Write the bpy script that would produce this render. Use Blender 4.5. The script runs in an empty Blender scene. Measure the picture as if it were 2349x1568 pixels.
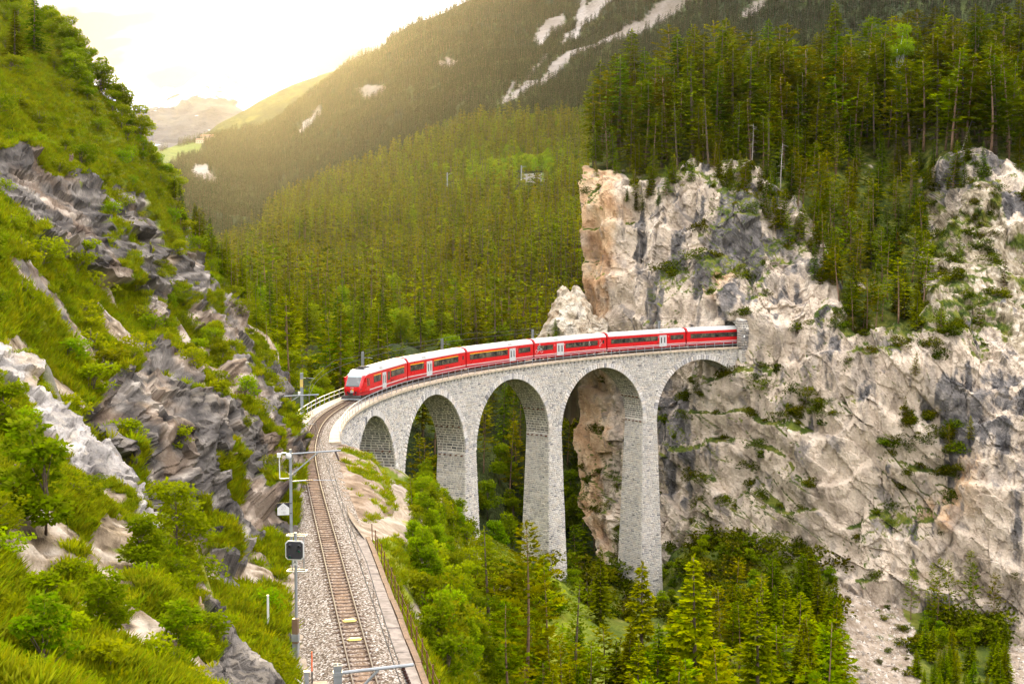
import bpy, bmesh, math, random, time
import numpy as np
from mathutils import Vector, Matrix
T0 = time.time()
random.seed(7)
rng = np.random.default_rng(7)
scene = bpy.context.scene
COL = scene.collection

# ------------------------------------------------------------------ camera
PITCH = 0.0575                      # looking slightly down
FPX = 2879.0                        # focal length for a frame 2349 wide
cam_d = bpy.data.cameras.new('camera')
cam_d.sensor_width = 36.0
cam_d.lens = 36.0 * FPX / 2349.0
cam_d.clip_start = 0.5
cam_d.clip_end = 60000.0
cam = bpy.data.objects.new('camera', cam_d)
COL.objects.link(cam)
cam.location = (0, 0, 0)
cam.rotation_euler = (math.pi / 2 - PITCH, 0, 0)
scene.camera = cam

# ------------------------------------------------------------------ light
SUN_EL, SUN_AZ = math.radians(13.5), math.radians(-11.0)   # azimuth from +Y, negative = to the left
world = bpy.data.worlds.new('World')
scene.world = world
world.use_nodes = True
wn, wl = world.node_tree.nodes, world.node_tree.links
wn.clear()
w_out = wn.new('ShaderNodeOutputWorld')
w_bg = wn.new('ShaderNodeBackground')
w_sky = wn.new('ShaderNodeTexSky')
w_sky.sky_type = 'NISHITA'
w_sky.sun_disc = False
w_sky.sun_elevation = SUN_EL
w_sky.sun_rotation = SUN_AZ
w_sky.dust_density = 0.6
w_tc = wn.new('ShaderNodeTexCoord')
w_map = wn.new('ShaderNodeMapping')
w_map.inputs['Scale'].default_value = (1.0, 1.0, 4.2)
w_map.inputs['Location'].default_value = (9.2, 2.8, 1.7)
w_n1 = wn.new('ShaderNodeTexNoise')
w_n1.inputs['Scale'].default_value = 2.1
w_n1.inputs['Detail'].default_value = 6.0
w_n1.inputs['Roughness'].default_value = 0.5
w_n1.inputs['Distortion'].default_value = 0.4
w_ramp = wn.new('ShaderNodeValToRGB')
w_ramp.color_ramp.elements[0].position = 0.43
w_ramp.color_ramp.elements[0].color = (0.42, 0.41, 0.48, 1)
w_ramp.color_ramp.elements[1].position = 0.60
w_ramp.color_ramp.elements[1].color = (4.6, 4.5, 4.5, 1)
w_mix = wn.new('ShaderNodeMixRGB')
w_mix.inputs['Fac'].default_value = 0.995     # a closed cloud cover over the clear sky
w_bg.inputs['Strength'].default_value = 0.15
wl.new(w_tc.outputs['Generated'], w_map.inputs['Vector'])
wl.new(w_map.outputs['Vector'], w_n1.inputs['Vector'])
wl.new(w_n1.outputs['Fac'], w_ramp.inputs['Fac'])
wl.new(w_sky.outputs['Color'], w_mix.inputs['Color1'])
wl.new(w_ramp.outputs['Color'], w_mix.inputs['Color2'])
# standard overcast sky: the zenith is three times as bright as the horizon
w_sep = wn.new('ShaderNodeSeparateXYZ')
wl.new(w_tc.outputs['Generated'], w_sep.inputs[0])
w_el = wn.new('ShaderNodeMath')
w_el.operation = 'MAXIMUM'
w_el.inputs[1].default_value = 0.0
wl.new(w_sep.outputs['Z'], w_el.inputs[0])
w_cie = wn.new('ShaderNodeMath')
w_cie.operation = 'MULTIPLY_ADD'
w_cie.inputs[1].default_value = 2.0
w_cie.inputs[2].default_value = 1.0
wl.new(w_el.outputs[0], w_cie.inputs[0])
w_sc = wn.new('ShaderNodeVectorMath')
w_sc.operation = 'SCALE'
wl.new(w_mix.outputs['Color'], w_sc.inputs[0])
wl.new(w_cie.outputs[0], w_sc.inputs['Scale'])
wl.new(w_sc.outputs[0], w_bg.inputs['Color'])
wl.new(w_bg.outputs['Background'], w_out.inputs['Surface'])

sun_d = bpy.data.lights.new('sun', 'SUN')
sun_d.energy = 0.75
sun_d.angle = math.radians(6.0)
sun_d.color = (1.0, 0.75, 0.33)
sun = bpy.data.objects.new('sun', sun_d)
COL.objects.link(sun)
_sd = Vector((math.sin(SUN_AZ) * math.cos(SUN_EL), math.cos(SUN_AZ) * math.cos(SUN_EL), math.sin(SUN_EL)))
sun.rotation_euler = _sd.to_track_quat('Z', 'Y').to_euler()

scene.view_settings.view_transform = 'Standard'
scene.view_settings.look = 'None'
scene.view_settings.exposure = 2.3
scene.view_settings.gamma = 1.0
scene.view_settings.use_curve_mapping = False
scene.render.engine = 'CYCLES'
cy_ = scene.cycles
cy_.use_denoising = True
cy_.max_bounces = 4
cy_.diffuse_bounces = 2
cy_.glossy_bounces = 2
cy_.transmission_bounces = 2
cy_.transparent_max_bounces = 4
cy_.volume_bounces = 0
cy_.use_adaptive_sampling = True
cy_.adaptive_threshold = 0.015
cy_.sample_clamp_indirect = 4.0
cy_.caustics_reflective = False
cy_.caustics_refractive = False

# ------------------------------------------------------------------ helpers
CP, SP = math.cos(PITCH), math.sin(PITCH)
def at(px, py, d):
    """the point seen at (px, py) of a 2349 x 1568 frame, d metres deep"""
    px, py, d = np.asarray(px, float), np.asarray(py, float), np.asarray(d, float)
    x = (px - 1174.5) / FPX * d
    up = (784.0 - py) / FPX * d
    return np.stack(np.broadcast_arrays(x, d * CP + up * SP, -d * SP + up * CP), -1)
def project(P):
    P = np.asarray(P, float)
    d = P[..., 1] * CP - P[..., 2] * SP
    up = P[..., 1] * SP + P[..., 2] * CP
    return 1174.5 + FPX * P[..., 0] / d, 784.0 - FPX * up / d, d

_lat = np.random.default_rng(3).normal(size=64 ** 3).astype(np.float32) * 0.55
def pnoise(P):
    """smooth lattice noise, about -1 to 1"""
    P = np.asarray(P, np.float32)
    sh = P.shape[:-1]
    P = P.reshape(-1, 3)
    out = np.empty(len(P), np.float32)
    for k in range(0, len(P), 65536):
        q = P[k:k + 65536]
        I = np.floor(q)
        f = q - I
        I = I.astype(np.int32) & 63
        J = (I + 1) & 63
        f = f * f * f * (f * (f * 6 - 15) + 10)
        x0, x1 = I[:, 0] << 12, J[:, 0] << 12
        y0, y1 = I[:, 1] << 6, J[:, 1] << 6
        z0, z1 = I[:, 2], J[:, 2]
        fx, fy, fz = f[:, 0], f[:, 1], f[:, 2]
        def lz(b):
            a0 = _lat[b + z0]
            return a0 + (_lat[b + z1] - a0) * fz
        a = lz(x0 + y0)
        a = a + (lz(x0 + y1) - a) * fy
        c = lz(x1 + y0)
        c = c + (lz(x1 + y1) - c) * fy
        out[k:k + 65536] = a + (c - a) * fx
    return out.reshape(sh)
def fbm(P, o=5, lac=2.03, gain=0.5):
    P = np.asarray(P, float)
    a, s, t = 1.0, 0.0, 0.0
    for i in range(o):
        s = s + a * pnoise(P + 17.3 * i)
        t += a
        a *= gain
        P = P * lac
    return s / t
def ridged(P, o=5, lac=2.07, gain=0.55):
    P = np.asarray(P, float)
    a, s, t = 1.0, 0.0, 0.0
    for i in range(o):
        s = s + a * (1 - 2 * np.abs(pnoise(P + 31.7 * i)))
        t += a
        a *= gain
        P = P * lac
    return s / t
def facets(P, size, seed=0, tilt=0.5):
    """broken rock: every cell of a jittered lattice is a tilted flat face"""
    P = np.asarray(P, np.float32) / np.asarray(size, np.float32)
    sh = P.shape[:-1]
    P = P.reshape(-1, 3)
    out = np.empty(len(P), np.float32)
    r = np.random.default_rng(1000 + seed)
    J = r.random((4096, 3)).astype(np.float32)
    T = r.normal(0, tilt, (4096, 3)).astype(np.float32)
    O = r.normal(0, 0.5, 4096).astype(np.float32)
    for k in range(0, len(P), 40000):
        q = P[k:k + 40000]
        I = np.floor(q).astype(np.int64)
        best = np.full(len(q), 1e9, np.float32)
        val = np.zeros(len(q), np.float32)
        for dx in (-1, 0, 1):
            for dy in (-1, 0, 1):
                for dz in (-1, 0, 1):
                    c = I + (dx, dy, dz)
                    h = (c[:, 0] * 73856093 ^ c[:, 1] * 19349663 ^ c[:, 2] * 83492791) & 4095
                    dv = q - (c + J[h])
                    d2 = (dv * dv).sum(-1)
                    m = d2 < best
                    best = np.where(m, d2, best)
                    val = np.where(m, O[h] + (dv * T[h]).sum(-1), val)
        out[k:k + 40000] = val
    return out.reshape(sh)
def tps(pts, vals):
    pts, vals = np.asarray(pts, float), np.asarray(vals, float)
    sc = 300.0
    def U(r2):
        return np.where(r2 > 1e-12, 0.5 * r2 * np.log(np.maximum(r2, 1e-12)), 0)
    p = pts / sc
    n = len(p)
    K = U(((p[:, None] - p[None]) ** 2).sum(-1)) + np.eye(n) * 0.02
    Pm = np.concatenate([np.ones((n, 1)), p], 1)
    A = np.zeros((n + 3, n + 3))
    A[:n, :n], A[:n, n:], A[n:, :n] = K, Pm, Pm.T
    w = np.linalg.solve(A, np.concatenate([vals, np.zeros(3)]))
    def f(x, y):
        q = np.stack([np.asarray(x, float), np.asarray(y, float)], -1) / sc
        sh = q.shape[:-1]
        q = q.reshape(-1, 2)
        o = np.empty(len(q))
        for i in range(0, len(q), 20000):
            c = q[i:i + 20000]
            o[i:i + 20000] = U(((c[:, None] - p[None]) ** 2).sum(-1)) @ w[:n] + w[n] + c @ w[n + 1:]
        return o.reshape(sh)
    return f
def depth_map(rows):
    a = np.array(rows, float)
    g = tps(a[:, :2], np.log(a[:, 2]))
    return lambda x, y: np.exp(g(x, y))
def polyline(pts):
    a = np.array(pts, float)
    return lambda x: np.interp(x, a[:, 0], a[:, 1])
def inpoly(x, y, poly):
    x, y = np.asarray(x, float), np.asarray(y, float)
    c = np.zeros(x.shape, bool)
    n = len(poly)
    for i in range(n):
        x1, y1 = poly[i]
        x2, y2 = poly[(i + 1) % n]
        m = (y1 > y) != (y2 > y)
        with np.errstate(divide='ignore', invalid='ignore'):
            xi = (x2 - x1) * (y - y1) / (y2 - y1 + 1e-12) + x1
        c ^= m & (x < xi)
    return c
def cramp(v, stops):
    """colour ramp over an array"""
    p = [s[0] for s in stops]
    return np.stack([np.interp(v, p, [s[1][k] for s in stops]) for k in range(3)], -1)
def cmix(t, a, b):
    t = np.asarray(t)[..., None]
    return a * (1 - t) + np.asarray(b) * t
def smooth(a, lo, hi):
    t = np.clip((a - lo) / (hi - lo), 0, 1)
    return t * t * (3 - 2 * t)

def mesh_np(name, V, Fq, mat=None, smooth_=True, attrs=None, colour=None):
    """mesh from a vertex array and an array of quads (or triangles)"""
    V = np.asarray(V, np.float32)
    Fq = np.asarray(Fq, np.int32)
    me = bpy.data.meshes.new(name)
    k = Fq.shape[1]
    me.vertices.add(len(V))
    me.vertices.foreach_set('co', V.ravel())
    me.loops.add(Fq.size)
    me.loops.foreach_set('vertex_index', Fq.ravel())
    me.polygons.add(len(Fq))
    me.polygons.foreach_set('loop_start', np.arange(0, Fq.size, k, dtype=np.int32))
    me.polygons.foreach_set('loop_total', np.full(len(Fq), k, np.int32))
    me.polygons.foreach_set('use_smooth', np.full(len(Fq), smooth_, bool))
    me.update(calc_edges=True)
    for an, av in (attrs or {}).items():
        at_ = me.attributes.new(an, 'FLOAT', 'POINT')
        at_.data.foreach_set('value', np.asarray(av, np.float32).ravel())
    if colour is not None:
        c = np.ones((len(V), 4), np.float32)
        c[:, :3] = np.asarray(colour).reshape(-1, 3)
        me.attributes.new('tint', 'FLOAT_COLOR', 'POINT').data.foreach_set('color', c.ravel())
    if mat:
        me.materials.append(mat)
    return me
def link(name, data, parent=None, loc=None):
    o = bpy.data.objects.new(name, data)
    COL.objects.link(o)
    if loc is not None:
        o.location = loc
    if parent is not None:
        o.parent = parent
    return o
def tag(o, label=None, cat=None, group=None, kind=None):
    for k, v in (('label', label), ('category', cat), ('group', group), ('kind', kind)):
        if v:
            o[k] = v
    return o
def empty(name, label, cat, group=None, loc=(0, 0, 0), rz=0):
    o = bpy.data.objects.new(name, None)
    COL.objects.link(o)
    o.empty_display_size = 0.5
    o.location = loc
    o.rotation_euler = (0, 0, rz)
    return tag(o, label, cat, group)

class MB:
    """collects boxes, prisms and tubes of one part"""
    def __init__(s):
        s.v, s.f = [], []
    def add(s, vs, fs):
        b = len(s.v)
        s.v += [tuple(map(float, p)) for p in vs]
        s.f += [tuple(b + i for i in f) for f in fs]
        return s
    def box(s, x0, x1, y0, y1, z0, z1):
        return s.add([(x0, y0, z0), (x1, y0, z0), (x1, y1, z0), (x0, y1, z0), (x0, y0, z1), (x1, y0, z1), (x1, y1, z1), (x0, y1, z1)],
                     [(0, 3, 2, 1), (4, 5, 6, 7), (0, 1, 5, 4), (1, 2, 6, 5), (2, 3, 7, 6), (3, 0, 4, 7)])
    def hexa(s, p):
        return s.add(p, [(0, 3, 2, 1), (4, 5, 6, 7), (0, 1, 5, 4), (1, 2, 6, 5), (2, 3, 7, 6), (3, 0, 4, 7)])
    def tube(s, pts, r, n=6, r2=None, cap=True):
        pts = [Vector(p) for p in pts]
        rings = []
        for i, p in enumerate(pts):
            d = (pts[min(i + 1, len(pts) - 1)] - pts[max(i - 1, 0)]).normalized()
            a = d.cross(Vector((0, 0, 1)))
            if a.length < 1e-3:
                a = d.cross(Vector((1, 0, 0)))
            a.normalize()
            b = d.cross(a)
            rr = r if r2 is None else r + (r2 - r) * i / (len(pts) - 1)
            rings.append([p + a * math.cos(2 * math.pi * k / n) * rr + b * math.sin(2 * math.pi * k / n) * rr for k in range(n)])
        vs = [v for g in rings for v in g]
        fs = [(i * n + k, i * n + (k + 1) % n, (i + 1) * n + (k + 1) % n, (i + 1) * n + k) for i in range(len(pts) - 1) for k in range(n)]
        if cap:
            fs += [tuple(range(n - 1, -1, -1)), tuple(range((len(pts) - 1) * n, len(pts) * n))]
        return s.add(vs, fs)
    def prism(s, prof, x0, x1):
        """profile of (y, z) points pushed along x"""
        n = len(prof)
        vs = [(x0, y, z) for y, z in prof] + [(x1, y, z) for y, z in prof]
        fs = [tuple(range(n)), tuple(range(2 * n - 1, n - 1, -1))] + [(i, n + i, n + (i + 1) % n, (i + 1) % n) for i in range(n)]
        return s.add(vs, fs)
    def mesh(s, name, mat, sm=False):
        me = bpy.data.meshes.new(name)
        me.from_pydata(s.v, [], s.f)
        bm = bmesh.new()
        bm.from_mesh(me)
        bmesh.ops.recalc_face_normals(bm, faces=bm.faces)
        bm.to_mesh(me)
        bm.free()
        if sm:
            me.polygons.foreach_set('use_smooth', [True] * len(me.polygons))
        me.materials.append(mat)
        return me
    def build(s, name, mat, parent=None, loc=None, sm=False):
        return link(name, s.mesh(name, mat, sm), parent, loc)

# ------------------------------------------------------------------ materials
def new_mat(name):
    m = bpy.data.materials.new(name)
    m.use_nodes = True
    nt = m.node_tree
    nt.nodes.clear()
    out = nt.nodes.new('ShaderNodeOutputMaterial')
    return m, nt, out
class NT:
    """short-hand for node graphs"""
    def __init__(s, nt):
        s.nt = nt
    def n(s, t, **kw):
        nd = s.nt.nodes.new(t)
        for k, v in kw.items():
            setattr(nd, k, v)
        return nd
    def set(s, sock, v):
        if isinstance(v, bpy.types.NodeSocket):
            s.nt.links.new(v, sock)
        elif isinstance(v, (tuple, list)) and len(v) == 3 and sock.type == 'RGBA':
            sock.default_value = (*v, 1)
        else:
            sock.default_value = v
    def coord(s, kind='Object', scale=(1, 1, 1), rot=(0, 0, 0), loc=(0, 0, 0)):
        tc = s.n('ShaderNodeTexCoord')
        if kind == 'World':
            src = s.n('ShaderNodeNewGeometry').outputs['Position']
        else:
            src = tc.outputs[kind]
        mp = s.n('ShaderNodeMapping')
        mp.inputs['Scale'].default_value = scale
        mp.inputs['Rotation'].default_value = rot
        mp.inputs['Location'].default_value = loc
        s.nt.links.new(src, mp.inputs['Vector'])
        return mp.outputs['Vector']
    def noise(s, vec, scale, detail=4, rough=0.55, dist=0.0):
        nd = s.n('ShaderNodeTexNoise')
        s.nt.links.new(vec, nd.inputs['Vector'])
        nd.inputs['Scale'].default_value = scale
        nd.inputs['Detail'].default_value = detail
        nd.inputs['Roughness'].default_value = rough
        nd.inputs['Distortion'].default_value = dist
        return nd.outputs['Fac']
    def voro(s, vec, scale, feature='F1', out='Distance', rnd=1.0):
        nd = s.n('ShaderNodeTexVoronoi', feature=feature)
        s.nt.links.new(vec, nd.inputs['Vector'])
        nd.inputs['Scale'].default_value = scale
        nd.inputs['Randomness'].default_value = rnd
        return nd.outputs[out]
    def ramp(s, fac, stops):
        nd = s.n('ShaderNodeValToRGB')
        e = nd.color_ramp.elements
        while len(e) > 1:
            e.remove(e[-1])
        e[0].position, e[0].color = stops[0][0], (*stops[0][1], 1)
        for p, c in stops[1:]:
            k = e.new(p)
            k.color = (*c, 1)
        s.set(nd.inputs['Fac'], fac)
        return nd.outputs['Color']
    def mix(s, fac, a, b, mode='MIX'):
        nd = s.n('ShaderNodeMixRGB', blend_type=mode)
        s.set(nd.inputs['Fac'], fac)
        s.set(nd.inputs['Color1'], a)
        s.set(nd.inputs['Color2'], b)
        return nd.outputs['Color']
    def math(s, op, a, b=0.0, clamp=False):
        nd = s.n('ShaderNodeMath', operation=op, use_clamp=clamp)
        s.set(nd.inputs[0], a)
        s.set(nd.inputs[1], b)
        return nd.outputs[0]
    def step(s, v, lo, hi):
        nd = s.n('ShaderNodeMapRange', interpolation_type='SMOOTHSTEP')
        s.set(nd.inputs['Value'], v)
        nd.inputs['From Min'].default_value = lo
        nd.inputs['From Max'].default_value = hi
        return nd.outputs['Result']
    def attr(s, name):
        return s.n('ShaderNodeAttribute', attribute_name=name).outputs['Fac']
    def bump(s, h, strength=0.5, dist=0.1):
        nd = s.n('ShaderNodeBump')
        s.set(nd.inputs['Height'], h)
        nd.inputs['Strength'].default_value = strength
        nd.inputs['Distance'].default_value = dist
        return nd.outputs['Normal']
    def bsdf(s, out, col, rough=0.8, normal=None, metal=0.0, spec=0.3):
        b = s.n('ShaderNodeBsdfPrincipled')
        s.set(b.inputs['Base Color'], col)
        s.set(b.inputs['Roughness'], rough)
        b.inputs['Metallic'].default_value = metal
        b.inputs['Specular IOR Level'].default_value = spec
        if normal is not None:
            s.set(b.inputs['Normal'], normal)
        s.nt.links.new(b.outputs[0], out.inputs['Surface'])
        return b

def plain(name, col, rough=0.6, metal=0.0, var=0.12, scale=3.0, spec=0.4):
    """a painted or bare surface with a little mottling"""
    m, nt, out = new_mat(name)
    g = NT(nt)
    n = g.noise(g.coord('World'), scale, 4)
    c = g.mix(g.step(n, 0.3, 0.7), tuple(v * (1 - var) for v in col), tuple(min(1, v * (1 + var)) for v in col))
    r = g.math('ADD', g.math('MULTIPLY', n, 0.2), rough - 0.1)
    g.bsdf(out, c, r, None, metal, spec)
    return m
def foliage(name, dark, light, tip=None, transl=0.35, hue=0.12):
    """leaves and needles: colour varies from tree to tree and clump to clump"""
    m, nt, out = new_mat(name)
    g = NT(nt)
    oi = g.n('ShaderNodeObjectInfo')
    n = g.noise(g.coord('World'), 0.55, 3)
    n2 = g.noise(g.coord('World'), 5.0, 2)
    f = g.math('ADD', g.math('MULTIPLY', n, 0.6), g.math('MULTIPLY', n2, 0.4))
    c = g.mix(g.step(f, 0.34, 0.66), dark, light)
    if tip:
        c = g.mix(g.math('MULTIPLY', g.attr('tip'), 0.75), c, tip)  # paler tips; on tree crowns they partly stand in for lit tops
    hs = g.n('ShaderNodeHueSaturation')
    hs.inputs['Saturation'].default_value = 1.18
    nt.links.new(g.math('ADD', 0.5 - hue * 0.25, g.math('MULTIPLY', oi.outputs['Random'], hue * 0.5)), hs.inputs['Hue'])
    r2 = g.math('FRACT', g.math('MULTIPLY', oi.outputs['Random'], 7.31))
    nt.links.new(g.math('ADD', 0.6, g.math('MULTIPLY', r2, 0.85)), hs.inputs['Value'])
    nt.links.new(c, hs.inputs['Color'])
    d = g.n('ShaderNodeBsdfDiffuse')
    t = g.n('ShaderNodeBsdfTranslucent')
    mx = g.n('ShaderNodeMixShader')
    nt.links.new(hs.outputs[0], d.inputs['Color'])
    tc_ = g.mix(0.5, hs.outputs[0], (0.30, 0.34, 0.02), 'MIX') if transl > 0.3 else hs.outputs[0]
    nt.links.new(tc_, t.inputs['Color'])
    mx.inputs[0].default_value = transl
    nt.links.new(d.outputs[0], mx.inputs[1])
    nt.links.new(t.outputs[0], mx.inputs[2])
    nt.links.new(mx.outputs[0], out.inputs['Surface'])
    return m
# ------------------------------------------------------------------ terrain
def grid_faces(nv, nu):
    i = np.arange(nv - 1)[:, None] * nu + np.arange(nu - 1)[None]
    return np.stack([i, i + nu, i + nu + 1, i + 1], -1).reshape(-1, 4)
def grid_normals(P):
    du = np.gradient(P, axis=1)
    dv = np.gradient(P, axis=0)
    n = np.cross(dv, du)
    n /= np.linalg.norm(n, axis=-1, keepdims=True) + 1e-9
    # towards the valley side the viewer stands on
    s = np.sign((n * -P).sum(-1, keepdims=True))
    s[s == 0] = 1
    return n * s
class Sheet:
    """a piece of ground: rows run from its crest down, depth comes from surveyed spots"""
    def __init__(self, name, left, right, top, bot, nu, nv, dfun, disp, attrs, mat, back=(), vpow=1.0, wrap=(), hole=None, colour=None):
        u = np.linspace(0, 1, nu)[None]
        v = (np.linspace(0, 1, nv) ** vpow)[:, None]
        # first guess of py with straight sides, then bend the sides
        pxm = left(700.0) + u * (right(700.0) - left(700.0))
        py = top(pxm) + v * (bot(pxm) - top(pxm))
        L, R = left(py), right(py)
        px = L + u * (R - L)
        py = top(px) + v * (bot(px) - top(px))
        P = at(px, py, dfun(px, py))
        N = grid_normals(P)
        self.px0, self.py0 = px, py
        dsp = disp(P, px, py, N)
        P = P + (N * dsp[..., None] if dsp.ndim == 2 else dsp)
        for wx, wy, wz in wrap:                     # extra columns that turn away round the left-hand edge
            P = np.concatenate([P[:, :1] + np.array([wx, wy, wz]), P], 1)
            px = np.concatenate([px[:, :1], px], 1)
            py = np.concatenate([py[:, :1], py], 1)
        for bx, by, bz in back:                     # extra rows that fall away behind the crest
            P = np.concatenate([P[:1] + np.array([bx, by, bz]), P], 0)
            px = np.concatenate([px[:1], px], 0)
            py = np.concatenate([py[:1], py], 0)
        self.P, self.px, self.py = P, px, py
        self.N = grid_normals(P)
        nv, nu = P.shape[:2]
        A = attrs(P, px, py, self.N) if attrs else {}
        self.A = A
        Fq = grid_faces(nv, nu)
        if hole is not None:
            Fq = Fq[~hole(P.reshape(-1, 3))[Fq].any(1)]
        me = mesh_np(name, P.reshape(-1, 3), Fq, mat, mat.name not in ('hillside_ground', 'limestone_cliff'), None, (colour or COLOUR[mat.name])(P, px, py, self.N, A))
        self.ob = link(name, me)
        self.ob['kind'] = 'structure'
        e1 = P[1:, :-1] - P[:-1, :-1]
        e2 = P[:-1, 1:] - P[:-1, :-1]
        self.area = np.linalg.norm(np.cross(e1, e2), axis=-1)
        self.nback, self.nwrap = len(back), len(wrap)
    def scatter(self, n, mask=None, seed=0, mind=0.0, weight=None):
        """n random spots on the sheet: positions, normals and where they show"""
        r = np.random.default_rng(seed)
        w = self.area.copy()
        w[:self.nback] = 0
        w[:, :self.nwrap] = 0
        if weight is not None:
            w = w * weight[:-1, :-1]
        cx, cy_2 = self.px[:-1, :-1], self.py[:-1, :-1]
        if mask is not None:
            w = w * mask(cx, cy_2)
        cdf = np.cumsum(w.ravel())
        idx = np.searchsorted(cdf, r.random(n) * cdf[-1])
        i, j = np.unravel_index(np.minimum(idx, w.size - 1), w.shape)
        a, b = r.random(n)[:, None], r.random(n)[:, None]
        P = self.P
        Q = (P[i, j] * (1 - a) * (1 - b) + P[i + 1, j] * a * (1 - b) + P[i, j + 1] * (1 - a) * b + P[i + 1, j + 1] * a * b)
        if mind > 0:
            Q, keep = thin(Q, mind)
            return Q, self.N[i, j][keep], self.px[i, j][keep], self.py[i, j][keep]
        return Q, self.N[i, j], self.px[i, j], self.py[i, j]
    def near(self, px, py):
        """the surface point seen nearest to (px, py)"""
        q = (self.px - px) ** 2 + (self.py - py) ** 2
        q[:self.nback] = 1e12
        q[:, :self.nwrap] = 1e12
        i, j = np.unravel_index(np.argmin(q), q.shape)
        return self.P[i, j].copy()
def thin(Q, mind):
    keep, cells = [], {}
    for k, p in enumerate(Q):
        c = (int(p[0] // mind), int(p[1] // mind), int(p[2] // mind))
        ok = True
        for dx in (-1, 0, 1):
            for dy in (-1, 0, 1):
                for dz in (-1, 0, 1):
                    for o in cells.get((c[0] + dx, c[1] + dy, c[2] + dz), ()):
                        if ((Q[o] - p) ** 2).sum() < mind * mind:
                            ok = False
        if ok:
            keep.append(k)
            cells.setdefault(c, []).append(k)
    return Q[keep], keep
const = lambda v: (lambda y: np.full(np.shape(y), float(v)))
def blur(a, r):
    for ax in (0, 1):
        c = np.cumsum(np.pad(a, [(r + 1, r) if k == ax else (0, 0) for k in range(2)], mode='edge'), axis=ax)
        a = (np.take(c, range(2 * r + 1, c.shape[ax]), ax) - np.take(c, range(0, c.shape[ax] - 2 * r - 1), ax)) / (2 * r + 1)
    return a
def soft(px, py, poly, warp=14.0, sc=0.02, seed=0.0):
    """membership of a mapped patch, with a ragged outline"""
    q = np.stack([px * sc, py * sc, np.full(np.shape(px), seed)], -1)
    wx, wy = fbm(q, 3) * warp * 2, fbm(q + 9.1, 3) * warp * 2
    return inpoly(px + wx, py + wy, poly).astype(float)

# ---- colour of the ground, mapped point by point; the material adds grain and relief
def mat_ground(name, grain, relief, dist, aniso=(1, 1, 1), contrast=0.5):
    m, nt, out = new_mat(name)
    g = NT(nt)
    n = g.noise(g.coord('World', scale=aniso), grain, 6, 0.72)
    col = g.n('ShaderNodeAttribute', attribute_name='tint').outputs['Color']
    k = g.math('ADD', 1.0 - contrast, g.math('MULTIPLY', n, 2 * contrast))
    mul = g.n('ShaderNodeVectorMath', operation='SCALE')
    nt.links.new(col, mul.inputs[0])
    nt.links.new(k, mul.inputs['Scale'])
    g.bsdf(out, mul.outputs[0], 0.92, g.bump(n, relief, dist), spec=0.12)
    return m
N5 = lambda P, s, o=5: 0.5 + 0.5 * fbm(P * s, o, gain=0.6)
def strata(P, a=0.6, b=0.35, k=1.5):
    return np.stack([P[..., 0] * a + P[..., 2] * 0.4, P[..., 1] * b, P[..., 2] * k - P[..., 0] * 0.75], -1)
GREENS = [(0.2, (0.025, 0.045, 0.006)), (0.42, (0.105, 0.140, 0.010)), (0.58, (0.180, 0.205, 0.014)), (0.8, (0.27, 0.25, 0.035))]
DARKGREENS = [(0.2, (0.020, 0.034, 0.006)), (0.45, (0.062, 0.085, 0.012)), (0.62, (0.13, 0.14, 0.020)), (0.8, (0.20, 0.18, 0.05))]
def c_hill(P, px, py, N, A):
    S = strata(P)
    n = N5(S, 0.9)
    rock = cramp(n, [(0.25, (0.022, 0.020, 0.019)), (0.45, (0.080, 0.070, 0.062)), (0.6, (0.165, 0.145, 0.126)), (0.8, (0.36, 0.315, 0.265))])
    warm = cramp(n, [(0.25, (0.07, 0.04, 0.025)), (0.5, (0.28, 0.19, 0.12)), (0.72, (0.56, 0.45, 0.34))])
    rock = cmix(smooth(N5(P, 0.21, 3), 0.50, 0.68) * 0.5, rock, warm)
    pale = cramp(N5(S, 0.8), [(0.25, (0.17, 0.15, 0.14)), (0.42, (0.30, 0.272, 0.248)), (0.62, (0.43, 0.395, 0.358)), (0.8, (0.40, 0.31, 0.22))])
    soil = cramp(N5(P, 2.0, 4), [(0.25, (0.08, 0.055, 0.032)), (0.5, (0.27, 0.205, 0.135)), (0.72, (0.50, 0.42, 0.33))])
    green = cramp(0.6 * N5(P, 0.7, 4) + 0.4 * N5(P, 2.6, 2), GREENS)
    c = cmix(smooth(A['pale'], 0.4, 0.6), rock, pale)
    c = c * (1 + 0.22 * np.clip(facets(strata(P), (1.2, 1.0, 0.7), 2), -1.5, 1.5))[..., None]
    c = cmix(smooth(A['soil'] + (N5(P, 0.8, 3) - 0.5) * 1.3, 0.42, 0.58), c, soil)
    return cmix(smooth(A['veg'] + (N5(P, 1.1, 4) - 0.5) * 1.2, 0.42, 0.56), c, green)
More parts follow.
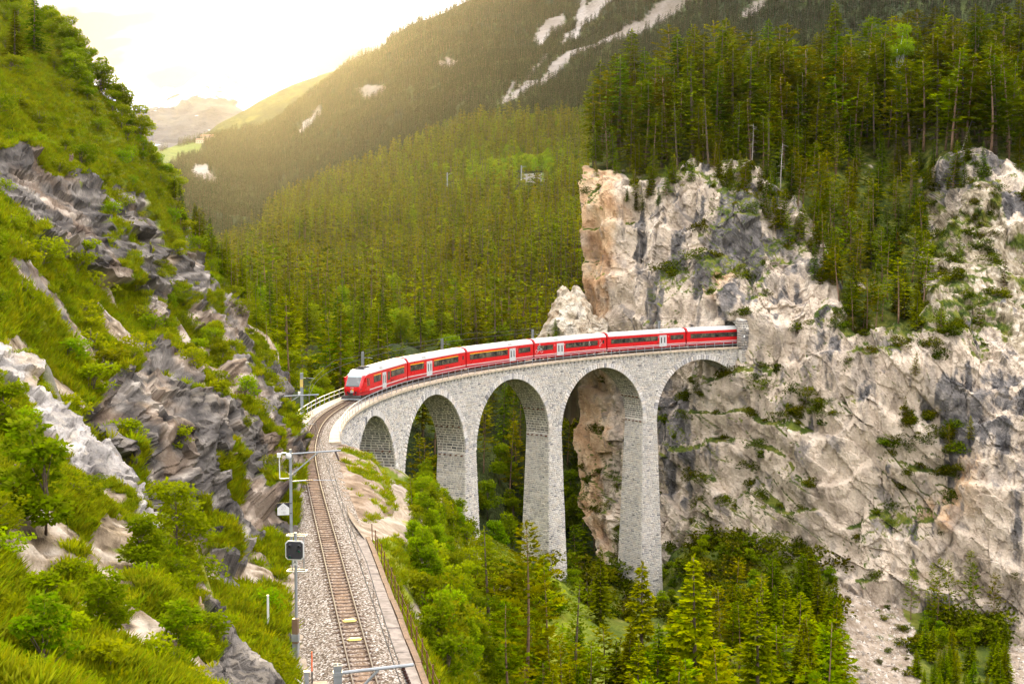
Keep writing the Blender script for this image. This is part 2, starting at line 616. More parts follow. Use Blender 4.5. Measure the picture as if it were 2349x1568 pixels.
def c_cliff(P, px, py, N, A):
    V = P * np.array([1, 1, 0.10])
    S = np.stack([P[..., 0] * 0.75 + P[..., 2] * 0.66, P[..., 1], (P[..., 2] * 0.75 - P[..., 0] * 0.66) * 0.28], -1)
    bed = 0.55 * N5(S, 0.33) + 0.45 * N5(P, 0.35, 4) + 0.05
    pale = cramp(bed, [(0.26, (0.17, 0.145, 0.120)), (0.42, (0.375, 0.318, 0.258)), (0.56, (0.515, 0.445, 0.362)), (0.74, (0.60, 0.535, 0.455))])
    tan = cramp(bed, [(0.28, (0.18, 0.10, 0.055)), (0.45, (0.40, 0.255, 0.145)), (0.6, (0.52, 0.375, 0.24)), (0.75, (0.60, 0.50, 0.37))])
    c = cmix(smooth(A['warm'] + (N5(P, 0.09, 4) - 0.5) * 1.9, 0.36, 0.85), pale, tan)
    grey = cramp(N5(P, 0.8, 3), [(0.28, (0.026, 0.029, 0.037)), (0.52, (0.085, 0.087, 0.093)), (0.75, (0.21, 0.20, 0.195))])
    c = cmix(smooth(0.7 * N5(V, 0.55, 4) + 0.3 * N5(S, 0.8, 3) + (A['dark'] - 0.5) * 0.12, 0.50, 0.60) * 0.6, c, cramp(N5(P, 1.4, 3), [(0.3, (0.14, 0.128, 0.117)), (0.6, (0.32, 0.288, 0.255)), (0.8, (0.44, 0.39, 0.33))]))
    st = 0.78 * N5(V, 0.30) + 0.22 * N5(P, 0.10, 3) + (A['dark'] - 0.5) * 0.34
    c = cmix(smooth(st, 0.52, 0.585) * 0.92, c, grey)
    dg = N5(S + 40, 0.5, 5) + (A['dark'] - 0.5) * 0.16
    c = cmix(smooth(dg, 0.60, 0.70) * 0.7, c, (0.16, 0.152, 0.15))
    c = c * (1 + 0.10 * np.clip(facets(P, (1.7, 1.7, 6.0), 7), -1.5, 1.5))[..., None] * np.array([1.05, 1.0, 0.945])
    soil = cramp(N5(P, 1.0, 3), [(0.25, (0.11, 0.085, 0.05)), (0.5, (0.34, 0.28, 0.19)), (0.72, (0.55, 0.48, 0.38))])
    c = cmix(smooth(A['soil'] + (N5(P, 0.4, 4) - 0.5) * 1.2, 0.42, 0.58), c, soil)
    return cmix(smooth(A['veg'] + (N5(P, 0.36, 4) - 0.5) * 1.3, 0.44, 0.56), c, cramp(N5(P, 0.8, 4), DARKGREENS))
def c_val(P, px, py, N, A):
    soil = cramp(N5(P, 0.9, 4) * 0.6 + N5(P, 2.6, 3) * 0.4, [(0.25, (0.11, 0.078, 0.05)), (0.5, (0.27, 0.212, 0.155)), (0.72, (0.43, 0.365, 0.30))])
    return cmix(smooth(A['veg'] + (N5(P, 0.5, 4) - 0.5) * 1.2, 0.42, 0.58), soil, cmix(smooth(px, 1250, 1500), cramp(0.6 * N5(P, 0.3, 4) + 0.4 * N5(P, 1.5, 2), GREENS), cramp(N5(P, 0.4, 4), DARKGREENS)))
def c_slope(P, px, py, N, A):
    f = cramp(0.7 * N5(P, 0.05, 4) + 0.3 * N5(P, 0.006, 3), [(0.3, (0.010, 0.018, 0.008)), (0.5, (0.028, 0.042, 0.012)), (0.66, (0.06, 0.078, 0.017))])
    sc = cramp(N5(P * np.array([1, 1, 0.3]), 0.02, 4), [(0.3, (0.15, 0.125, 0.10)), (0.6, (0.25, 0.22, 0.195)), (0.8, (0.32, 0.295, 0.27))])
    me = cramp(N5(P, 0.02, 3), [(0.3, (0.07, 0.11, 0.02)), (0.7, (0.12, 0.16, 0.035))])
    c = cmix(smooth(A['scree'] + (N5(P, 0.02, 4) - 0.5) * 0.5, 0.45, 0.56), f, sc)
    return cmix(smooth(A['meadow'], 0.4, 0.6), c, me)
def c_peak(P, px, py, N, A):
    r = cramp(N5(P, 0.012, 4), [(0.3, (0.035, 0.038, 0.055)), (0.55, (0.075, 0.078, 0.095)), (0.75, (0.11, 0.108, 0.105))])
    return cmix(smooth(A['snow'] + (N5(P * np.array([1, 1, 0.5]), 0.018, 4) - 0.5) * 1.4, 0.46, 0.54), r, (0.85, 0.86, 0.9))
M_HILL = mat_ground('hillside_ground', 4.5, 0.8, 0.25, contrast=0.5)
M_CLIFF = mat_ground('limestone_cliff', 2.6, 0.9, 0.45, contrast=0.55)
M_VALLEY = mat_ground('valley_ground', 2.2, 0.8, 0.25, contrast=0.45)
M_SLOPE = mat_ground('far_slope', 0.06, 0.8, 10.0, contrast=0.5)
M_PEAK = mat_ground('snow_peak', 0.012, 0.7, 25.0, contrast=0.25)
COLOUR = {'hillside_ground': c_hill, 'limestone_cliff': c_cliff, 'valley_ground': c_val, 'far_slope': c_slope, 'snow_peak': c_peak}

# ---- left hillside above the line
SLAB = [(-60, 770), (0, 799), (45, 824), (72, 849), (80, 894), (118, 929), (168, 984), (222, 1019), (268, 1074), (295, 1104), (302, 1144), (345, 1189), (378, 1228), (350, 1236), (310, 1224), (300, 1168), (240, 1112), (150, 1069), (120, 1019), (60, 974), (46, 894), (-60, 850)]
BOULDER = [(440, 1318), (470, 1345), (500, 1402), (540, 1450), (580, 1500), (645, 1580), (680, 1620), (680, 1700), (455, 1700), (465, 1568), (490, 1484), (495, 1434), (450, 1374)]
ROCKS = [
    [(-90, 360), (-20, 352), (45, 330), (110, 400), (180, 410), (260, 425), (320, 440), (350, 500), (378, 590), (355, 610), (376, 745), (325, 752), (300, 680), (220, 610), (150, 590), (75, 560), (50, 500), (0, 430), (-90, 430)],
    [(190, 955), (250, 880), (300, 845), (360, 850), (420, 890), (480, 930), (540, 950), (600, 965), (650, 1000), (668, 1100), (668, 1235), (630, 1250), (612, 1225), (600, 1240), (575, 1225), (575, 1285), (530, 1304), (475, 1298), (450, 1240), (400, 1218), (350, 1192), (320, 1156), (270, 1066), (222, 1022), (192, 990)],
    [(560, 1015), (625, 1012), (662, 1060), (666, 1235), (640, 1240), (615, 1164), (588, 1109)],
    [(620, 800), (650, 850), (668, 960), (670, 1040), (640, 1030), (625, 940), (600, 860)],
    [(390, 560), (440, 600), (500, 680), (560, 750), (610, 850), (630, 960), (570, 960), (520, 890), (470, 800), (420, 720), (385, 640)],
    [(300, 800), (345, 790), (420, 850), (440, 900), (400, 930), (340, 880)],
]
D_HILL = depth_map([(-100, -150, 150), (0, 0, 140), (100, 60, 142), (-100, 300, 92), (0, 300, 100), (100, 300, 112), (200, 240, 132), (340, 350, 148),
    (-100, 608, 60), (0, 608, 68), (100, 608, 78), (200, 608, 92), (300, 608, 110), (400, 560, 132), (490, 570, 160), (560, 650, 165),
    (-100, 790, 52), (0, 790, 55), (100, 850, 60), (200, 900, 64), (300, 950, 70), (400, 1000, 76), (500, 1000, 90), (600, 1000, 110), (662, 1030, 121),
    (645, 850, 138), (610, 720, 152), (500, 800, 120), (400, 800, 102), (300, 800, 90), (200, 750, 82), (400, 1200, 70), (500, 1200, 76), (600, 1200, 86),
    (660, 1200, 90), (650, 1300, 77.5), (600, 1400, 65), (550, 1350, 66), (500, 1300, 69), (655, 1500, 61), (560, 1500, 57), (300, 1300, 60), (655, 1600, 55), (0, 1200, 45)])
def d_hill_disp(P, px, py, N):
    rk = np.zeros(px.shape)
    for k, pl in enumerate(ROCKS):
        rk = np.maximum(rk, soft(px, py, pl, 9, 0.03, k))
    S = P * np.array([0.6, 0.4, 1.2])
    S = np.stack([S[..., 0] + 0.6 * S[..., 2], S[..., 1], S[..., 2] - 0.5 * S[..., 0]], -1)
    big = fbm(P * 0.045, 4) * 4.5
    rough = ridged(S * 0.12, 3) * 1.3 + facets(S, (3.6, 2.6, 2.2), 1) * 0.75 + facets(S, (1.1, 0.9, 0.6), 2) * 0.24 + ridged(S * 1.1, 2) * 0.10
    grass = fbm(P * 0.35, 4) * 0.55 + fbm(P * 1.3, 3) * 0.16
    foot = smooth(np.abs(py - 1700) + (680 - px) * 6, 0, 500)      # keep the cutting clear of the track
    return (big * 0.6 + rk * (rough + 0.3) + (1 - rk) * grass) * np.clip(foot, 0.15, 1)
def a_hill(P, px, py, N):
    rk = np.zeros(px.shape)
    for k, pl in enumerate(ROCKS):
        rk = np.maximum(rk, soft(px, py, pl, 9, 0.03, k))
    lo = fbm(P * 0.09, 4)
    patch = smooth(fbm(P * 0.22 + 3.3, 4), 0.02, 0.18) * smooth(py, 380, 520)
    veg = 1 - np.maximum(rk * 0.98, patch * 0.85)
    veg = np.where((rk > 0.5) & (fbm(P * 0.3 + 8, 3) > 0.30), 0.75, veg)
    soil = smooth(patch - rk, 0.2, 0.7) * (lo > -0.05)
    return dict(veg=veg, pale=np.zeros(px.shape), soil=soil)
S_HILL = Sheet('hillside', const(-110), polyline([(-200, 190), (0, 185), (200, 270), (350, 385), (540, 520), (700, 640), (900, 668), (1050, 672), (1250, 668), (1400, 660), (1568, 684), (1700, 700)]),
               polyline([(-110, -180), (40, -90), (105, 60), (160, 150), (215, 225), (275, 300), (340, 355), (400, 445), (470, 545), (545, 628), (610, 712), (640, 790), (660, 880), (675, 990), (690, 1000), (720, 1000)]), const(1640),
               330, 520, D_HILL, d_hill_disp, a_hill, M_HILL, back=((-3, 4, -1.0), (-6, 14, -4), (-8, 30, -12), (-4, 44, -50)))

# ---- foreground spur with the pale slab, on which the viewer stands
D_SPUR = depth_map([(-60, 770, 43), (0, 795, 43), (100, 910, 43), (250, 1055, 41), (345, 1195, 39), (470, 1310, 36), (560, 1432, 34), (640, 1530, 33), (700, 1620, 32),
    (-60, 1000, 31), (0, 1000, 32), (120, 1080, 34), (0, 1200, 25), (0, 1400, 20), (0, 1568, 16.5), (-60, 1640, 14.5), (200, 1300, 27), (200, 1568, 19), (330, 1300, 31), (400, 1420, 28), (400, 1568, 22.5), (540, 1540, 30), (600, 1640, 28)])
def d_spur_disp(P, px, py, N):
    rk = np.maximum(soft(px, py, SLAB, 5, 0.03, 2), soft(px, py, BOULDER, 4, 0.03, 3))
    S = np.stack([P[..., 0] + 0.5 * P[..., 2], P[..., 1] * 0.6, P[..., 2] * 1.4 - 0.6 * P[..., 0]], -1)
    return rk * (ridged(S * 0.25, 3) * 0.35 + 0.12 + facets(S, (1.6, 1.2, 0.9), 3) * 0.22 + facets(S, (0.5, 0.4, 0.3), 4) * 0.07) + (1 - rk) * (fbm(P * 0.5, 5) * 0.75 + fbm(P * 2.2, 3) * 0.12)
def a_spur(P, px, py, N):
    slab = soft(px, py, SLAB, 5, 0.03, 2)
    bo = soft(px, py, BOULDER, 4, 0.03, 3)
    scrape = smooth(fbm(P * 0.45 + 1.7, 4), 0.06, 0.22)
    scrape = np.maximum(scrape, soft(px, py, [(190, 1190), (290, 1180), (330, 1260), (300, 1330), (230, 1330)], 18, 0.03, 6) * 0.8)
    veg = np.clip(1 - np.maximum(np.maximum(slab, bo), scrape * 0.9), 0, 1)
    return dict(veg=veg, pale=slab, soil=scrape * (1 - np.maximum(slab, bo)))
S_SPUR = Sheet('foreground_spur', const(-80), const(720), polyline([(-80, 765), (0, 790), (72, 846), (115, 926), (220, 1016), (290, 1100), (345, 1186), (400, 1236), (460, 1330), (490, 1410), (530, 1458), (570, 1510), (612, 1568), (660, 1640), (730, 1720)]), const(1760),
               300, 320, D_SPUR, d_spur_disp, a_spur, M_HILL, back=((0.12, 0.25, -0.35), (0.35, 0.8, -2.0), (0.6, 1.5, -6), (0.8, 2, -16)))

# ---- valley floor and the bank right of the line
D_VAL = depth_map([(770, 1045, 122), (800, 1048, 123), (850, 1064, 150), (905, 1095, 160), (900, 1200, 95), (850, 1250, 85.5), (955, 1180, 107), (862, 1400, 70.5), (932, 1568, 58.5), (1000, 1568, 69), (1000, 1400, 90), (1000, 1250, 120), (955, 1135, 150),
    (1090, 1245, 192), (1100, 1568, 96), (1200, 1568, 125), (1200, 1400, 160), (1300, 1330, 214), (1490, 1370, 228), (1500, 1568, 160), (1400, 1450, 188), (1530, 1262, 238), (1700, 1240, 229), (1900, 1285, 219), (2080, 1395, 207), (2150, 1410, 205), (2349, 1460, 200), (2600, 1470, 195),
    (1900, 1450, 196), (1900, 1568, 178), (2100, 1568, 180), (2200, 1500, 190), (2349, 1568, 182), (2600, 1600, 175), (1100, 1750, 70), (1500, 1750, 125), (2000, 1750, 150), (2600, 1750, 150), (880, 1750, 46), (960, 1750, 52)])
SCREE_V = [(1905, 1330), (1975, 1300), (2060, 1390), (2100, 1440), (2110, 1568), (2080, 1800), (1890, 1800), (1900, 1500)]
SCREE_V2 = [(2270, 1470), (2400, 1440), (2700, 1500), (2700, 1800), (2310, 1800), (2290, 1560)]
EARTH = [(770, 1040), (840, 1052), (880, 1085), (940, 1130), (945, 1185), (900, 1230), (860, 1240), (835, 1270), (800, 1270), (760, 1100)]
def a_val(P, px, py, N):
    sc = np.maximum(soft(px, py, SCREE_V, 10, 0.02, 1), np.maximum(soft(px, py, SCREE_V2, 8, 0.02, 2), soft(px, py, EARTH, 7, 0.03, 3)))
    ear = soft(px, py, EARTH, 7, 0.03, 3)
    veg = 1 - sc * 0.75 - ear * 0.1
    bare = smooth(fbm(P * 0.25, 4), 0.12, 0.3) * 0.7
    return dict(veg=np.clip(veg - bare * (px < 1100), 0, 1))
S_VAL = Sheet('valley_ground', polyline([(1000, 768), (1180, 800), (1250, 852), (1400, 892), (1568, 950), (1800, 1010)]), const(2650),
              polyline([(760, 1036), (800, 1040), (850, 1056), (920, 1086), (1000, 1140), (1100, 1220), (1200, 1280), (1300, 1318), (1400, 1335), (1480, 1330), (1530, 1240), (1700, 1215), (1900, 1262), (2080, 1372), (2349, 1436), (2660, 1440)]), const(1800),
              460, 250, D_VAL, lambda P, px, py, N: (fbm(P * 0.12, 5) * 1.6 + fbm(P * 0.6, 3) * 0.3) * smooth(np.maximum(px - 830, (px - 700) * (py < 1240) * 0.25), 0, 160), a_val, M_VALLEY, back=((0, 6, -2), (0, 20, -12)))

# ---- the line: a straight, then a curve of 102 m radius that climbs 2 in 100
CX, CY, RI, RT, ZC0, CLIMB = 80.6957, 141.6638, 99.5859, 102.03, -17.1723, 2.15
RO = RI + 4.9
PH_END = 1.1725
def VP(phi, r, dz):
    """a point on the viaduct: angle, radius, height over the underside of the coping"""
    phi, r, dz = np.broadcast_arrays(np.asarray(phi, float), np.asarray(r, float), np.asarray(dz, float))
    return np.stack([CX - r * np.cos(phi), CY + r * np.sin(phi), ZC0 + CLIMB * phi + dz], -1)
def in_tunnel(P):
    dx, dy = CX - P[:, 0], P[:, 1] - CY
    phi, r = np.arctan2(dy, dx), np.hypot(dx, dy)
    dz = P[:, 2] - (ZC0 + CLIMB * phi)
    return (np.abs(r - RT) < 2.5) & (dz > -0.6) & (dz < 5.0) & (phi > 1.162)
# ---- limestone cliff with the tunnel, its top and the wooded ramp
D_CLIFF = depth_map([(1360, 700, 266), (1420, 700, 259), (1500, 700, 251), (1600, 700, 243), (1690, 770, 236.5), (1712, 770, 232.6), (1712, 690, 236), (1712, 850, 233), (1660, 720, 237.5), (1680, 690, 237), (1740, 800, 232.5), (1800, 800, 232), (1900, 800, 227), (2000, 800, 223), (2100, 720, 229), (2200, 700, 230), (2349, 800, 220), (2349, 1100, 202), (2349, 1430, 198),
    (2200, 1100, 209), (2200, 1400, 203), (2000, 1100, 215), (2000, 1330, 211), (1900, 1200, 219), (1800, 1100, 226), (1700, 1100, 233), (1600, 1100, 241), (1540, 1240, 240), (1540, 1000, 247), (1380, 900, 268), (1380, 1150, 264), (1450, 1000, 256), (1600, 880, 246),
    (1400, 330, 300), (1500, 250, 320), (1700, 230, 330), (1900, 210, 340), (2200, 190, 345), (2600, 170, 350), (1370, 400, 272), (1450, 410, 266), (1600, 385, 264), (1700, 395, 262), (1780, 480, 252), (1850, 560, 247), (1900, 640, 241), (1950, 560, 257), (2050, 500, 268), (2100, 420, 284),
    (2110, 640, 246), (2130, 380, 276), (2200, 365, 268), (2300, 400, 262), (2349, 450, 258), (2250, 500, 254), (2349, 600, 243), (1600, 500, 254), (1450, 500, 261), (1500, 600, 255), (1700, 600, 244), (1800, 650, 238), (2600, 500, 250), (2600, 900, 210), (2600, 1450, 190)])
RAMP = [(1700, 385), (1745, 420), (1800, 480), (1860, 560), (1890, 640), (1900, 720), (1960, 800), (2030, 800), (2110, 810), (2130, 640), (2110, 460), (2130, 380), (2120, 300), (1900, 250), (1700, 280)]
TOPSOIL = [(1330, 250), (1345, 412), (1400, 408), (1450, 412), (1485, 430), (1530, 415), (1590, 385), (1650, 400), (1700, 390), (1750, 420), (2120, 375), (2220, 350), (2300, 380), (2400, 430), (2700, 450), (2700, 100), (1330, 100)]
GRASSY = [(2125, 420), (2180, 440), (2260, 480), (2360, 520), (2660, 520), (2660, 860), (2360, 830), (2240, 790), (2130, 760), (1990, 800), (1960, 700), (2090, 640)]
def d_cliff_disp(P, px, py, N):
    top = blur(np.maximum(soft(px, py, RAMP, 26, 0.012, 4), soft(px, py, TOPSOIL, 12, 0.02, 5)), 7)
    low = smooth(py, 700, 1000)
    V = P * np.array([1, 1, 0.22])
    S = np.stack([P[..., 0] * 0.75 + P[..., 2] * 0.65, P[..., 1], (P[..., 2] * 0.75 - P[..., 0] * 0.65) * 0.35], -1)
    ribs = ridged(V * 0.06, 3) * 2.6 + facets(V, (3.2, 5.0, 4.6), 5) * 0.75 + ridged(V * np.array([1, 1, 0.6]) * 0.45, 2) * 0.35
    beds = ridged(S * 0.08 + 4, 3) * 1.8 + facets(S, (2.3, 6.0, 5.5), 6) * 0.6
    med = facets(P, (1.7, 1.7, 6.0), 7) * 0.28 + ridged(P * 0.11 + 2, 3) * 0.8
    fine = facets(P, (0.7, 0.8, 2.0), 8) * 0.17
    ledge = (((P[..., 2] + fbm(P * 0.06, 3) * 9) / 8.5) % 1.0)
    ledge = (smooth(ledge, 0.0, 0.82) - smooth(ledge, 0.82, 1.0)) * 1.1
    rock = fbm(P * 0.03, 3) * 3.0 + ribs * (1 - 0.6 * low) + beds * (0.25 + 0.75 * low) + med + fine + ledge
    wood = fbm(P * 0.08, 4) * 1.2
    calm = smooth(np.hypot((px - 1700) / 1.0, (py - 775)), 14, 60)      # cut back for the portal
    return rock * (1 - top) * calm + wood * top
def a_cliff(P, px, py, N):
    top = np.maximum(soft(px, py, RAMP, 26, 0.012, 4), soft(px, py, TOPSOIL, 12, 0.02, 5))
    gr = soft(px, py, GRASSY, 24, 0.015, 8)
    up = N[..., 2]
    ledgeveg = smooth(up, 0.35, 0.75) * smooth(fbm(P * 0.09 + 4, 4), -0.08, 0.15)
    veg = np.maximum(top * 0.80, ledgeveg * 0.95)
    veg = np.maximum(veg, gr * 0.42)
    warm = np.maximum(0.85 * smooth(-px, -1475, -1375), 0.95 * np.exp(-(((px - 2220) / 120) ** 2 + ((py - 1180) / 190) ** 2)))
    warm = np.maximum(warm, 0.75 * np.exp(-(((px - 1640) / 60) ** 2 + ((py - 660) / 60) ** 2)))
    warm = np.maximum(warm, 0.8 * smooth(-px, -1420, -1395) * (py > 840))
    dark = 0.42 + 0.48 * np.exp(-(((px - 1640) / 170) ** 2 + ((py - 580) / 130) ** 2)) + 0.55 * np.exp(-(((px - 1580) / 45) ** 2 + ((py - 1000) / 130) ** 2))
    dark += 0.45 * np.exp(-(((px - 2200) / 130) ** 2 + ((py - 960) / 110) ** 2)) - 0.42 * np.exp(-(((px - 1900) / 190) ** 2 + ((py - 1140) / 140) ** 2)) - 0.5 * smooth(-px, -1430, -1390)
    dark += 0.45 * np.exp(-(((px - 2160) / 80) ** 2 + ((py - 640) / 110) ** 2)) + 0.35 * np.exp(-(((px - 2240) / 120) ** 2 + ((py - 420) / 60) ** 2))
    soil = np.maximum(top * 0.6, gr * 0.75)
    return dict(veg=veg, warm=warm, dark=dark, soil=soil)
_edge = polyline([(100, 1350), (350, 1352), (420, 1350), (700, 1352), (850, 1350), (1000, 1345), (1100, 1352), (1200, 1368), (1300, 1400), (1500, 1420)])
S_CLIFF = Sheet('limestone_cliff', _edge, const(2660),
                polyline([(1330, 345), (1352, 325), (1450, 270), (1600, 235), (1900, 205), (2200, 185), (2660, 160)]), polyline([(1330, 1300), (1540, 1310), (1700, 1290), (1900, 1330), (2080, 1440), (2349, 1500), (2660, 1510)]),
                540, 560, D_CLIFF, d_cliff_disp, a_cliff, M_CLIFF, back=((10, 40, 12), (32, 120, 25), (45, 160, -20)), wrap=((3, 9, 0), (8, 30, -2), (10, 45, -10)), hole=in_tunnel)

# ---- pale pinnacle beside the cliff, behind the viaduct
D_PIN = depth_map([(1225, 800, 262), (1250, 740, 262), (1290, 700, 259), (1320, 700, 258), (1350, 720, 259), (1390, 760, 258), (1225, 900, 250), (1300, 900, 243), (1390, 900, 248), (1290, 650, 265), (1330, 660, 265)])
S_PIN = Sheet('rock_pinnacle', const(1222), const(1392), polyline([(1222, 790), (1240, 772), (1262, 718), (1276, 682), (1290, 652), (1304, 672), (1316, 656), (1330, 662), (1345, 690), (1360, 720), (1395, 740)]), const(842), 80, 90, D_PIN,
              lambda P, px, py, N: ridged(P * 0.22, 3) * 0.7 + facets(P, (2.2, 2.2, 3.0), 9) * 0.7 + facets(P, (0.8, 0.8, 1.0), 10) * 0.25,
              lambda P, px, py, N: dict(veg=smooth(N[..., 2], 0.55, 0.9) * 0.5, warm=np.full(px.shape, 0.55), dark=np.full(px.shape, -0.6), soil=np.zeros(px.shape)), M_CLIFF, back=((0.5, 2, -0.6), (1, 7, -5), (0, 14, -25)),
              colour=lambda P, px, py, N, A: cramp(N5(P, 0.5, 4) + 0.06 * facets(P, (2.2, 2.2, 3.0), 9), [(0.25, (0.30, 0.22, 0.14)), (0.45, (0.50, 0.42, 0.315)), (0.65, (0.60, 0.535, 0.435)), (0.8, (0.42, 0.375, 0.315))]))

# ---- wooded hill across the gorge
D_WOOD = depth_map([(600, 900, 200), (650, 900, 205), (650, 750, 320), (760, 900, 225), (760, 1060, 200), (1000, 900, 285), (1000, 1100, 245), (1200, 1000, 315), (1200, 1250, 270), (1350, 1000, 345), (1350, 1250, 292), (700, 800, 350), (1000, 800, 380), (1350, 800, 420),
    (1000, 600, 590), (800, 600, 640), (600, 660, 600), (520, 590, 1000), (700, 490, 1050), (900, 400, 1050), (1100, 325, 1050), (1250, 320, 1000), (1400, 330, 950), (1550, 340, 900), (1300, 500, 680), (1450, 600, 600), (540, 720, 520), (1500, 900, 450), (430, 640, 1050), (430, 800, 600)])
def a_wood(P, px, py, N):
    wr = np.maximum(soft(px, py, [(535, 570), (560, 545), (605, 515), (612, 545), (600, 600), (585, 612), (545, 600)], 5, 0.05, 1), soft(px, py, [(655, 600), (690, 565), (715, 560), (690, 590), (660, 615)], 4, 0.05, 2))
    return dict(scree=wr, meadow=soft(px, py, [(1195, 400), (1250, 395), (1255, 425), (1200, 430)], 6, 0.04, 3) + 0 * px)
S_WOOD = Sheet('wooded_hill', const(400), const(1640), polyline([(400, 640), (480, 600), (520, 570), (600, 525), (700, 468), (800, 425), (900, 375), (1000, 330), (1100, 300), (1250, 292), (1400, 300), (1640, 310)]), polyline([(400, 1000), (700, 1180), (1000, 1330), (1640, 1420)]),
               240, 240, D_WOOD, lambda P, px, py, N: fbm(P * 0.012, 5) * 16 * smooth(py, 200, 620) + fbm(P * 0.05, 4) * 3, a_wood, M_SLOPE, back=((0, 60, 4), (-20, 200, -30), (-40, 300, -160)))

# ---- hills and mountains beyond
D_MEAD = depth_map([(300, 330, 1955), (400, 345, 2040), (500, 330, 2210), (650, 330, 2210), (330, 420, 1445), (450, 440, 1445), (600, 450, 1530), (480, 560, 1105), (350, 560, 1020), (700, 560, 1190)])
S_MEAD = Sheet('meadow_hill', const(200), const(800), polyline([(200, 372), (300, 350), (340, 338), (420, 328), (480, 318), (540, 315), (640, 310), (800, 300)]), const(640), 160, 110, D_MEAD,
               lambda P, px, py, N: fbm(P * 0.004, 5) * 30,
               lambda P, px, py, N: dict(scree=soft(px, py, [(422, 392), (440, 376), (470, 372), (500, 395), (498, 410), (450, 404)], 4, 0.06, 1), meadow=soft(px, py, [(300, 352), (345, 340), (420, 330), (468, 322), (455, 345), (420, 352), (380, 378), (330, 378), (300, 365)], 5, 0.05, 2)), M_SLOPE, back=((0, 200, -10), (0, 700, -200)))
D_BIG = depth_map([(440,345,2300),(600,290,2150),(766,195,2100),(962,68,2050),(1089,0,2050),(1300,-160,2100),(500,430,1800),(700,420,1550),(1000,300,1400),(1150,262,1300),(1400,250,1200),(1800,260,1150),(2349,260,1100),(2700,260,1080),(2700,-250,1450),(1900,-250,1650),(1600,0,1550),(1300,60,1850),(2349,0,1300),(1000,450,1180),(1800,450,1000)])
SCREE = [[(1545, -30), (1480, 32), (1420, 66), (1360, 100), (1290, 145), (1225, 195), (1150, 247), (1170, 246), (1235, 208), (1300, 162), (1370, 118), (1440, 82), (1500, 45), (1580, -15)],
         [(1440, -30), (1400, 25), (1345, 72), (1290, 118), (1230, 172), (1160, 238), (1150, 238), (1215, 178), (1270, 130), (1325, 75), (1335, 20), (1322, -30), (1352, -30), (1356, 40), (1395, -30)],
         [(1222, 100), (1250, 66), (1290, 40), (1300, 62), (1270, 96), (1240, 118)], [(832, 225), (870, 208), (905, 205), (880, 222), (850, 240)], [(690, 320), (745, 262), (752, 275), (715, 312)], [(1680, 28), (1735, -6), (1770, -20), (1720, 22)], [(1000, 150), (1030, 132), (1050, 140), (1020, 165)]]
def a_big(P, px, py, N):
    s = np.zeros(px.shape)
    for k, pl in enumerate(SCREE):
        s = np.maximum(s, soft(px, py, pl, 4, 0.04, k))
    return dict(scree=s, meadow=np.zeros(px.shape))
S_BIG = Sheet('forested_mountain', const(380), const(2750), polyline([(380, 372), (440, 345), (503, 312), (601, 287), (669, 258), (766, 200), (903, 122), (962, 76), (1089, 8), (1200, -60), (1400, -120), (1700, -140), (2750, -160)]), polyline([(380, 520), (800, 500), (1400, 470), (2750, 470)]),
              360, 200, D_BIG, lambda P, px, py, N: fbm(P * 0.004, 5) * 28 + ridged(P * 0.01, 3) * 6, a_big, M_SLOPE, back=((0, 200, 5), (0, 500, -200)))
D_RIDGE = depth_map([(400,335,2700),(600,230,2750),(900,115,2800),(1200,110,2800),(400,420,2400),(700,400,2400),(1200,400,2300)])
S_RIDGE = Sheet('distant_ridge', const(330), const(1250), polyline([(330, 372), (434, 322), (500, 284), (571, 245), (640, 212), (700, 188), (800, 150), (903, 116), (1000, 116), (1250, 120)]), const(450), 170, 70, D_RIDGE,
                lambda P, px, py, N: fbm(P * 0.0026, 5) * 28, lambda P, px, py, N: dict(scree=smooth(-py + 0.45 * (900 - px) * -1, -1e9, -1e8) * 0, meadow=0.25 * smooth(-py, -220, -120)), M_SLOPE, back=((0, 250, -20), (0, 600, -300)))
D_PEAK = depth_map([(100,260,3300),(228,228,3300),(480,172,3450),(560,208,3400),(700,185,3600),(900,150,3700),(230,340,2900),(400,340,2900),(900,340,3000),(330,260,3250)])
def a_peak(P, px, py, N):
    crest = np.interp(px, [228, 300, 370, 430, 480, 530, 560, 620, 700, 900], [228, 213, 206, 192, 172, 180, 208, 200, 185, 150])
    sn = 1.0 - smooth(py - crest, 4, 42) * 0.62 - smooth(py - crest, 30, 70) * 0.5
    sn = sn - 0.35 * (py < 205) * (px > 360) * (px < 570)
    return dict(snow=sn + 0.22)
S_PEAK = Sheet('snow_mountain', const(60), const(1000), polyline([(60, 262), (180, 246), (228, 229), (262, 221), (300, 213), (340, 211), (370, 206), (374, 200), (395, 198), (412, 203), (430, 192), (445, 184), (462, 178), (480, 171), (492, 176), (505, 172), (520, 179), (536, 192), (560, 208), (590, 205), (620, 198), (660, 196), (700, 184), (760, 170), (780, 158), (800, 168), (1000, 140)]), const(370), 330, 110, D_PEAK,
               lambda P, px, py, N: fbm(P * 0.005, 6) * 28 * smooth(py, 190, 260) + ridged(P * 0.014, 4) * 9, a_peak, M_PEAK, back=((0, 400, -40), (0, 900, -500)))
# a base under everything, out to the horizon
_g = np.stack(np.meshgrid(np.linspace(-4400, 4400, 41), np.linspace(-2000, 4700, 31)), -1)
_z = -120 + fbm(np.concatenate([_g * 0.0003, np.zeros(_g.shape[:2] + (1,))], -1), 4) * 60 + np.clip(np.hypot(_g[..., 0], _g[..., 1]) - 1500, 0, 1e9) * 0.02
_o = link('ground', mesh_np('ground', np.concatenate([_g, _z[..., None]], -1).reshape(-1, 3), grid_faces(31, 41), M_SLOPE, True, None, np.tile((0.03, 0.045, 0.013), (31 * 41, 1))))
_o['kind'] = 'structure'
print('terrain', round(time.time() - T0, 1))
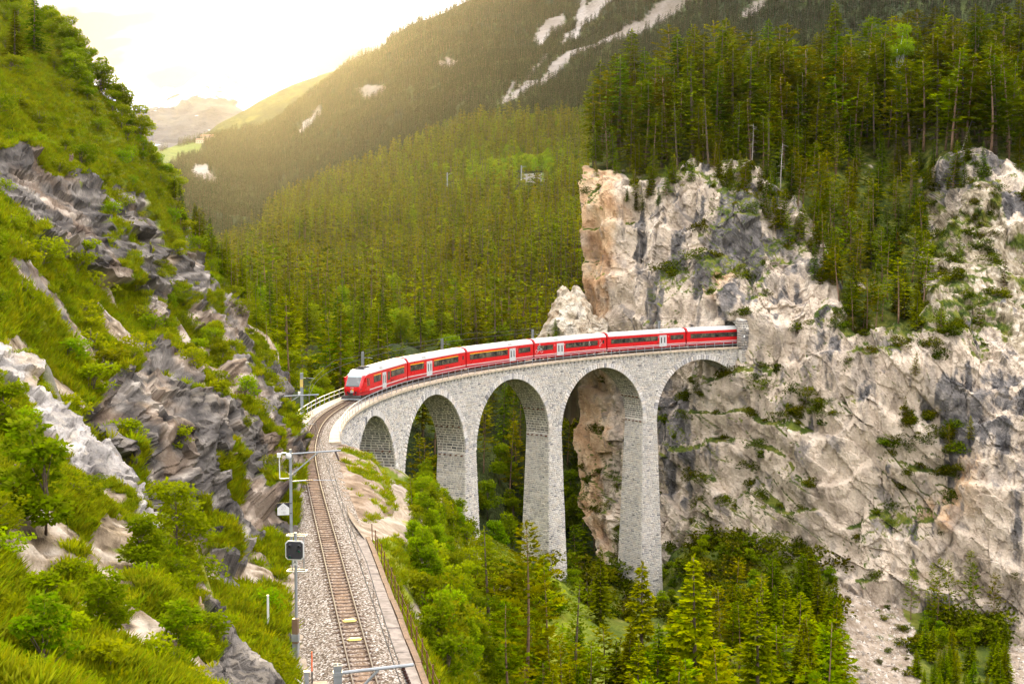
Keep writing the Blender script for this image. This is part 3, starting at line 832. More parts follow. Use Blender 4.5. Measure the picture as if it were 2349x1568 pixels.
# ------------------------------------------------------------------ viaduct
def mat_stone():
    m, nt, out = new_mat('viaduct_stone')
    g = NT(nt)
    w = g.coord('World')
    n = g.noise(w, 2.6, 4, 0.7)
    big = g.noise(w, 0.22, 3, 0.6)
    col = g.n('ShaderNodeAttribute', attribute_name='tint').outputs['Color']
    k = g.math('ADD', 0.45, g.math('ADD', g.math('MULTIPLY', n, 0.7), g.math('MULTIPLY', big, 0.45)))
    mul = g.n('ShaderNodeVectorMath', operation='SCALE')
    nt.links.new(col, mul.inputs[0])
    nt.links.new(k, mul.inputs['Scale'])
    g.bsdf(out, mul.outputs[0], 0.9, g.bump(n, 0.8, 0.08), spec=0.2)
    return m
M_STONE = mat_stone()
M_MORTAR = plain('lime_mortar', (0.66, 0.61, 0.54), 0.95, var=0.2, scale=1.2, spec=0.1)
M_COPING = plain('weathered_coping', (0.44, 0.36, 0.265), 0.9, var=0.22, scale=1.5, spec=0.15)
M_CORBEL = plain('corbel_stone', (0.44, 0.43, 0.41), 0.9, var=0.15, scale=4, spec=0.15)
M_GALV = plain('galvanised_steel', (0.36, 0.38, 0.40), 0.45, 0.6, 0.1, 6)
M_RUST = plain('rusty_iron', (0.14, 0.06, 0.035), 0.85, 0.2, 0.3, 9, 0.2)
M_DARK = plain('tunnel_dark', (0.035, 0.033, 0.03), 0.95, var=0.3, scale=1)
PALETTE = [((0.50, 0.47, 0.43), 6), ((0.42, 0.40, 0.38), 4), ((0.55, 0.49, 0.42), 5), ((0.31, 0.30, 0.295), 1.5), ((0.58, 0.54, 0.49), 6), ((0.20, 0.195, 0.195), 0.4)]
_pc = np.array([p[0] for p in PALETTE]) * 0.90
_pw = np.array([p[1] for p in PALETTE], float)
_pw /= _pw.sum()
def stone_tint():
    return _pc[rng.choice(len(_pc), p=_pw)] * rng.uniform(0.85, 1.12)

A0 = RI * 0.1587                       # arc length of the first crown
SPAN, RAD, RISE = 23.196, 9.994, 1.631
SPRING = -RISE - RAD                   # springing line below the coping
CROWNS = [A0 + k * SPAN for k in range(5)]
PIERS = [c + SPAN / 2 for c in CROWNS[:4]]
PBOT = [-20.0, -36.0, -46.0, -54.0]
BAT = 0.030
A_L, A_R = -0.168 * RI, PH_END * RI + 0.5
HW = SPAN / 2 - RAD                    # half width of a pier at the springing
viaduct = empty('viaduct', 'curved grey stone railway viaduct with tall tapering piers and round arches', 'viaduct', loc=tuple(VP(PIERS[2] / RI, RI + 2.4, -46)))
VLOC = np.array(viaduct.location)
def vpart(name, me):
    o = link(name, me, viaduct)
    return o
def face_map(a, z, out):               # the face seen from the lookout
    below = np.minimum(np.asarray(z, float) - SPRING, 0)
    return VP(np.asarray(a, float) / RI, RI + BAT * below - out, z)
# backing: spandrels, arch barrels and piers
V, Fc = [], []
def quadgrid(P):
    b = sum(len(v) for v in V)
    nv, nu = P.shape[:2]
    V.append(P.reshape(-1, 3))
    Fc.append(grid_faces(nv, nu) + b)
aa = np.unique(np.concatenate([np.arange(A_L, A_R, 0.5)] + [c + RAD * np.cos(np.linspace(0, np.pi, 40)) for c in CROWNS]))
aa = aa[aa <= A_R]
def soffit(a):
    z = np.full(a.shape, SPRING)
    z = np.where(a < CROWNS[0] - RAD, -9.0, z)
    for c in CROWNS:
        d = np.abs(a - c)
        z = np.where(d < RAD, SPRING + np.sqrt(np.maximum(RAD ** 2 - d ** 2, 0)), z)
    return z
zs = soffit(aa)
tt = np.linspace(0, 1, 6)[:, None]
quadgrid(VP(aa[None] / RI, RI + 0.04, -0.02 + tt * (zs[None] + 0.02)))
quadgrid(VP(aa[None] / RI, RO, -0.02 + tt * (zs[None] + 0.02)))
quadgrid(VP(aa[None] / RI, RI + 0.04 + tt * (RO - RI - 0.04), zs[None]))
quadgrid(VP(aa[None] / RI, RI + tt * (RO - RI), 0.0 * zs[None]))
for k, a in enumerate(PIERS):
    zz = np.linspace(SPRING, PBOT[k] - 6, 8)
    d = SPRING - zz
    for sg in (-1, 1):
        e = a + sg * (HW + BAT * d)
        quadgrid(VP(e[:, None] / RI, (RI + 0.04 - BAT * d)[:, None] + np.linspace(0, 1, 4)[None] * (RO - RI - 0.04 + 2 * BAT * d)[:, None], zz[:, None]))
    for inner in (True, False):
        rr = RI + 0.04 - BAT * d if inner else RO + BAT * d
        quadgrid(VP((a + np.linspace(-1, 1, 4)[None] * (HW + BAT * d)[:, None]) / RI, rr[:, None], zz[:, None]))
for e in (A_L, A_R):
    quadgrid(VP(e / RI, RI + tt.T * (RO - RI), np.linspace(0, -12, 5)[:, None]))
core = mesh_np('masonry_core', np.concatenate(V) - VLOC, np.concatenate(Fc), M_MORTAR, False)
vpart('masonry_core', core)

# stones, each a block with its own edges standing proud of the mortar
STONES = []
def block(fm, u0, u1, v0, v1, joint=0.045, hmin=0.05, hmax=0.12, tint=None, tone=1.0):
    j = rng.uniform(-0.025, 0.025, 8)
    q = [(u0 + joint + j[0], v0 + joint + j[1]), (u1 - joint + j[2], v0 + joint + j[3]), (u1 - joint + j[4], v1 - joint + j[5]), (u0 + joint + j[6], v1 - joint + j[7])]
    cu, cv = (u0 + u1) / 2, (v0 + v1) / 2
    bw, bh = 0.045 / max(u1 - u0, 0.1) * 2, 0.045 / max(v1 - v0, 0.1) * 2
    t = [(cu + (p[0] - cu) * (1 - bw), cv + (p[1] - cv) * (1 - bh)) for p in q]
    h = rng.uniform(hmin, hmax) + rng.uniform(-0.02, 0.02, 4)
    U = np.array([p[0] for p in q] + [p[0] for p in t])
    W = np.array([p[1] for p in q] + [p[1] for p in t])
    O = np.array([-0.03] * 4 + list(h))
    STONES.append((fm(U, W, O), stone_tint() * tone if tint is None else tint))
def course(fm, v0, v1, intervals, wmin=0.45, wmax=1.05, **kw):
    for a, b in intervals:
        if b - a < 0.18:
            continue
        u = a
        first = rng.uniform(0.3, 1.0)
        while u < b - 1e-6:
            w = rng.uniform(wmin, wmax) * first
            first = 1.0
            n = min(b, u + w)
            if b - n < 0.28:
                n = b
            block(fm, u, n, v0, v1, **kw)
            u = n
RING = 0.88
zc_ = -0.36
while zc_ > -56:
    h = rng.uniform(0.28, 0.42) if zc_ > SPRING else rng.uniform(0.28, 0.38)
    z1, z0 = zc_, zc_ - h
    zm = (z0 + z1) / 2
    iv = []
    if zm > SPRING:
        edges = [A_L]
        for c in CROWNS:
            dzc = zm - SPRING
            w = math.sqrt(max((RAD + RING) ** 2 - dzc ** 2, 0.0))
            if w > 0.3:
                edges += [c - w, c + w]
        edges.append(A_R)
        for i in range(0, len(edges) - 1, 2):
            if min(edges[i + 1], A_R) - edges[i] > 0.15 and not (edges[i] < CROWNS[0] - 12 and zm < -8.6):
                iv.append((edges[i], min(edges[i + 1], A_R)))
        if zm > -RISE + RING - 0.02:
            iv = [(A_L, A_R)]
    else:
        d = SPRING - zm
        iv = [(a - HW - BAT * d, a + HW + BAT * d) for a, pb in zip(PIERS, PBOT) if zm > pb]
    course(face_map, z0, z1, iv, 0.35, 0.82)
    zc_ = z0
# pier flanks
for k, a in enumerate(PIERS):
    for sg in (-1, 1):
        z1 = SPRING
        def flank(t, z, out, a=a, sg=sg):
            d = SPRING - np.asarray(z, float)
            return VP((a + sg * (HW + BAT * d + out)) / RI, RI - BAT * d + np.asarray(t) * (RO - RI + 2 * BAT * d) / (RO - RI), z)
        while z1 > PBOT[k] and not (sg > 0 and z1 < SPRING - 14):
            h = rng.uniform(0.28, 0.38)
            course(flank, z1 - h, z1, [(-0.02, RO - RI + 0.02)], 0.35, 0.8)
            z1 -= h
# arch soffits: dark weathered stone, with some of the shade put into the tint
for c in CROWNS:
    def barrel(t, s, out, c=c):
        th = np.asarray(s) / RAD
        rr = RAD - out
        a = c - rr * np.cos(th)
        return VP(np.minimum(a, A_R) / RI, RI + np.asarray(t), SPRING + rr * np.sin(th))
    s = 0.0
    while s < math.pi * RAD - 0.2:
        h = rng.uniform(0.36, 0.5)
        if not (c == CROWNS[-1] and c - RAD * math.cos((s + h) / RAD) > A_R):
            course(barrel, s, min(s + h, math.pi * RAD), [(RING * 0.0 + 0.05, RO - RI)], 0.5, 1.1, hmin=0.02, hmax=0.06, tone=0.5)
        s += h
# arch rings: sixty voussoirs to an arch
NV = 58
for c in CROWNS:
    for i in range(NV):
        t0, t1 = math.pi * i / NV, math.pi * (i + 1) / NV
        if c - (RAD + RING) * math.cos(t1) > A_R - 0.1:
            continue
        g = 0.022 / RAD
        L = RING * rng.uniform(0.86, 1.08)
        U, W, O = [], [], []
        for inset, out in ((0.0, -0.03), (0.045, rng.uniform(0.09, 0.15))):
            for (rr, th) in ((RAD - 0.02 + inset, t0 + g + inset / RAD), (RAD - 0.02 + inset, t1 - g - inset / RAD), (RAD + L - inset, t1 - g - inset / (RAD + 1)), (RAD + L - inset, t0 + g + inset / (RAD + 1))):
                U.append(c - rr * math.cos(th))
                W.append(SPRING + rr * math.sin(th))
                O.append(out)
        P = face_map(np.array(U), np.maximum(np.array(W), SPRING), np.array(O))
        tn = stone_tint() * np.array([1.12, 1.12, 1.14]) * 0.95
        o = P.mean(0)
        me = mesh_np('voussoir', P - o, [(4, 5, 6, 7), (0, 1, 5, 4), (1, 2, 6, 5), (2, 3, 7, 6), (3, 0, 4, 7)], M_STONE, False, None, np.tile(tn, (8, 1)))
        link('voussoir', me, viaduct, tuple(o - VLOC))
# the stones that show largest stand alone, the rest are one mass
SF = np.array([(4, 5, 6, 7), (0, 1, 5, 4), (1, 2, 6, 5), (2, 3, 7, 6), (3, 0, 4, 7)])
SV = np.array([s[0] for s in STONES])
ST = np.array([s[1] for s in STONES])
qx, qy, _d = project(SV[:, 4:])
ar = 0.5 * np.abs((qx[:, 2] - qx[:, 0]) * (qy[:, 3] - qy[:, 1]) - (qx[:, 3] - qx[:, 1]) * (qy[:, 2] - qy[:, 0]))
nrm = np.cross(SV[:, 5] - SV[:, 4], SV[:, 7] - SV[:, 4])
nrm *= np.sign((nrm * (SV[:, 4:].mean(1) - SV[:, :4].mean(1))).sum(-1))[:, None]
ar *= ((nrm * -SV[:, 4]).sum(-1) > 0)
order = np.argsort(-ar)
for i in order[:300]:
    o = SV[i].mean(0)
    link('stone', mesh_np('stone', SV[i] - o, SF, M_STONE, False, None, np.tile(ST[i], (8, 1))), viaduct, tuple(o - VLOC))
rest = order[300:]
rv = SV[rest].reshape(-1, 3) - VLOC
rf = (SF[None] + 8 * np.arange(len(rest))[:, None, None]).reshape(-1, 4)
o = vpart('stonework', mesh_np('stonework', rv, rf, M_STONE, False, None, np.repeat(ST[rest], 8, 0)))
o['kind'] = 'stuff'
print('stones', len(STONES))
# coping slabs and the corbels under them
def slab_mesh(r0, r1, a0, a1, z0, z1, mat, name, base):
    P = VP(np.array([a0, a1, a1, a0] * 2) / RI, np.array([r0, r0, r1, r1] * 2), np.array([z0] * 4 + [z1] * 4))
    c = P.mean(0)
    m = MB().hexa(P - c).mesh(name, mat)
    return link(name, m, viaduct, tuple(c - base))
for side in (0, 1):
    a, end = (A_L, A_R) if side == 0 else (-0.058 * RI, A_R)
    k = 0
    while a < end - 0.3:
        b = min(a + 2.0, end)
        dz = rng.uniform(-0.008, 0.008)
        r0, r1 = (RI - 0.38, RI + 0.78) if side == 0 else (RO - 0.95, RO + 0.38)
        slab_mesh(r0, r1, a + 0.012, b - 0.012, 0.0, 0.30 + dz, M_COPING, 'coping_slab', VLOC)
        a = b
a = 0.4 + A_L
cor = MB().hexa([(-0.13, -0.34, -0.02), (0.13, -0.34, -0.02), (0.13, 0.14, -0.02), (-0.13, 0.14, -0.02), (-0.13, -0.34, 0), (0.13, -0.34, 0), (0.13, 0.14, 0), (-0.13, 0.14, 0)])
cor.hexa([(-0.08, -0.16, -0.36), (0.08, -0.16, -0.36), (0.08, 0.14, -0.36), (-0.08, 0.14, -0.36), (-0.13, -0.34, -0.02), (0.13, -0.34, -0.02), (0.13, 0.14, -0.02), (-0.13, 0.14, -0.02)])
cor_me = cor.mesh('corbel', M_CORBEL)
while a < A_R:
    p = VP(a / RI, RI - 0.0, -0.004) - VLOC
    o = link('corbel', cor_me, viaduct, tuple(p))
    o.rotation_euler = (0, 0, math.pi / 2 - a / RI)       # +y of the block points away from the curve centre
    a += 1.0
slab_ = MB()
deck = np.arange(A_L, A_R + 0.5, 1.0)
for i in range(len(deck) - 1):
    slab_.hexa(VP(np.array([deck[i], deck[i + 1], deck[i + 1], deck[i]] * 2) / RI, np.array([RI + 0.78, RI + 0.78, RO - 0.95, RO - 0.95] * 2), np.array([0.02] * 4 + [0.14] * 4)) - VLOC)
slab_.build('deck', M_MORTAR, viaduct)
# iron stubs left in the piers from the building scaffold
stub = MB().box(-0.09, 0.09, -0.38, 0.1, -0.09, 0.09).mesh('iron_stub', M_RUST)
for a in PIERS:
    for lev, dz in ((0, SPRING - 0.4), (1, SPRING + 4.1)):
        for t in (0.5, 1.5, 2.5, 3.5, 4.4):
            hw = HW if lev == 0 else (SPAN / 2 - math.sqrt(RAD ** 2 - 4.1 ** 2))
            p = VP((a - hw - 0.02) / RI, RI + t, dz) - VLOC
            o = link('iron_stub', stub, viaduct, tuple(p))
            o.rotation_euler = (rng.uniform(-0.2, 0.2), 0, -a / RI + rng.uniform(-0.2, 0.2))

# railings along both edges
def railing(name, label, r, a0, a1, step=2.0):
    base = VP((a0 + a1) / 2 / RI, r, 0.3)
    root = empty(name, label, 'railing', 'railings of the viaduct', tuple(base))
    post = MB().box(-0.035, 0.035, -0.035, 0.035, 0, 1.05).mesh('post', M_GALV)
    a = a0
    pts = []
    while a <= a1 + 0.01:
        p = VP(a / RI, r, 0.29)
        o = link('post', post, root, tuple(p - base))
        o.rotation_euler = (0, 0, -a / RI)
        a += step
    line = np.arange(a0, a1 + 0.5, 1.0)
    for h, rad in ((1.05, 0.04), (0.56, 0.03)):
        MB().tube([VP(x / RI, r, 0.29 + h) - base for x in line], rad, 6).build('handrail' if h > 1 else 'knee_rail', M_GALV, root)
    return root
railing('railing', 'grey steel railing along the arch-side edge of the viaduct in front of the train', RI - 0.28, A_L + 0.2, A_R - 0.4)
railing('railing', 'grey steel railing along the far edge of the viaduct left of the train front', RO + 0.28, -0.055 * RI, A_R - 0.4)

# tunnel portal of rubble stone
T_END = A_R - 0.05
portal = empty('tunnel_portal', 'dark rubble stone tunnel portal where the train comes out of the cliff', 'tunnel portal', loc=tuple(VP(PH_END, RT, 0)))
PL = np.array(portal.location)
AP = PH_END * RI + 0.05
opening = [(-2.15, -0.2)] + [(-2.15 * math.cos(t), 2.75 + 2.15 * math.sin(t)) for t in np.linspace(0, math.pi, 17)] + [(2.15, -0.2)]
outer = None
PV, PF = [], []
ang = lambda p: math.atan2(p[1] - 1.5, p[0])
no = len(opening)
def onouter(p):
    best = None
    dx, dy = p[0] - 0.0, p[1] - 1.5
    k = 1.0
    while k < 6 and inpoly(np.array(dx * k), np.array(1.5 + dy * k), [(-3.7, -0.2), (-3.7, 5.3), (-2.4, 5.6), (0, 5.7), (2.0, 5.5), (2.9, 4.9), (2.9, -0.2)]):
        k += 0.02
    return (dx * k, max(-0.2, 1.5 + dy * k))
oo = [onouter(p) for p in opening]
for dep in (0.0, 1.5):
    for ring in (opening, oo):
        PV += [VP((AP + dep) / RI, RT + x, z) - PL for x, z in ring]
for i in range(no - 1):
    PF += [(i, i + 1, no + i + 1, no + i), (no + i, no + i + 1, 3 * no + i + 1, 3 * no + i), (i, i + 1, 2 * no + i + 1, 2 * no + i)]
PF += [(no, 3 * no, 2 * no, 0), (2 * no - 1, 4 * no - 1, 3 * no - 1, no - 1)]
link('wall_core', mesh_np('wall_core', np.array(PV), np.array(PF), M_MORTAR, False), portal)
_n = len(STONES)
STONES.clear()
dk = np.array([0.36, 0.36, 0.37])
z = -12.0
while z < 5.0:
    h = rng.uniform(0.35, 0.5)
    def side(t, zz, out):
        return VP((AP + np.asarray(t)) / RI, RT - 3.7 - np.asarray(out) * 1.0, zz)
    course(side, z, z + h, [(0.0, 1.5)], 0.4, 0.8, hmin=0.03, hmax=0.16)
    def front(t, zz, out):
        return VP((AP - np.asarray(out)) / RI, RT + np.asarray(t), zz)
    zm = z + h / 2
    if z > -0.2:
        w = 2.2 if zm < 2.75 else math.sqrt(max(0, 2.2 ** 2 - (zm - 2.75) ** 2)) if zm < 4.95 else 0
        course(front, z, z + h, [(-3.7, -w), (w, 2.85)] if w > 0.1 else [(-3.7, 1.0 if zm > 5.5 else 2.4)], 0.4, 0.9)
    z += h
for P, tn in STONES:
    o = P.mean(0)
    link('stone', mesh_np('stone', P - o, SF, M_STONE, False, None, np.tile(tn * 0.62, (8, 1))), portal, tuple(o - PL))
b_ = MB()
for i in range(6):
    pass
b_.hexa(VP(np.array([AP + 0.05, AP + 1.45, AP + 1.45, AP + 0.05] * 2) / RI, np.array([RT - 3.68, RT - 3.68, RT + 2.8, RT + 2.8] * 2), np.array([-14.0] * 4 + [-0.22] * 4)) - PL)
b_.build('footing', M_MORTAR, portal)
# the lined bore behind it
TV = np.concatenate([np.array([VP((AP + 1.4 + d) / RI, RT + x * 1.02, zz) for x, zz in opening]) for d in (0, 4, 8, 14, 22)]) - PL
TF = [(r_ * no + i, r_ * no + i + 1, (r_ + 1) * no + i + 1, (r_ + 1) * no + i) for r_ in range(4) for i in range(no - 1)]
link('bore', mesh_np('bore', TV, TF, M_DARK, True), portal)
MB().box(-0.2, 0.2, -0.03, 0.03, -0.18, 0.18).build('marker_plate', plain('white_plate', (0.8, 0.8, 0.78), 0.5), portal, tuple(VP((AP + 0.35) / RI, RT - 3.95, 2.3) - PL)).rotation_euler = (0, 0, math.pi / 2 - PH_END - math.pi / 2)
print('viaduct', round(time.time() - T0, 1))
# ------------------------------------------------------------------ railway line
_ctl = [(-0.26, 25.0), (-6.55, 55.22), (-11.17, 77.51), (-17.04, 106.19), (-19.35, 119.2)] + [tuple(VP(p, RT, 0)[:2]) for p in np.arange(-0.09, 1.33, 0.06)]
_ctl = np.array(_ctl)
def catmull(C, n=24):
    C = np.concatenate([2 * C[:1] - C[1:2], C, 2 * C[-1:] - C[-2:-1]])
    out = []
    for i in range(1, len(C) - 2):
        p0, p1, p2, p3 = C[i - 1:i + 3]
        t = np.linspace(0, 1, n, endpoint=False)[:, None]
        l1, l2, l3 = (np.linalg.norm(b - a) ** 0.5 for a, b in ((p0, p1), (p1, p2), (p2, p3)))
        m1 = l2 * ((p1 - p0) / l1 - (p2 - p0) / (l1 + l2) + (p2 - p1) / l2)
        m2 = l2 * ((p2 - p1) / l2 - (p3 - p1) / (l2 + l3) + (p3 - p2) / l3)
        out.append((2 * t ** 3 - 3 * t ** 2 + 1) * p1 + (t ** 3 - 2 * t ** 2 + t) * m1 + (-2 * t ** 3 + 3 * t ** 2) * p2 + (t ** 3 - t ** 2) * m2)
    return np.concatenate(out + [C[-2:-1]])
_cl = catmull(_ctl)
_sl = np.concatenate([[0], np.cumsum(np.linalg.norm(np.diff(_cl, axis=0), axis=1))])
_k0 = np.argmin(np.hypot(*(_cl - VP(0, RT, 0)[:2]).T))
S_ZERO = _sl[_k0]                                     # chainage of angle 0
def line(s, off=0.0, dz=0.0):
    """a point beside the line: chainage, offset to the right, height over the rail head"""
    s = np.asarray(s, float)
    x, y = np.interp(s, _sl, _cl[:, 0]), np.interp(s, _sl, _cl[:, 1])
    x2, y2 = np.interp(s + 0.5, _sl, _cl[:, 0]), np.interp(s + 0.5, _sl, _cl[:, 1])
    x1, y1 = np.interp(s - 0.5, _sl, _cl[:, 0]), np.interp(s - 0.5, _sl, _cl[:, 1])
    tx, ty = x2 - x1, y2 - y1
    l = np.hypot(tx, ty)
    tx, ty = tx / l, ty / l
    z = ZC0 + 0.52 + CLIMB * (s - S_ZERO) / RT
    return np.stack(np.broadcast_arrays(x + ty * off, y - tx * off, z + dz), -1)
def heading(s):
    a, b = line(s - 0.3), line(s + 0.3)
    return math.atan2(b[1] - a[1], b[0] - a[0])
def s_at_y(y):
    return float(np.interp(y, _cl[:_k0 + 40, 1], _sl[:_k0 + 40]))
S_END = S_ZERO + PH_END * RT
# ballast: chippings as colour cells with relief, plus loose stones on top
def mat_ballast():
    m, nt, out = new_mat('ballast_bed')
    g = NT(nt)
    w = g.coord('World')
    v = g.n('ShaderNodeTexVoronoi')
    nt.links.new(w, v.inputs['Vector'])
    v.inputs['Scale'].default_value = 9.0
    c = g.ramp(v.outputs['Color'], [(0.15, (0.10, 0.075, 0.055)), (0.4, (0.23, 0.185, 0.145)), (0.65, (0.34, 0.30, 0.26)), (0.9, (0.48, 0.445, 0.405))])
    c = g.mix(g.step(v.outputs['Distance'], 0.35, 0.75), c, (0.07, 0.05, 0.035))
    rust = g.step(g.attr('rust'), 0.15, 1.0)
    c = g.mix(g.math('MULTIPLY', rust, 0.72), c, (0.21, 0.125, 0.072))
    g.bsdf(out, c, 0.95, g.bump(g.math('SUBTRACT', 1.0, v.outputs['Distance']), 0.9, 0.05), spec=0.1)
    return m
M_BALLAST = mat_ballast()
M_RAIL = plain('rail_steel', (0.10, 0.055, 0.038), 0.6, 0.5, 0.2, 8)
M_RAILTOP = plain('rail_head', (0.085, 0.072, 0.072), 0.6, 0.0, 0.1, 8, 0.12)
M_SLEEPER = plain('steel_sleeper', (0.085, 0.052, 0.036), 0.85, 0.1, 0.3, 5)
prof = [(-2.75, -0.62), (-2.3, -0.52), (-1.75, -0.34), (-1.25, -0.16), (-0.75, -0.14), (-0.4, -0.155), (0, -0.15), (0.4, -0.155), (0.75, -0.14), (1.25, -0.16), (1.7, -0.32), (2.2, -0.48), (2.75, -0.60)]
def bed(name, s0, s1, prof, step, edge=True):
    ss = np.arange(s0, s1, step)
    off = np.interp(np.linspace(0, len(prof) - 1, 61), np.arange(len(prof)), [p[0] for p in prof])
    dz = np.interp(np.linspace(0, len(prof) - 1, 61), np.arange(len(prof)), [p[1] for p in prof])
    P = line(ss[:, None], off[None], dz[None])
    P[..., 2] += fbm(P * 2.6, 3) * 0.05
    rust = np.exp(-((off / 0.62) ** 4))[None] * (0.75 + 0.5 * fbm(P * 0.2, 2))
    me = mesh_np(name, P.reshape(-1, 3), grid_faces(*P.shape[:2]), M_BALLAST, True, dict(rust=rust))
    o = link(name, me)
    o['kind'] = 'structure'
    return o
bed('ballast_bed', 4, S_ZERO - 0.16 * RT, prof, 0.25)
bed('ballast_bed', S_ZERO - 0.165 * RT, S_END + 20, [(-1.62, -0.36), (-1.2, -0.19), (-0.75, -0.15), (0, -0.2), (0.75, -0.15), (1.2, -0.19), (1.7, -0.36)], 0.4)
# track: two rails and every sleeper
track = empty('railway_track', 'single metre gauge track with rusty sleepers curving on to the viaduct', 'railway track', loc=tuple(line(60.0)))
TL = np.array(track.location)
ss = np.arange(5, S_END + 18, 0.6)
for sg in (-1, 1):
    o_ = 0.535 * sg
    web = MB()
    n = len(ss)
    sec = [(-0.055, -0.13), (0.055, -0.13), (0.02, -0.10), (0.02, -0.045), (0.036, -0.03), (0.036, -0.006), (-0.036, -0.006), (-0.036, -0.03), (-0.02, -0.045), (-0.02, -0.10)]
    Pq = np.stack([line(ss, o_ + a, b) for a, b in sec], 1) - TL
    Fq = [(i * 10 + k, i * 10 + (k + 1) % 10, (i + 1) * 10 + (k + 1) % 10, (i + 1) * 10 + k) for i in range(n - 1) for k in range(10)]
    rl = link('rail', mesh_np('rail', Pq.reshape(-1, 3), Fq, M_RAIL, False), track)
    Ph = np.stack([line(ss, o_ + a, b) for a, b in ((-0.034, -0.004), (-0.022, 0.002), (0.022, 0.002), (0.034, -0.004))], 1) - TL
    Fh = [(i * 4 + k, i * 4 + k + 1, (i + 1) * 4 + k + 1, (i + 1) * 4 + k) for i in range(n - 1) for k in range(3)]
    link('rail_head', mesh_np('rail_head', Ph.reshape(-1, 3), Fh, M_RAILTOP, True), rl)
sl = MB().hexa([(-0.13, -0.92, -0.10), (0.13, -0.92, -0.10), (0.13, 0.92, -0.10), (-0.13, 0.92, -0.10), (-0.075, -0.88, 0.0), (0.075, -0.88, 0.0), (0.075, 0.88, 0.0), (-0.075, 0.88, 0.0)])
for yy in (-0.64, -0.43, 0.43, 0.64):
    sl.box(-0.05, 0.05, yy - 0.05, yy + 0.05, 0.0, 0.045)
sl_me = sl.mesh('sleeper', M_SLEEPER)
s = 8.0
while s < S_ZERO + 18:
    o = link('sleeper', sl_me, track, tuple(line(s, 0, -0.118) - TL))
    o.rotation_euler = (0, 0, heading(s) + rng.uniform(-0.01, 0.01))
    s += 0.66
M_YEL = plain('yellow_plastic', (0.62, 0.45, 0.12), 0.5, 0, 0.08)
for s, lab in ((s_at_y(64.9), 'yellow signal magnet between the rails, farther from the lookout'), (s_at_y(61.8), 'yellow signal magnet between the rails, just behind the mast bracket')):
    o = MB().hexa([(-0.16, -0.3, -0.08), (0.16, -0.3, -0.08), (0.16, 0.3, -0.08), (-0.16, 0.3, -0.08), (-0.1, -0.25, 0.02), (0.1, -0.25, 0.02), (0.1, 0.25, 0.02), (-0.1, 0.25, 0.02)]).box(-0.05, 0.05, -0.36, 0.36, -0.09, -0.03).build('track_magnet', M_YEL, None, tuple(line(s, 0.04, -0.02)))
    o.rotation_euler = (0, 0, heading(s))
    tag(o, lab, 'track magnet', 'signal magnets in the track')

# ------------------------------------------------------------------ overhead line masts
M_MAST = plain('mast_steel', (0.27, 0.285, 0.295), 0.5, 0.4, 0.1, 3)
M_INSUL = plain('brown_insulator', (0.06, 0.025, 0.02), 0.25, 0, 0.1, 8, 0.6)
M_WHITE = plain('white_enamel', (0.62, 0.62, 0.60), 0.4, 0, 0.04)
M_BLACK = plain('black_paint', (0.02, 0.02, 0.022), 0.5, 0, 0.2)
def hbeam(h, w=0.26, t=0.025):
    m = MB()
    m.box(-w / 2, w / 2, -w / 2, -w / 2 + t, 0, h).box(-w / 2, w / 2, w / 2 - t, w / 2, 0, h).box(-t / 2, t / 2, -w / 2 + t, w / 2 - t, 0, h)
    return m
def insulator(m, p, q, r=0.07):
    p, q = Vector(p), Vector(q)
    for k in range(6):
        a, b = p.lerp(q, k / 6 + 0.02), p.lerp(q, k / 6 + 0.12)
        m.tube([a, b], r, 8)
    m.tube([p, q], r * 0.45, 6)
    return m
def mast(label, base, rz, h, arm=None, brace=None, pos=None, w=0.26):
    """arm: (z, length) of the bracket; +x points over the track"""
    root = empty('catenary_mast', label, 'catenary mast', 'masts of the overhead line', tuple(base), rz)
    hbeam(h, w).build('post', M_MAST, root)
    MB().box(-0.3, 0.3, -0.3, 0.3, -0.5, 0.06).build('foundation', M_MORTAR, root)
    if arm:
        z, L = arm
        MB().tube([(0.1, 0, z), (L, 0, z + 0.12)], 0.055, 8).build('bracket_tube', M_MAST, root)
        MB().tube([(0.1, 0, z - brace[0]), (brace[1], 0, z + 0.02)], 0.045, 8).build('bracket_brace', M_MAST, root)
        insulator(MB(), (L - 0.35, 0, z + 0.05), (L - 0.12, 0.15, z - 0.55)).build('insulator', M_INSUL, root)
        m = MB().box(-w / 2 - 0.02, w / 2 + 0.02, -w / 2 - 0.02, w / 2 + 0.02, z - 0.05, z + 0.05)
        m.box(-w / 2 - 0.02, w / 2 + 0.02, -w / 2 - 0.02, w / 2 + 0.02, z - brace[0] - 0.05, z - brace[0] + 0.05)
        m.build('clamp', M_GALV, root)
        if pos:
            p = MB().tube([(0.1, 0, pos), (1.0, 0, pos + 0.03)], 0.035, 6).tube([(1.45, 0, pos + 0.04), (L * 0.9, 0, pos - 0.02)], 0.02, 5)
            p.build('steady_arm', M_GALV, root)
            insulator(MB(), (1.0, 0, pos + 0.03), (1.45, 0, pos + 0.04), 0.06).build('insulator', M_INSUL, root)
    return root
s1 = s_at_y(38.5)
b1 = line(s1, -2.35, -0.55)
m1 = mast('square steel catenary mast in the foreground beside the track, cut by the frame bottom', b1, heading(s1) - math.pi / 2 - 0.02, 7.28, (7.02, 2.35), (1.15, 1.25), None, 0.25)
s2 = s_at_y(81.5)
b2 = line(s2, -2.45, -0.55)
m2 = mast('slim catenary mast with surveillance camera beside the rock wall left of the track', b2, heading(s2) - math.pi / 2, 6.85, (6.55, 3.25), (1.35, 1.75), 4.75, 0.18)
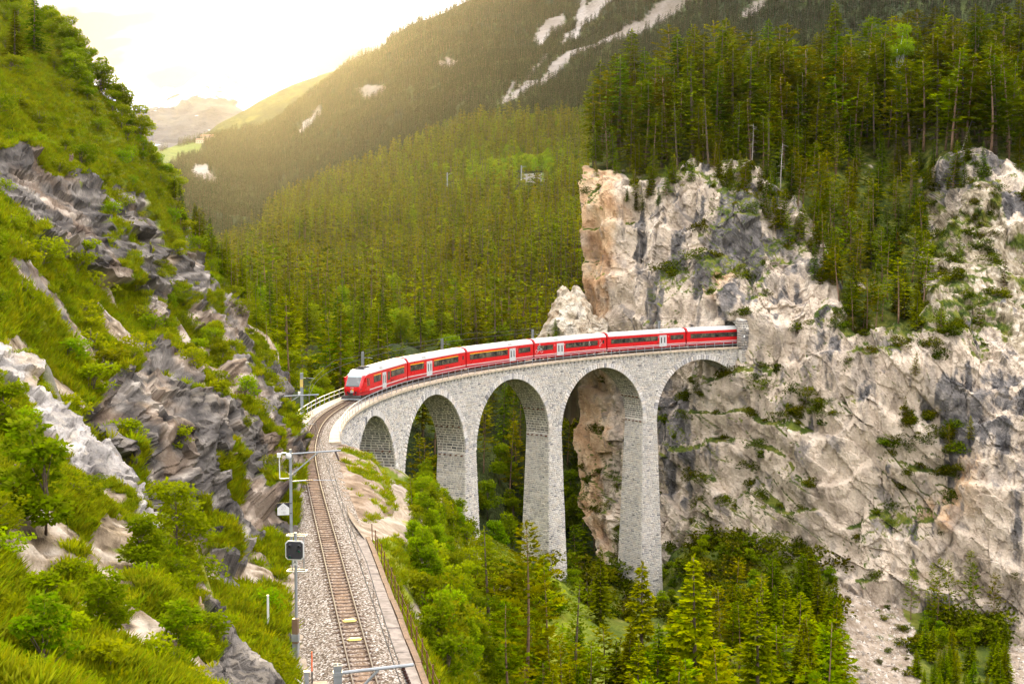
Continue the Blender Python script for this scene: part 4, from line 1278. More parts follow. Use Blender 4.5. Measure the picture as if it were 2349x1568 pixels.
cm = MB().tube([(-0.1, 0, 4.95), (-0.7, 0, 4.95)], 0.035, 6).tube([(-0.7, 0, 4.93), (-0.72, 0, 6.45)], 0.035, 6).tube([(-0.72, 0, 6.45), (-0.55, 0, 6.62), (-0.3, 0, 6.62), (-0.12, 0, 6.5)], 0.05, 6)
cm.build('camera_bracket', M_WHITE, m2)
c = MB()
for (z0, r0), (z1, r1) in zip([(6.62, 0.12), (6.50, 0.2), (6.36, 0.2), (6.26, 0.14)], [(6.50, 0.2), (6.36, 0.2), (6.26, 0.14), (6.2, 0.03)]):
    n = 12
    c.add([(-0.12 + r0 * math.cos(2 * math.pi * k / n), r0 * math.sin(2 * math.pi * k / n), z0) for k in range(n)] + [(-0.12 + r1 * math.cos(2 * math.pi * k / n), r1 * math.sin(2 * math.pi * k / n), z1) for k in range(n)], [(k, (k + 1) % n, n + (k + 1) % n, n + k) for k in range(n)])
c.box(-0.85, -0.62, -0.1, 0.1, 6.35, 6.6)
co = c.build('surveillance_camera', M_WHITE, m2)
# kilometre board on that mast
def text_mesh(txt, size, mat, name='lettering', ext=0.004):
    cu = bpy.data.curves.new(name, 'FONT')
    cu.body = txt
    cu.size = size
    cu.align_x, cu.align_y = 'CENTER', 'CENTER'
    cu.extrude = ext
    cu.resolution_u = 2
    t = bpy.data.objects.new(name, cu)
    COL.objects.link(t)
    dg = bpy.context.evaluated_depsgraph_get()
    me = bpy.data.meshes.new_from_object(t.evaluated_get(dg))
    bpy.data.objects.remove(t)
    me.name = name
    me.materials.clear()
    me.materials.append(mat)
    return me
km = MB()
pent = [(-0.38, -0.36), (0.38, -0.36), (0.38, 0.10), (0, 0.42), (-0.38, 0.10)]
km.add([(x, -0.02, z) for x, z in pent] + [(x, 0.02, z) for x, z in pent], [tuple(range(5)), tuple(range(9, 4, -1))] + [(i, (i + 1) % 5, 5 + (i + 1) % 5, 5 + i) for i in range(5)])
ko = km.build('kilometre_board', M_WHITE, m2, (-0.5, -0.16, 2.95))
M_GREYTXT = plain('grey_lettering', (0.42, 0.42, 0.42), 0.6)
for txt, sz, zz in (('20', 0.34, 0.10), ('180', 0.2, -0.2)):
    o = link('lettering', text_mesh(txt, sz, M_GREYTXT), ko, (0, -0.026, zz))
    o.rotation_euler = (math.pi / 2, 0, 0)
bk = MB().box(-0.40, 0.40, -0.005, 0.015, 0.08, 0.44).box(-0.42, 0.55, 0.02, 0.05, -0.3, -0.26).box(0.2, 0.55, 0.02, 0.05, 0.36, 0.4).build('backing_plate', M_BLACK, m2, (-0.5, -0.135, 2.95))
# masts along the far edge of the viaduct
def phi_at(px, r, dz):
    ph = np.linspace(-0.2, 1.18, 1400)
    x, _y, _d2 = project(VP(ph, r, dz))
    return float(ph[np.argmin(np.abs(x - px))])
labs = ['catenary mast on the far viaduct edge with a yellow plate and a white box', 'catenary mast showing above the first carriage roof', 'catenary mast showing above the second carriage roof', 'catenary mast showing above the roof of the third carriage, before the wooded hill', 'catenary mast in front of the tan cliff, above the fifth carriage']
for k, (px, lab) in enumerate(zip((692, 831, 1014, 1222, 1512), labs)):
    ph = phi_at(px, RO + 0.55, 4.5 if k else 2.5)
    b = VP(ph, RO + 0.52, 0.1)
    rt = mast(lab, b, 0, 5.35 if k else 5.15, None, w=0.3)
    rt.rotation_euler = (0, 0, -ph)                       # +x of the mast towards the track
    MB().tube([(0.1, 0, 4.55), (0.45, 0, 4.55)], 0.03, 6).tube([(0.8, 0, 4.53), (1.5, 0, 4.5)], 0.02, 5).build('steady_arm', M_GALV, rt)
    insulator(MB(), (0.45, 0, 4.55), (0.8, 0, 4.53), 0.06).build('insulator', M_INSUL, rt)
    MB().box(-0.05, 0.05, 0.15, 0.2, -0.6, 0.4).box(-0.05, 0.05, -0.2, -0.15, -0.6, 0.4).box(-0.4, 0.1, -0.2, 0.2, -0.35, -0.25).build('bolted_bracket', M_GALV, rt)
    if k == 0:
        MB().box(-0.18, 0.18, -0.17, -0.15, 3.5, 4.4).build('yellow_plate', M_YEL, rt)
        MB().box(-0.42, -0.16, -0.15, 0.05, 2.5, 2.95).build('white_box', M_WHITE, rt)
# mast with bracket hidden behind the rock nose: only its arm shows
s3 = s_at_y(116.0)
mast('catenary bracket reaching over the track from behind the dark rock nose', line(s3, -3.3, -0.5), heading(s3) - math.pi / 2, 6.4, (6.0, 4.2), (1.5, 2.4), 3.4, 0.24)
# contact wire and the stays that carry it
ws = np.arange(6, S_END + 5, 3.0)
cw = MB().tube([line(x, 0.0, 4.75) for x in ws], 0.02, 4).build('contact_wire', M_BLACK)
tag(cw, 'thin black contact wire of the overhead line above the track', 'overhead wire')

cr = MB()
sags = np.arange(6, S_END + 5, 1.5)
cr.tube([line(x, 0.0, 5.75 - 0.45 * math.sin(math.pi * ((x - 6) % 24) / 24)) for x in sags], 0.018, 4)
for x in np.arange(9, S_END, 6.0):
    cr.tube([line(x, 0.0, 4.75), line(x, 0.0, 5.75 - 0.45 * math.sin(math.pi * ((x - 6) % 24) / 24))], 0.01, 3)
tag(cr.build('carrier_wire', M_BLACK), 'sagging carrier wire with droppers above the contact wire', 'overhead wire')
# ------------------------------------------------------------------ signal and other lineside things
s4 = s_at_y(60.8)
sb = line(s4, -2.85, -0.55)
zrot = math.atan2(-sb[0], sb[1]) * 0.0
M_SIGNAL = plain('signal_face', (0.035, 0.035, 0.04), 0.5, 0, 0.1)
M_BROWN = plain('brown_cabinet', (0.16, 0.10, 0.06), 0.5, 0, 0.08)
M_CONC = plain('concrete', (0.33, 0.305, 0.275), 0.9, 0, 0.15, 2)
mg, nt_, out_ = new_mat('green_lamp')
g_ = NT(nt_)
g_.bsdf(out_, (0.01, 0.16, 0.09), 0.25)
sig = empty('railway_signal', 'dark railway light signal with white rim on a slim mast left of the track', 'railway signal', None, tuple(sb), -0.12)
MB().tube([(0, 0, 0), (0, 0, 6.22)], 0.07, 10).build('mast_tube', M_MAST, sig)
oct_ = lambda w, h, c: [(-w, -h + c), (-w + c, -h), (w - c, -h), (w, -h + c), (w, h - c), (w - c, h), (-w + c, h), (-w, h - c)]
def plate(poly, y0, y1, z):
    m = MB()
    n = len(poly)
    m.add([(x, y0, z + q) for x, q in poly] + [(x, y1, z + q) for x, q in poly], [tuple(range(n)), tuple(range(2 * n - 1, n - 1, -1))] + [(i, (i + 1) % n, n + (i + 1) % n, n + i) for i in range(n)])
    return m
plate(oct_(0.46, 0.47, 0.12), -0.17, -0.12, 5.39).build('signal_rim', M_WHITE, sig)
fc = plate(oct_(0.41, 0.42, 0.10), -0.20, -0.165, 5.39).build('signal_face', M_SIGNAL, sig)
for x, z, lit in ((-0.22, 0.22, 0), (0.25, 0.22, 0), (0.25, -0.02, 1), (-0.22, -0.30, 1)):
    h = MB()
    n = 12
    for i in range(n):
        a0, a1 = math.pi * i / n, math.pi * (i + 1) / n
        h.add([(x + 0.085 * math.cos(a0), -0.2, 5.39 + z + 0.085 * math.sin(a0)), (x + 0.085 * math.cos(a1), -0.2, 5.39 + z + 0.085 * math.sin(a1)), (x + 0.085 * math.cos(a1), -0.36, 5.37 + z + 0.085 * math.sin(a1)), (x + 0.085 * math.cos(a0), -0.36, 5.37 + z + 0.085 * math.sin(a0))], [(0, 1, 2, 3)])
    h.build('lamp_hood', M_BLACK, fc)
    MB().tube([(x, -0.195, 5.39 + z), (x, -0.225, 5.39 + z)], 0.075, 12).build('lamp_lens', mg if lit else M_BLACK, fc)
ap = MB().box(-0.11, 0.11, -0.12, -0.09, 4.65, 4.91).build('letter_plate', M_WHITE, sig)
o = link('lettering', text_mesh('A', 0.24, M_BLACK), ap, (0, -0.126, 4.79))
o.rotation_euler = (math.pi / 2, 0, 0)
cage = MB()
for z in (4.25, 5.99):
    for y in (0.1, 0.55):
        cage.box(-0.52, 0.45, y, y + 0.04, z, z + 0.05)
    for x in (-0.52, 0.41):
        cage.box(x, x + 0.04, 0.1, 0.59, z, z + 0.05)
for x in (-0.36, 0.22):
    cage.box(x, x + 0.04, 0.55, 0.59, 4.25, 6.0)
cage.build('service_platform', M_GALV, sig)
cab = MB().box(-0.13, 0.15, -0.32, -0.06, 0.85, 2.05).build('cabinet', M_BROWN, sig)
MB().box(-0.15, 0.17, -0.335, -0.05, 0.95, 1.3).build('label_band', M_MAST, cab)
MB().hexa([(-0.14, -0.2, 0.2), (0.1, -0.2, 0.2), (0.1, 0.1, 0.2), (-0.14, 0.1, 0.2), (-0.13, -0.3, 0.85), (0.14, -0.3, 0.85), (0.14, 0.1, 0.85), (-0.13, 0.1, 0.85)]).build('cable_duct', M_MAST, sig)
def hill_at(px, py, sh=None):
    return (sh or S_HILL).near(px, py)
p = hill_at(613, 1447)
tag(MB().box(-0.045, 0.045, -0.045, 0.045, -0.6, 1.75).box(-0.05, 0.05, -0.05, 0.05, 1.75, 1.78).build('marker_post', M_WHITE, None, tuple(p)), 'thin white marker post standing in the grass left of the signal', 'marker post')
# concrete wing walls, cable box, stake and boardwalk beside the signal
sw = s_at_y(56.5)
hd = heading(sw)
ww = empty('retaining_wall', 'low grey concrete wing walls below the signal at the foot of the slope', 'retaining wall', None, tuple(line(sw, -3.3, -0.6)), hd - math.pi / 2)
MB().hexa([(-0.6, 1.0, -0.3), (-0.45, 1.0, -0.3), (-0.2, 3.9, -0.3), (-0.35, 3.9, -0.3), (-0.6, 1.0, 1.15), (-0.45, 1.0, 1.15), (-0.2, 3.9, 0.65), (-0.35, 3.9, 0.65)]).build('wall_panel', M_CONC, ww)
MB().hexa([(-0.2, 0.2, -0.3), (-0.05, 0.2, -0.3), (0.65, 3.0, -0.3), (0.5, 3.0, -0.3), (-0.2, 0.2, 0.55), (-0.05, 0.2, 0.55), (0.65, 3.0, 0.35), (0.5, 3.0, 0.35)]).build('wall_panel', M_CONC, ww)
MB().hexa([(-0.5, 0.9, -0.3), (-0.4, 0.8, -0.3), (0.5, -1.9, -0.3), (0.4, -2.0, -0.3), (-0.5, 0.9, 0.7), (-0.4, 0.8, 0.7), (0.5, -1.9, 0.55), (0.4, -2.0, 0.55)]).build('wall_panel', M_CONC, ww)
MB().hexa([(0.0, 0.5, -0.3), (0.1, 0.45, -0.3), (1.0, -1.5, -0.3), (0.9, -1.6, -0.3), (0.0, 0.5, 0.62), (0.1, 0.45, 0.62), (1.0, -1.5, 0.5), (0.9, -1.6, 0.5)]).build('wall_panel', M_CONC, ww)
bx_ = empty('cable_box', 'small grey lineside cable box beside the boardwalk', 'cable box', None, tuple(line(sw + 0.2, -2.55, -0.55)), hd - math.pi / 2)
MB().box(-0.1, 0.1, -0.1, 0.1, 0, 0.75).build('body', M_MAST, bx_)
MB().box(-0.13, 0.13, -0.13, 0.13, 0.75, 0.80).build('cap', M_GALV, bx_)
st_ = empty('stake', 'thin stake with an orange top beside the cable box', 'stake', None, tuple(line(sw + 0.3, -2.3, -0.55)))
MB().box(-0.025, 0.025, -0.025, 0.025, 0, 0.75).build('shaft', M_BLACK, st_)
MB().box(-0.026, 0.026, -0.026, 0.026, 0.75, 1.65).build('orange_top', plain('orange_paint', (0.75, 0.12, 0.02), 0.5), st_)
bw = empty('boardwalk', 'short wooden boardwalk on the ballast left of the track', 'boardwalk', None, tuple(line(sw - 0.3, -1.85, -0.34)), hd - math.pi / 2)
M_PLANK = plain('bleached_planks', (0.38, 0.275, 0.185), 0.9, 0, 0.2, 6)
for k in range(8):
    MB().box(-0.42 + rng.uniform(-0.04, 0.04), 0.36 + rng.uniform(-0.06, 0.06), k * 0.17 - 0.7, k * 0.17 - 0.55, 0, 0.05).build('plank', M_PLANK, bw)
# right-hand edge: paving, timber baulks and rusty posts
M_TIMBER = plain('tarred_timber', (0.13, 0.075, 0.045), 0.8, 0, 0.35, 4)
M_PAVE = plain('dark_edge_paving', (0.20, 0.165, 0.14), 0.95, 0, 0.3, 2)
y0, y1 = 34.0, 84.5
edge = empty('track_edge_wall', 'low wall of grey paving and tarred timber baulks along the right side of the track', 'edge wall', None, tuple(line(s_at_y(60), 2.5, -0.9)))
EL = np.array(edge.location)
sa, sb_ = s_at_y(y0), s_at_y(y1)
s = sa
while s < sb_ - 0.5:
    n = min(s + 1.0, sb_)
    d = rng.uniform(-0.015, 0.015)
    P = [line(s + 0.01, 1.95, -0.95), line(n - 0.01, 1.95, -0.95), line(n - 0.01, 2.62, -0.95), line(s + 0.01, 2.62, -0.95), line(s + 0.01, 1.95, -0.40 + d), line(n - 0.01, 1.95, -0.40 + d), line(n - 0.01, 2.62, -0.43 + d), line(s + 0.01, 2.62, -0.43 + d)]
    MB().hexa([q - EL for q in P]).build('paving_slab', M_PAVE, edge)
    s = n
s = sa
while s < sb_ - 0.5:
    n = min(s + 3.6, sb_)
    o1 = rng.uniform(-0.04, 0.04)
    P = [line(s + 0.02, 2.66 + o1, -1.0), line(n - 0.02, 2.66, -1.0), line(n - 0.02, 2.96, -1.0), line(s + 0.02, 2.96 + o1, -1.0), line(s + 0.02, 2.66 + o1, -0.36), line(n - 0.02, 2.66, -0.36), line(n - 0.02, 2.96, -0.36), line(s + 0.02, 2.96 + o1, -0.36)]
    MB().hexa([q - EL for q in P]).build('timber_baulk', M_TIMBER, edge)
    s = n
fen = empty('wire_fence', 'wire fence on rusty iron posts at the brink right of the track', 'fence', None, tuple(line(s_at_y(60), 3.1, -1.0)))
FL = np.array(fen.location)
pm = MB().box(-0.03, 0.03, -0.03, 0.03, -0.5, 1.35).mesh('post', M_RUST)
fs_ = np.arange(s_at_y(44), s_at_y(86), 1.95)
tops = []
for s in fs_:
    p = line(s, 3.08 + rng.uniform(-0.03, 0.03), -0.75)
    o = link('post', pm, fen, tuple(p - FL))
    o.rotation_euler = (rng.uniform(-0.04, 0.04), rng.uniform(-0.04, 0.04), heading(s))
    tops.append(p - FL)
for h in (1.2, 0.65):
    pts = []
    for a, b in zip(tops[:-1], tops[1:]):
        pts += [a + (0, 0, h), (a + b) / 2 + (0, 0, h - 0.05)]
    MB().tube(pts, 0.014, 4).build('wire', M_RUST, fen)
# earth bench beside the line where the wall ends
ss = np.arange(s_at_y(83), S_ZERO - 0.15 * RT, 0.5)
_f = np.linspace(0, 6, 43)
off = np.interp(_f, range(7), [2.2, 2.7, 3.4, 4.2, 5.2, 6.4, 7.8])
ss = np.arange(ss[0], ss[-1], 0.2)
off = 2.2 + (off[None] - 2.2) * smooth(ss, ss[0] - 4, ss[0] + 22)[:, None]
P = line(ss[:, None], off, np.interp(_f, range(7), [-0.50, -0.60, -0.75, -0.95, -1.4, -2.3, -4.5])[None])
P[..., 2] += fbm(P * 0.6, 4) * 0.22 * smooth(off, 2.4, 3.5) + facets(P, 0.7, 20) * 0.05
BENCH = P.copy()
cb = cramp(N5(P, 0.9, 4), [(0.3, (0.12, 0.08, 0.052)), (0.5, (0.215, 0.15, 0.10)), (0.7, (0.31, 0.24, 0.18))])
cb = cmix(smooth(N5(P, 0.5, 4) + 0.06 * (off - 5.6), 0.52, 0.60), cb, cramp(N5(P, 1.0, 3), GREENS))
o = link('earth_bench', mesh_np('earth_bench', P.reshape(-1, 3), grid_faces(*P.shape[:2]), M_VALLEY, True, None, cb))
o['kind'] = 'structure'
ss = np.arange(6, S_ZERO - 0.14 * RT, 0.5)
off = np.array([-2.4, -2.8, -3.3, -4.0, -5.5, -7.0])
P = line(ss[:, None], off[None], np.array([-0.56, -0.58, -0.56, -0.5, -0.4, -0.2])[None])
P[..., 2] += fbm(P * 0.8, 3) * 0.10
cb = cramp(N5(P, 0.9, 4), [(0.3, (0.12, 0.09, 0.06)), (0.5, (0.27, 0.21, 0.155)), (0.7, (0.38, 0.315, 0.25))])
o = link('trackside_strip', mesh_np('trackside_strip', P.reshape(-1, 3), grid_faces(*P.shape[:2]), M_VALLEY, True, None, cb))
o['kind'] = 'structure'
print('rail', round(time.time() - T0, 1))
# ------------------------------------------------------------------ red train
def paint(name, col, rough=0.28):
    m, nt, out = new_mat(name)
    g = NT(nt)
    n = g.noise(g.coord('World'), 1.5, 4)
    c = g.mix(g.step(n, 0.3, 0.75), tuple(v * 0.9 for v in col), col)
    b = g.bsdf(out, c, g.math('ADD', rough - 0.08, g.math('MULTIPLY', n, 0.2)), spec=0.25)
    b.inputs['Coat Weight'].default_value = 0.08
    return m
M_RED = paint('red_coach_paint', (0.50, 0.004, 0.007))
M_SKIRT = paint('dark_red_skirt', (0.36, 0.010, 0.016), 0.45)
M_ROOF = paint('pale_roof_paint', (0.42, 0.41, 0.395), 0.5)
M_DOOR = paint('white_door_paint', (0.48, 0.475, 0.465), 0.4)
M_YLINE = paint('yellow_line_paint', (0.80, 0.50, 0.01), 0.4)
M_BAND = plain('window_surround', (0.012, 0.012, 0.013), 0.3, 0, 0.1)
M_UNDER = plain('grimy_underframe', (0.035, 0.032, 0.03), 0.85, 0, 0.3)
M_BELLOWS = plain('rubber_bellows', (0.02, 0.02, 0.021), 0.8)
M_GRILLE = plain('roof_grille', (0.28, 0.26, 0.24), 0.6)
def mat_glass():
    m, nt, out = new_mat('coach_window_glass')
    g = NT(nt)
    w = g.coord('World')
    n = g.noise(w, 1.1, 3)
    c = g.ramp(n, [(0.35, (0.010, 0.010, 0.011)), (0.52, (0.05, 0.042, 0.03)), (0.66, (0.13, 0.11, 0.07)), (0.78, (0.05, 0.05, 0.06))])
    g.bsdf(out, c, 0.12, spec=0.5)
    return m
M_GLASS = mat_glass()
mwind, ntw, outw = new_mat('windscreen_glass')
gw = NT(ntw)
gw.bsdf(outw, gw.mix(gw.step(gw.noise(gw.coord('World'), 0.8, 2), 0.4, 0.6), (0.07, 0.075, 0.078), (0.15, 0.15, 0.145)), 0.15, spec=0.3)
HWID = 1.33
SIDE = [(-1.27, 0.42), (-HWID, 0.92)]
def shell(zlist, x0, x1):
    return zlist
def coach(label, s0, s1, items, first=False, yellow=(), digits=(), decals=(), grille=0.36):
    """items: (kind, from, to) along the side as metres from the front"""
    p0, p1 = line(s0), line(s1)
    d = p1 - p0
    L = float(np.linalg.norm(d)) - 0.55
    root = empty('train_carriage', label, 'train carriage', 'carriages of the red train', tuple(p0))
    rz = math.atan2(d[1], d[0])
    pitch = -math.atan2(d[2], math.hypot(d[0], d[1]))
    root.rotation_euler = (0, pitch, rz)
    xs = 0.28
    xe = xs + L
    nose = 3.0 if first else 0.0
    # side walls down to the white line, skirt under it
    MB().prism([(-HWID, 0.95), (-HWID, 2.90), (-1.30, 3.0), (1.30, 3.0), (HWID, 2.90), (HWID, 0.95)], xs + nose, xe).build('body', M_RED, root)
    MB().prism([(-1.22, 0.40), (-HWID + 0.005, 0.62), (-HWID + 0.005, 0.948), (HWID - 0.005, 0.948), (HWID - 0.005, 0.62), (1.22, 0.40)], xs + nose * 0.9, xe).build('skirt', M_SKIRT, root)
    rf = MB().prism([(-1.325, 3.003), (-1.30, 3.10), (-0.98, 3.52), (-0.55, 3.66), (0, 3.70), (0.55, 3.66), (0.98, 3.52), (1.30, 3.10), (1.325, 3.003)], xs + nose, xe - 0.02).build('roof', M_ROOF, root)
    if not first:
        # red end frames that show between the roofs
        MB().prism([(-1.335, 2.85), (-1.33, 3.11), (-1.0, 3.55), (-0.56, 3.69), (0, 3.73), (0.56, 3.69), (1.0, 3.55), (1.33, 3.11), (1.335, 2.85)], xs - 0.05, xs + 0.22).build('end_frame', M_RED, root)
    MB().prism([(-0.85, 0.7), (-0.85, 3.1), (0.85, 3.1), (0.85, 0.7)], xe, xe + 0.6).build('gangway_bellows', M_BELLOWS, root)
    for y in (-HWID - 0.008, HWID):
        MB().box(xs + nose * 0.95, xe, y, y + 0.008, 0.93, 1.05).build('white_line', M_DOOR, root)
    gx = xs + L * grille
    for sgn in (-1, 1):
        q = [(gx, sgn * 1.22, 3.215), (gx + 1.0, sgn * 1.22, 3.215), (gx + 1.0, sgn * 1.03, 3.465), (gx, sgn * 1.03, 3.465)]
        MB().hexa(q + [(x, y + sgn * 0.03, z + 0.02) for x, y, z in q]).build('roof_grille', M_GRILLE, rf)
        q = [(gx + 1.1, sgn * 1.22, 3.215), (gx + 1.9, sgn * 1.22, 3.215), (gx + 1.9, sgn * 1.03, 3.465), (gx + 1.1, sgn * 1.03, 3.465)]
        MB().hexa(q + [(x, y + sgn * 0.02, z + 0.015) for x, y, z in q]).build('roof_panel', M_DOOR, rf)
    MB().box(gx + 0.2, gx + 0.9, -0.3, 0.3, 3.68, 3.75).build('roof_vent', M_GRILLE, rf)
    for sgn in (-1, 1):
        for kind, a, b in items:
            a, b = xs + a * L, xs + b * L
            y0 = sgn * (HWID + 0.004)
            def slab(x0, x1, z0, z1, t, name, mat, par):
                ya, yb = sorted((y0, y0 + sgn * t))
                return MB().box(x0, x1, ya, yb, z0, z1).build(name, mat, par)
            if kind[0] == 'w':
                n = int(kind[1])
                zlo = 1.45 if 'd' in kind else 1.72
                band = slab(a, b, zlo, 2.56, 0.008, 'window_band', M_BAND, root)
                wd = (b - a) / n
                for k in range(n):
                    slab(a + k * wd + 0.09 + (0.05 if k else 0), a + (k + 1) * wd - 0.09, zlo + 0.07, 2.50, 0.014, 'window', M_GLASS, band)
                if 'y' in kind:
                    slab(a, b, 2.59, 2.68, 0.012, 'yellow_line', M_YLINE, root)
            elif kind == 'door':
                for k in range(2):
                    x0 = a + k * (b - a) / 2 + 0.015
                    x1 = a + (k + 1) * (b - a) / 2 - 0.015
                    dr = slab(x0, x1, 0.62, 2.68, 0.02, 'door', M_DOOR, root)
                    xm = (x0 + x1) / 2 + (0.04 if k == 0 else -0.04)
                    slab(xm - 0.12, xm + 0.12, 1.25, 2.3, 0.026, 'door_window', M_BAND, dr)
            elif kind == 'slim':
                slab(a, b, 1.95 if b - a < 0.6 else 1.45, 2.5, 0.012, 'window', M_GLASS, root)
    for sgn in (-1,):
        for txt, fx, z, sz in digits:
            me = text_mesh(txt, sz, M_DOOR, 'class_number', 0.003)
            o = link('class_number', me, root, (xs + fx * L, -HWID - 0.012, z))
            o.rotation_euler = (math.pi / 2, 0, 0)
    MB().box(xs + L * 0.62, xs + L * 0.69, -HWID - 0.012, -HWID - 0.004, 1.22, 1.34).build('vent_slot', M_BAND, root)
    # running gear
    for bx in ((xs + 2.6), (xe - 2.6)):
        bg = MB().box(bx - 1.5, bx + 1.5, -0.95, 0.95, 0.30, 0.55).build('bogie', M_UNDER, root)
        for wx in (-0.95, 0.95):
            for wy in (-0.53, 0.53):
                MB().tube([(bx + wx, wy - 0.06, 0.36), (bx + wx, wy + 0.06, 0.36)], 0.36, 14).build('wheel', M_UNDER, bg)
    MB().box(xs + 4.6, xe - 4.6, -1.1, 1.1, 0.22, 0.60).build('underfloor_boxes', M_UNDER, root)
    return root, xs, L
# class A: short windows, door, long windows; class B the other way round
JO = [S_ZERO + s for s in (15.3, 33.7, 52.4, 71.3, 89.9, 108.7, 127.4)]
car1, xs1, L1 = coach('leading red carriage with sloped cab windscreen and white cowl at the head of the train', JO[0], JO[1],
    [('w2y', 0.245, 0.40), ('door', 0.43, 0.515), ('slimx', 0.53, 0.53), ('w1d', 0.545, 0.60), ('w4y', 0.62, 0.93)], first=True, grille=0.40)
coach('second red carriage with yellow line above two and four windows either side of the doors', JO[1], JO[2], [('w2y', 0.04, 0.26), ('door', 0.305, 0.40), ('w4y', 0.43, 0.865), ('slim', 0.94, 0.965)], digits=(('1', 0.285, 2.45, 0.3), ('1', 0.418, 2.45, 0.3)), grille=0.25)
coach('third red carriage with yellow line above five windows only and doors near its rear', JO[2], JO[3], [('w5y', 0.045, 0.60), ('door', 0.625, 0.72), ('w2', 0.765, 0.955)], digits=(('1', 0.612, 2.45, 0.3), ('2', 0.745, 2.4, 0.4)), grille=0.62)
car4, xs4, L4 = coach('fourth red carriage with white cyclist drawing beside its front window', JO[3], JO[4], [('w2', 0.04, 0.25), ('door', 0.30, 0.395), ('w5', 0.42, 0.875), ('slim', 0.945, 0.97)], digits=(('2', 0.272, 2.4, 0.4), ('2', 0.407, 2.4, 0.4)), grille=0.27)
coach('fifth red carriage with six plain windows ahead of its doors, crossing the highest arch', JO[4], JO[5], [('w6', 0.045, 0.635), ('door', 0.655, 0.75), ('w2', 0.80, 0.975)], digits=(('2', 0.645, 2.4, 0.4), ('2', 0.772, 2.4, 0.4)), grille=0.66)
coach('last visible red carriage half inside the tunnel portal', JO[5], JO[6], [('w6', 0.045, 0.62), ('door', 0.645, 0.74), ('w2', 0.79, 0.96)], grille=0.62)
# drawings on the fourth carriage
def stroke(root, name, lines, r=0.028):
    m = MB()
    for ln in lines:
        m.tube([(x, -HWID - 0.03, z) for x, z in ln], r, 4)
    m.build(name, M_DOOR, root)
circ = lambda cx, cz, r: [(cx + r * math.cos(t), cz + r * math.sin(t)) for t in np.linspace(0, 2 * math.pi, 15)]
bx0 = xs4 + 0.55
stroke(car4, 'cyclist_drawing', [circ(bx0, 1.62, 0.30), circ(bx0 + 1.15, 1.66, 0.30), [(bx0, 1.62), (bx0 + 0.45, 1.75), (bx0 + 0.95, 2.05), (bx0 + 1.15, 1.66)], [(bx0 + 0.45, 1.75), (bx0 + 0.4, 2.1), (bx0 + 0.7, 2.35), (bx0 + 1.0, 2.1)], [(bx0 + 0.2, 2.1), (bx0 + 0.45, 2.5), (bx0 + 0.75, 2.62), (bx0 + 0.8, 2.4)], circ(bx0 + 0.72, 2.72, 0.12)])
fx = xs4 + L4 * 0.755
stroke(car4, 'figure_drawing', [circ(fx, 2.42, 0.12), [(fx - 0.2, 1.75), (fx - 0.22, 2.1), (fx - 0.05, 2.3), (fx + 0.2, 2.05), (fx + 0.1, 1.8)], [(fx, 2.2), (fx + 0.05, 1.9), (fx, 1.7)]])
fx = xs4 + L4 * 0.91
stroke(car4, 'skier_drawing', [circ(fx + 0.05, 2.55, 0.12), [(fx - 0.25, 2.75), (fx - 0.1, 1.2)], [(fx - 0.05, 2.45), (fx + 0.25, 2.2), (fx + 0.1, 1.9), (fx + 0.25, 1.6), (fx - 0.15, 1.5)], [(fx - 0.35, 1.5), (fx + 0.3, 2.0), (fx + 0.6, 2.1)]], 0.02)
# cab of the leading carriage
secs = [(0.0, 0.92, 0.95, 1.10, 1.26, 0.84), (0.13, 1.06, 0.95, 1.45, 1.60, 0.95), (0.70, 1.21, 0.95, 2.02, 2.26, 1.0), (1.25, 1.30, 0.95, 2.72, 2.90, 0.98), (1.9, 1.325, 0.95, 2.90, 3.25, 0.90), (3.02, HWID, 0.95, 2.90, 3.0, 1.30)]
m = MB()
rings = [[(xs1 + x, -hw, zb), (xs1 + x, -hw, zs), (xs1 + x, -tw, zt), (xs1 + x, tw, zt), (xs1 + x, hw, zs), (xs1 + x, hw, zb)] for x, hw, zb, zs, zt, tw in secs]
n = 6
m.add([p for r in rings for p in r], [tuple(range(n))] + [(i * n + k, i * n + (k + 1) % n, (i + 1) * n + (k + 1) % n, (i + 1) * n + k) for i in range(len(rings) - 1) for k in range(n)])
cab = m.build('cab', M_RED, car1)
sk = MB().hexa([(xs1 + 0.0, -0.92, 0.5), (xs1 + 2.75, -1.25, 0.42), (xs1 + 2.75, 1.25, 0.42), (xs1 + 0.0, 0.92, 0.5), (xs1 + 0.0, -0.93, 0.948), (xs1 + 2.75, -1.325, 0.948), (xs1 + 2.75, 1.325, 0.948), (xs1 + 0.0, 0.93, 0.948)]).build('cab_skirt', M_SKIRT, car1)
def strip(sa_, sb__, f0, f1, off, k=0.93):
    """a panel on the sloping front between two cab sections"""
    A, B = secs[sa_], secs[sb__]
    q = []
    for f in (f0, f1):
        x, z, w = A[0] + (B[0] - A[0]) * f, A[4] + (B[4] - A[4]) * f, (A[5] + (B[5] - A[5]) * f) * k
        q += [(xs1 + x, -w, z), (xs1 + x, w, z)]
    nx, nz = -(B[4] - A[4]), (B[0] - A[0])
    l = math.hypot(nx, nz)
    nx, nz = nx / l, nz / l
    q = [q[0], q[2], q[3], q[1]]
    return MB().hexa([(x, y, z) for x, y, z in q] + [(x + nx * off, y, z + nz * off) for x, y, z in q])
strip(1, 2, 0.10, 1.0, 0.016).build('windscreen', mwind, cab)
strip(2, 3, 0.0, 0.80, 0.016).build('windscreen', mwind, cab)
strip(1, 2, 0.04, 0.22, 0.022, 0.95).build('windscreen_sill', M_BAND, cab)
strip(2, 3, 0.74, 0.98, 0.020, 0.96).build('destination_display', plain('display_glass', (0.30, 0.36, 0.38), 0.2), cab)
cw_ = MB()
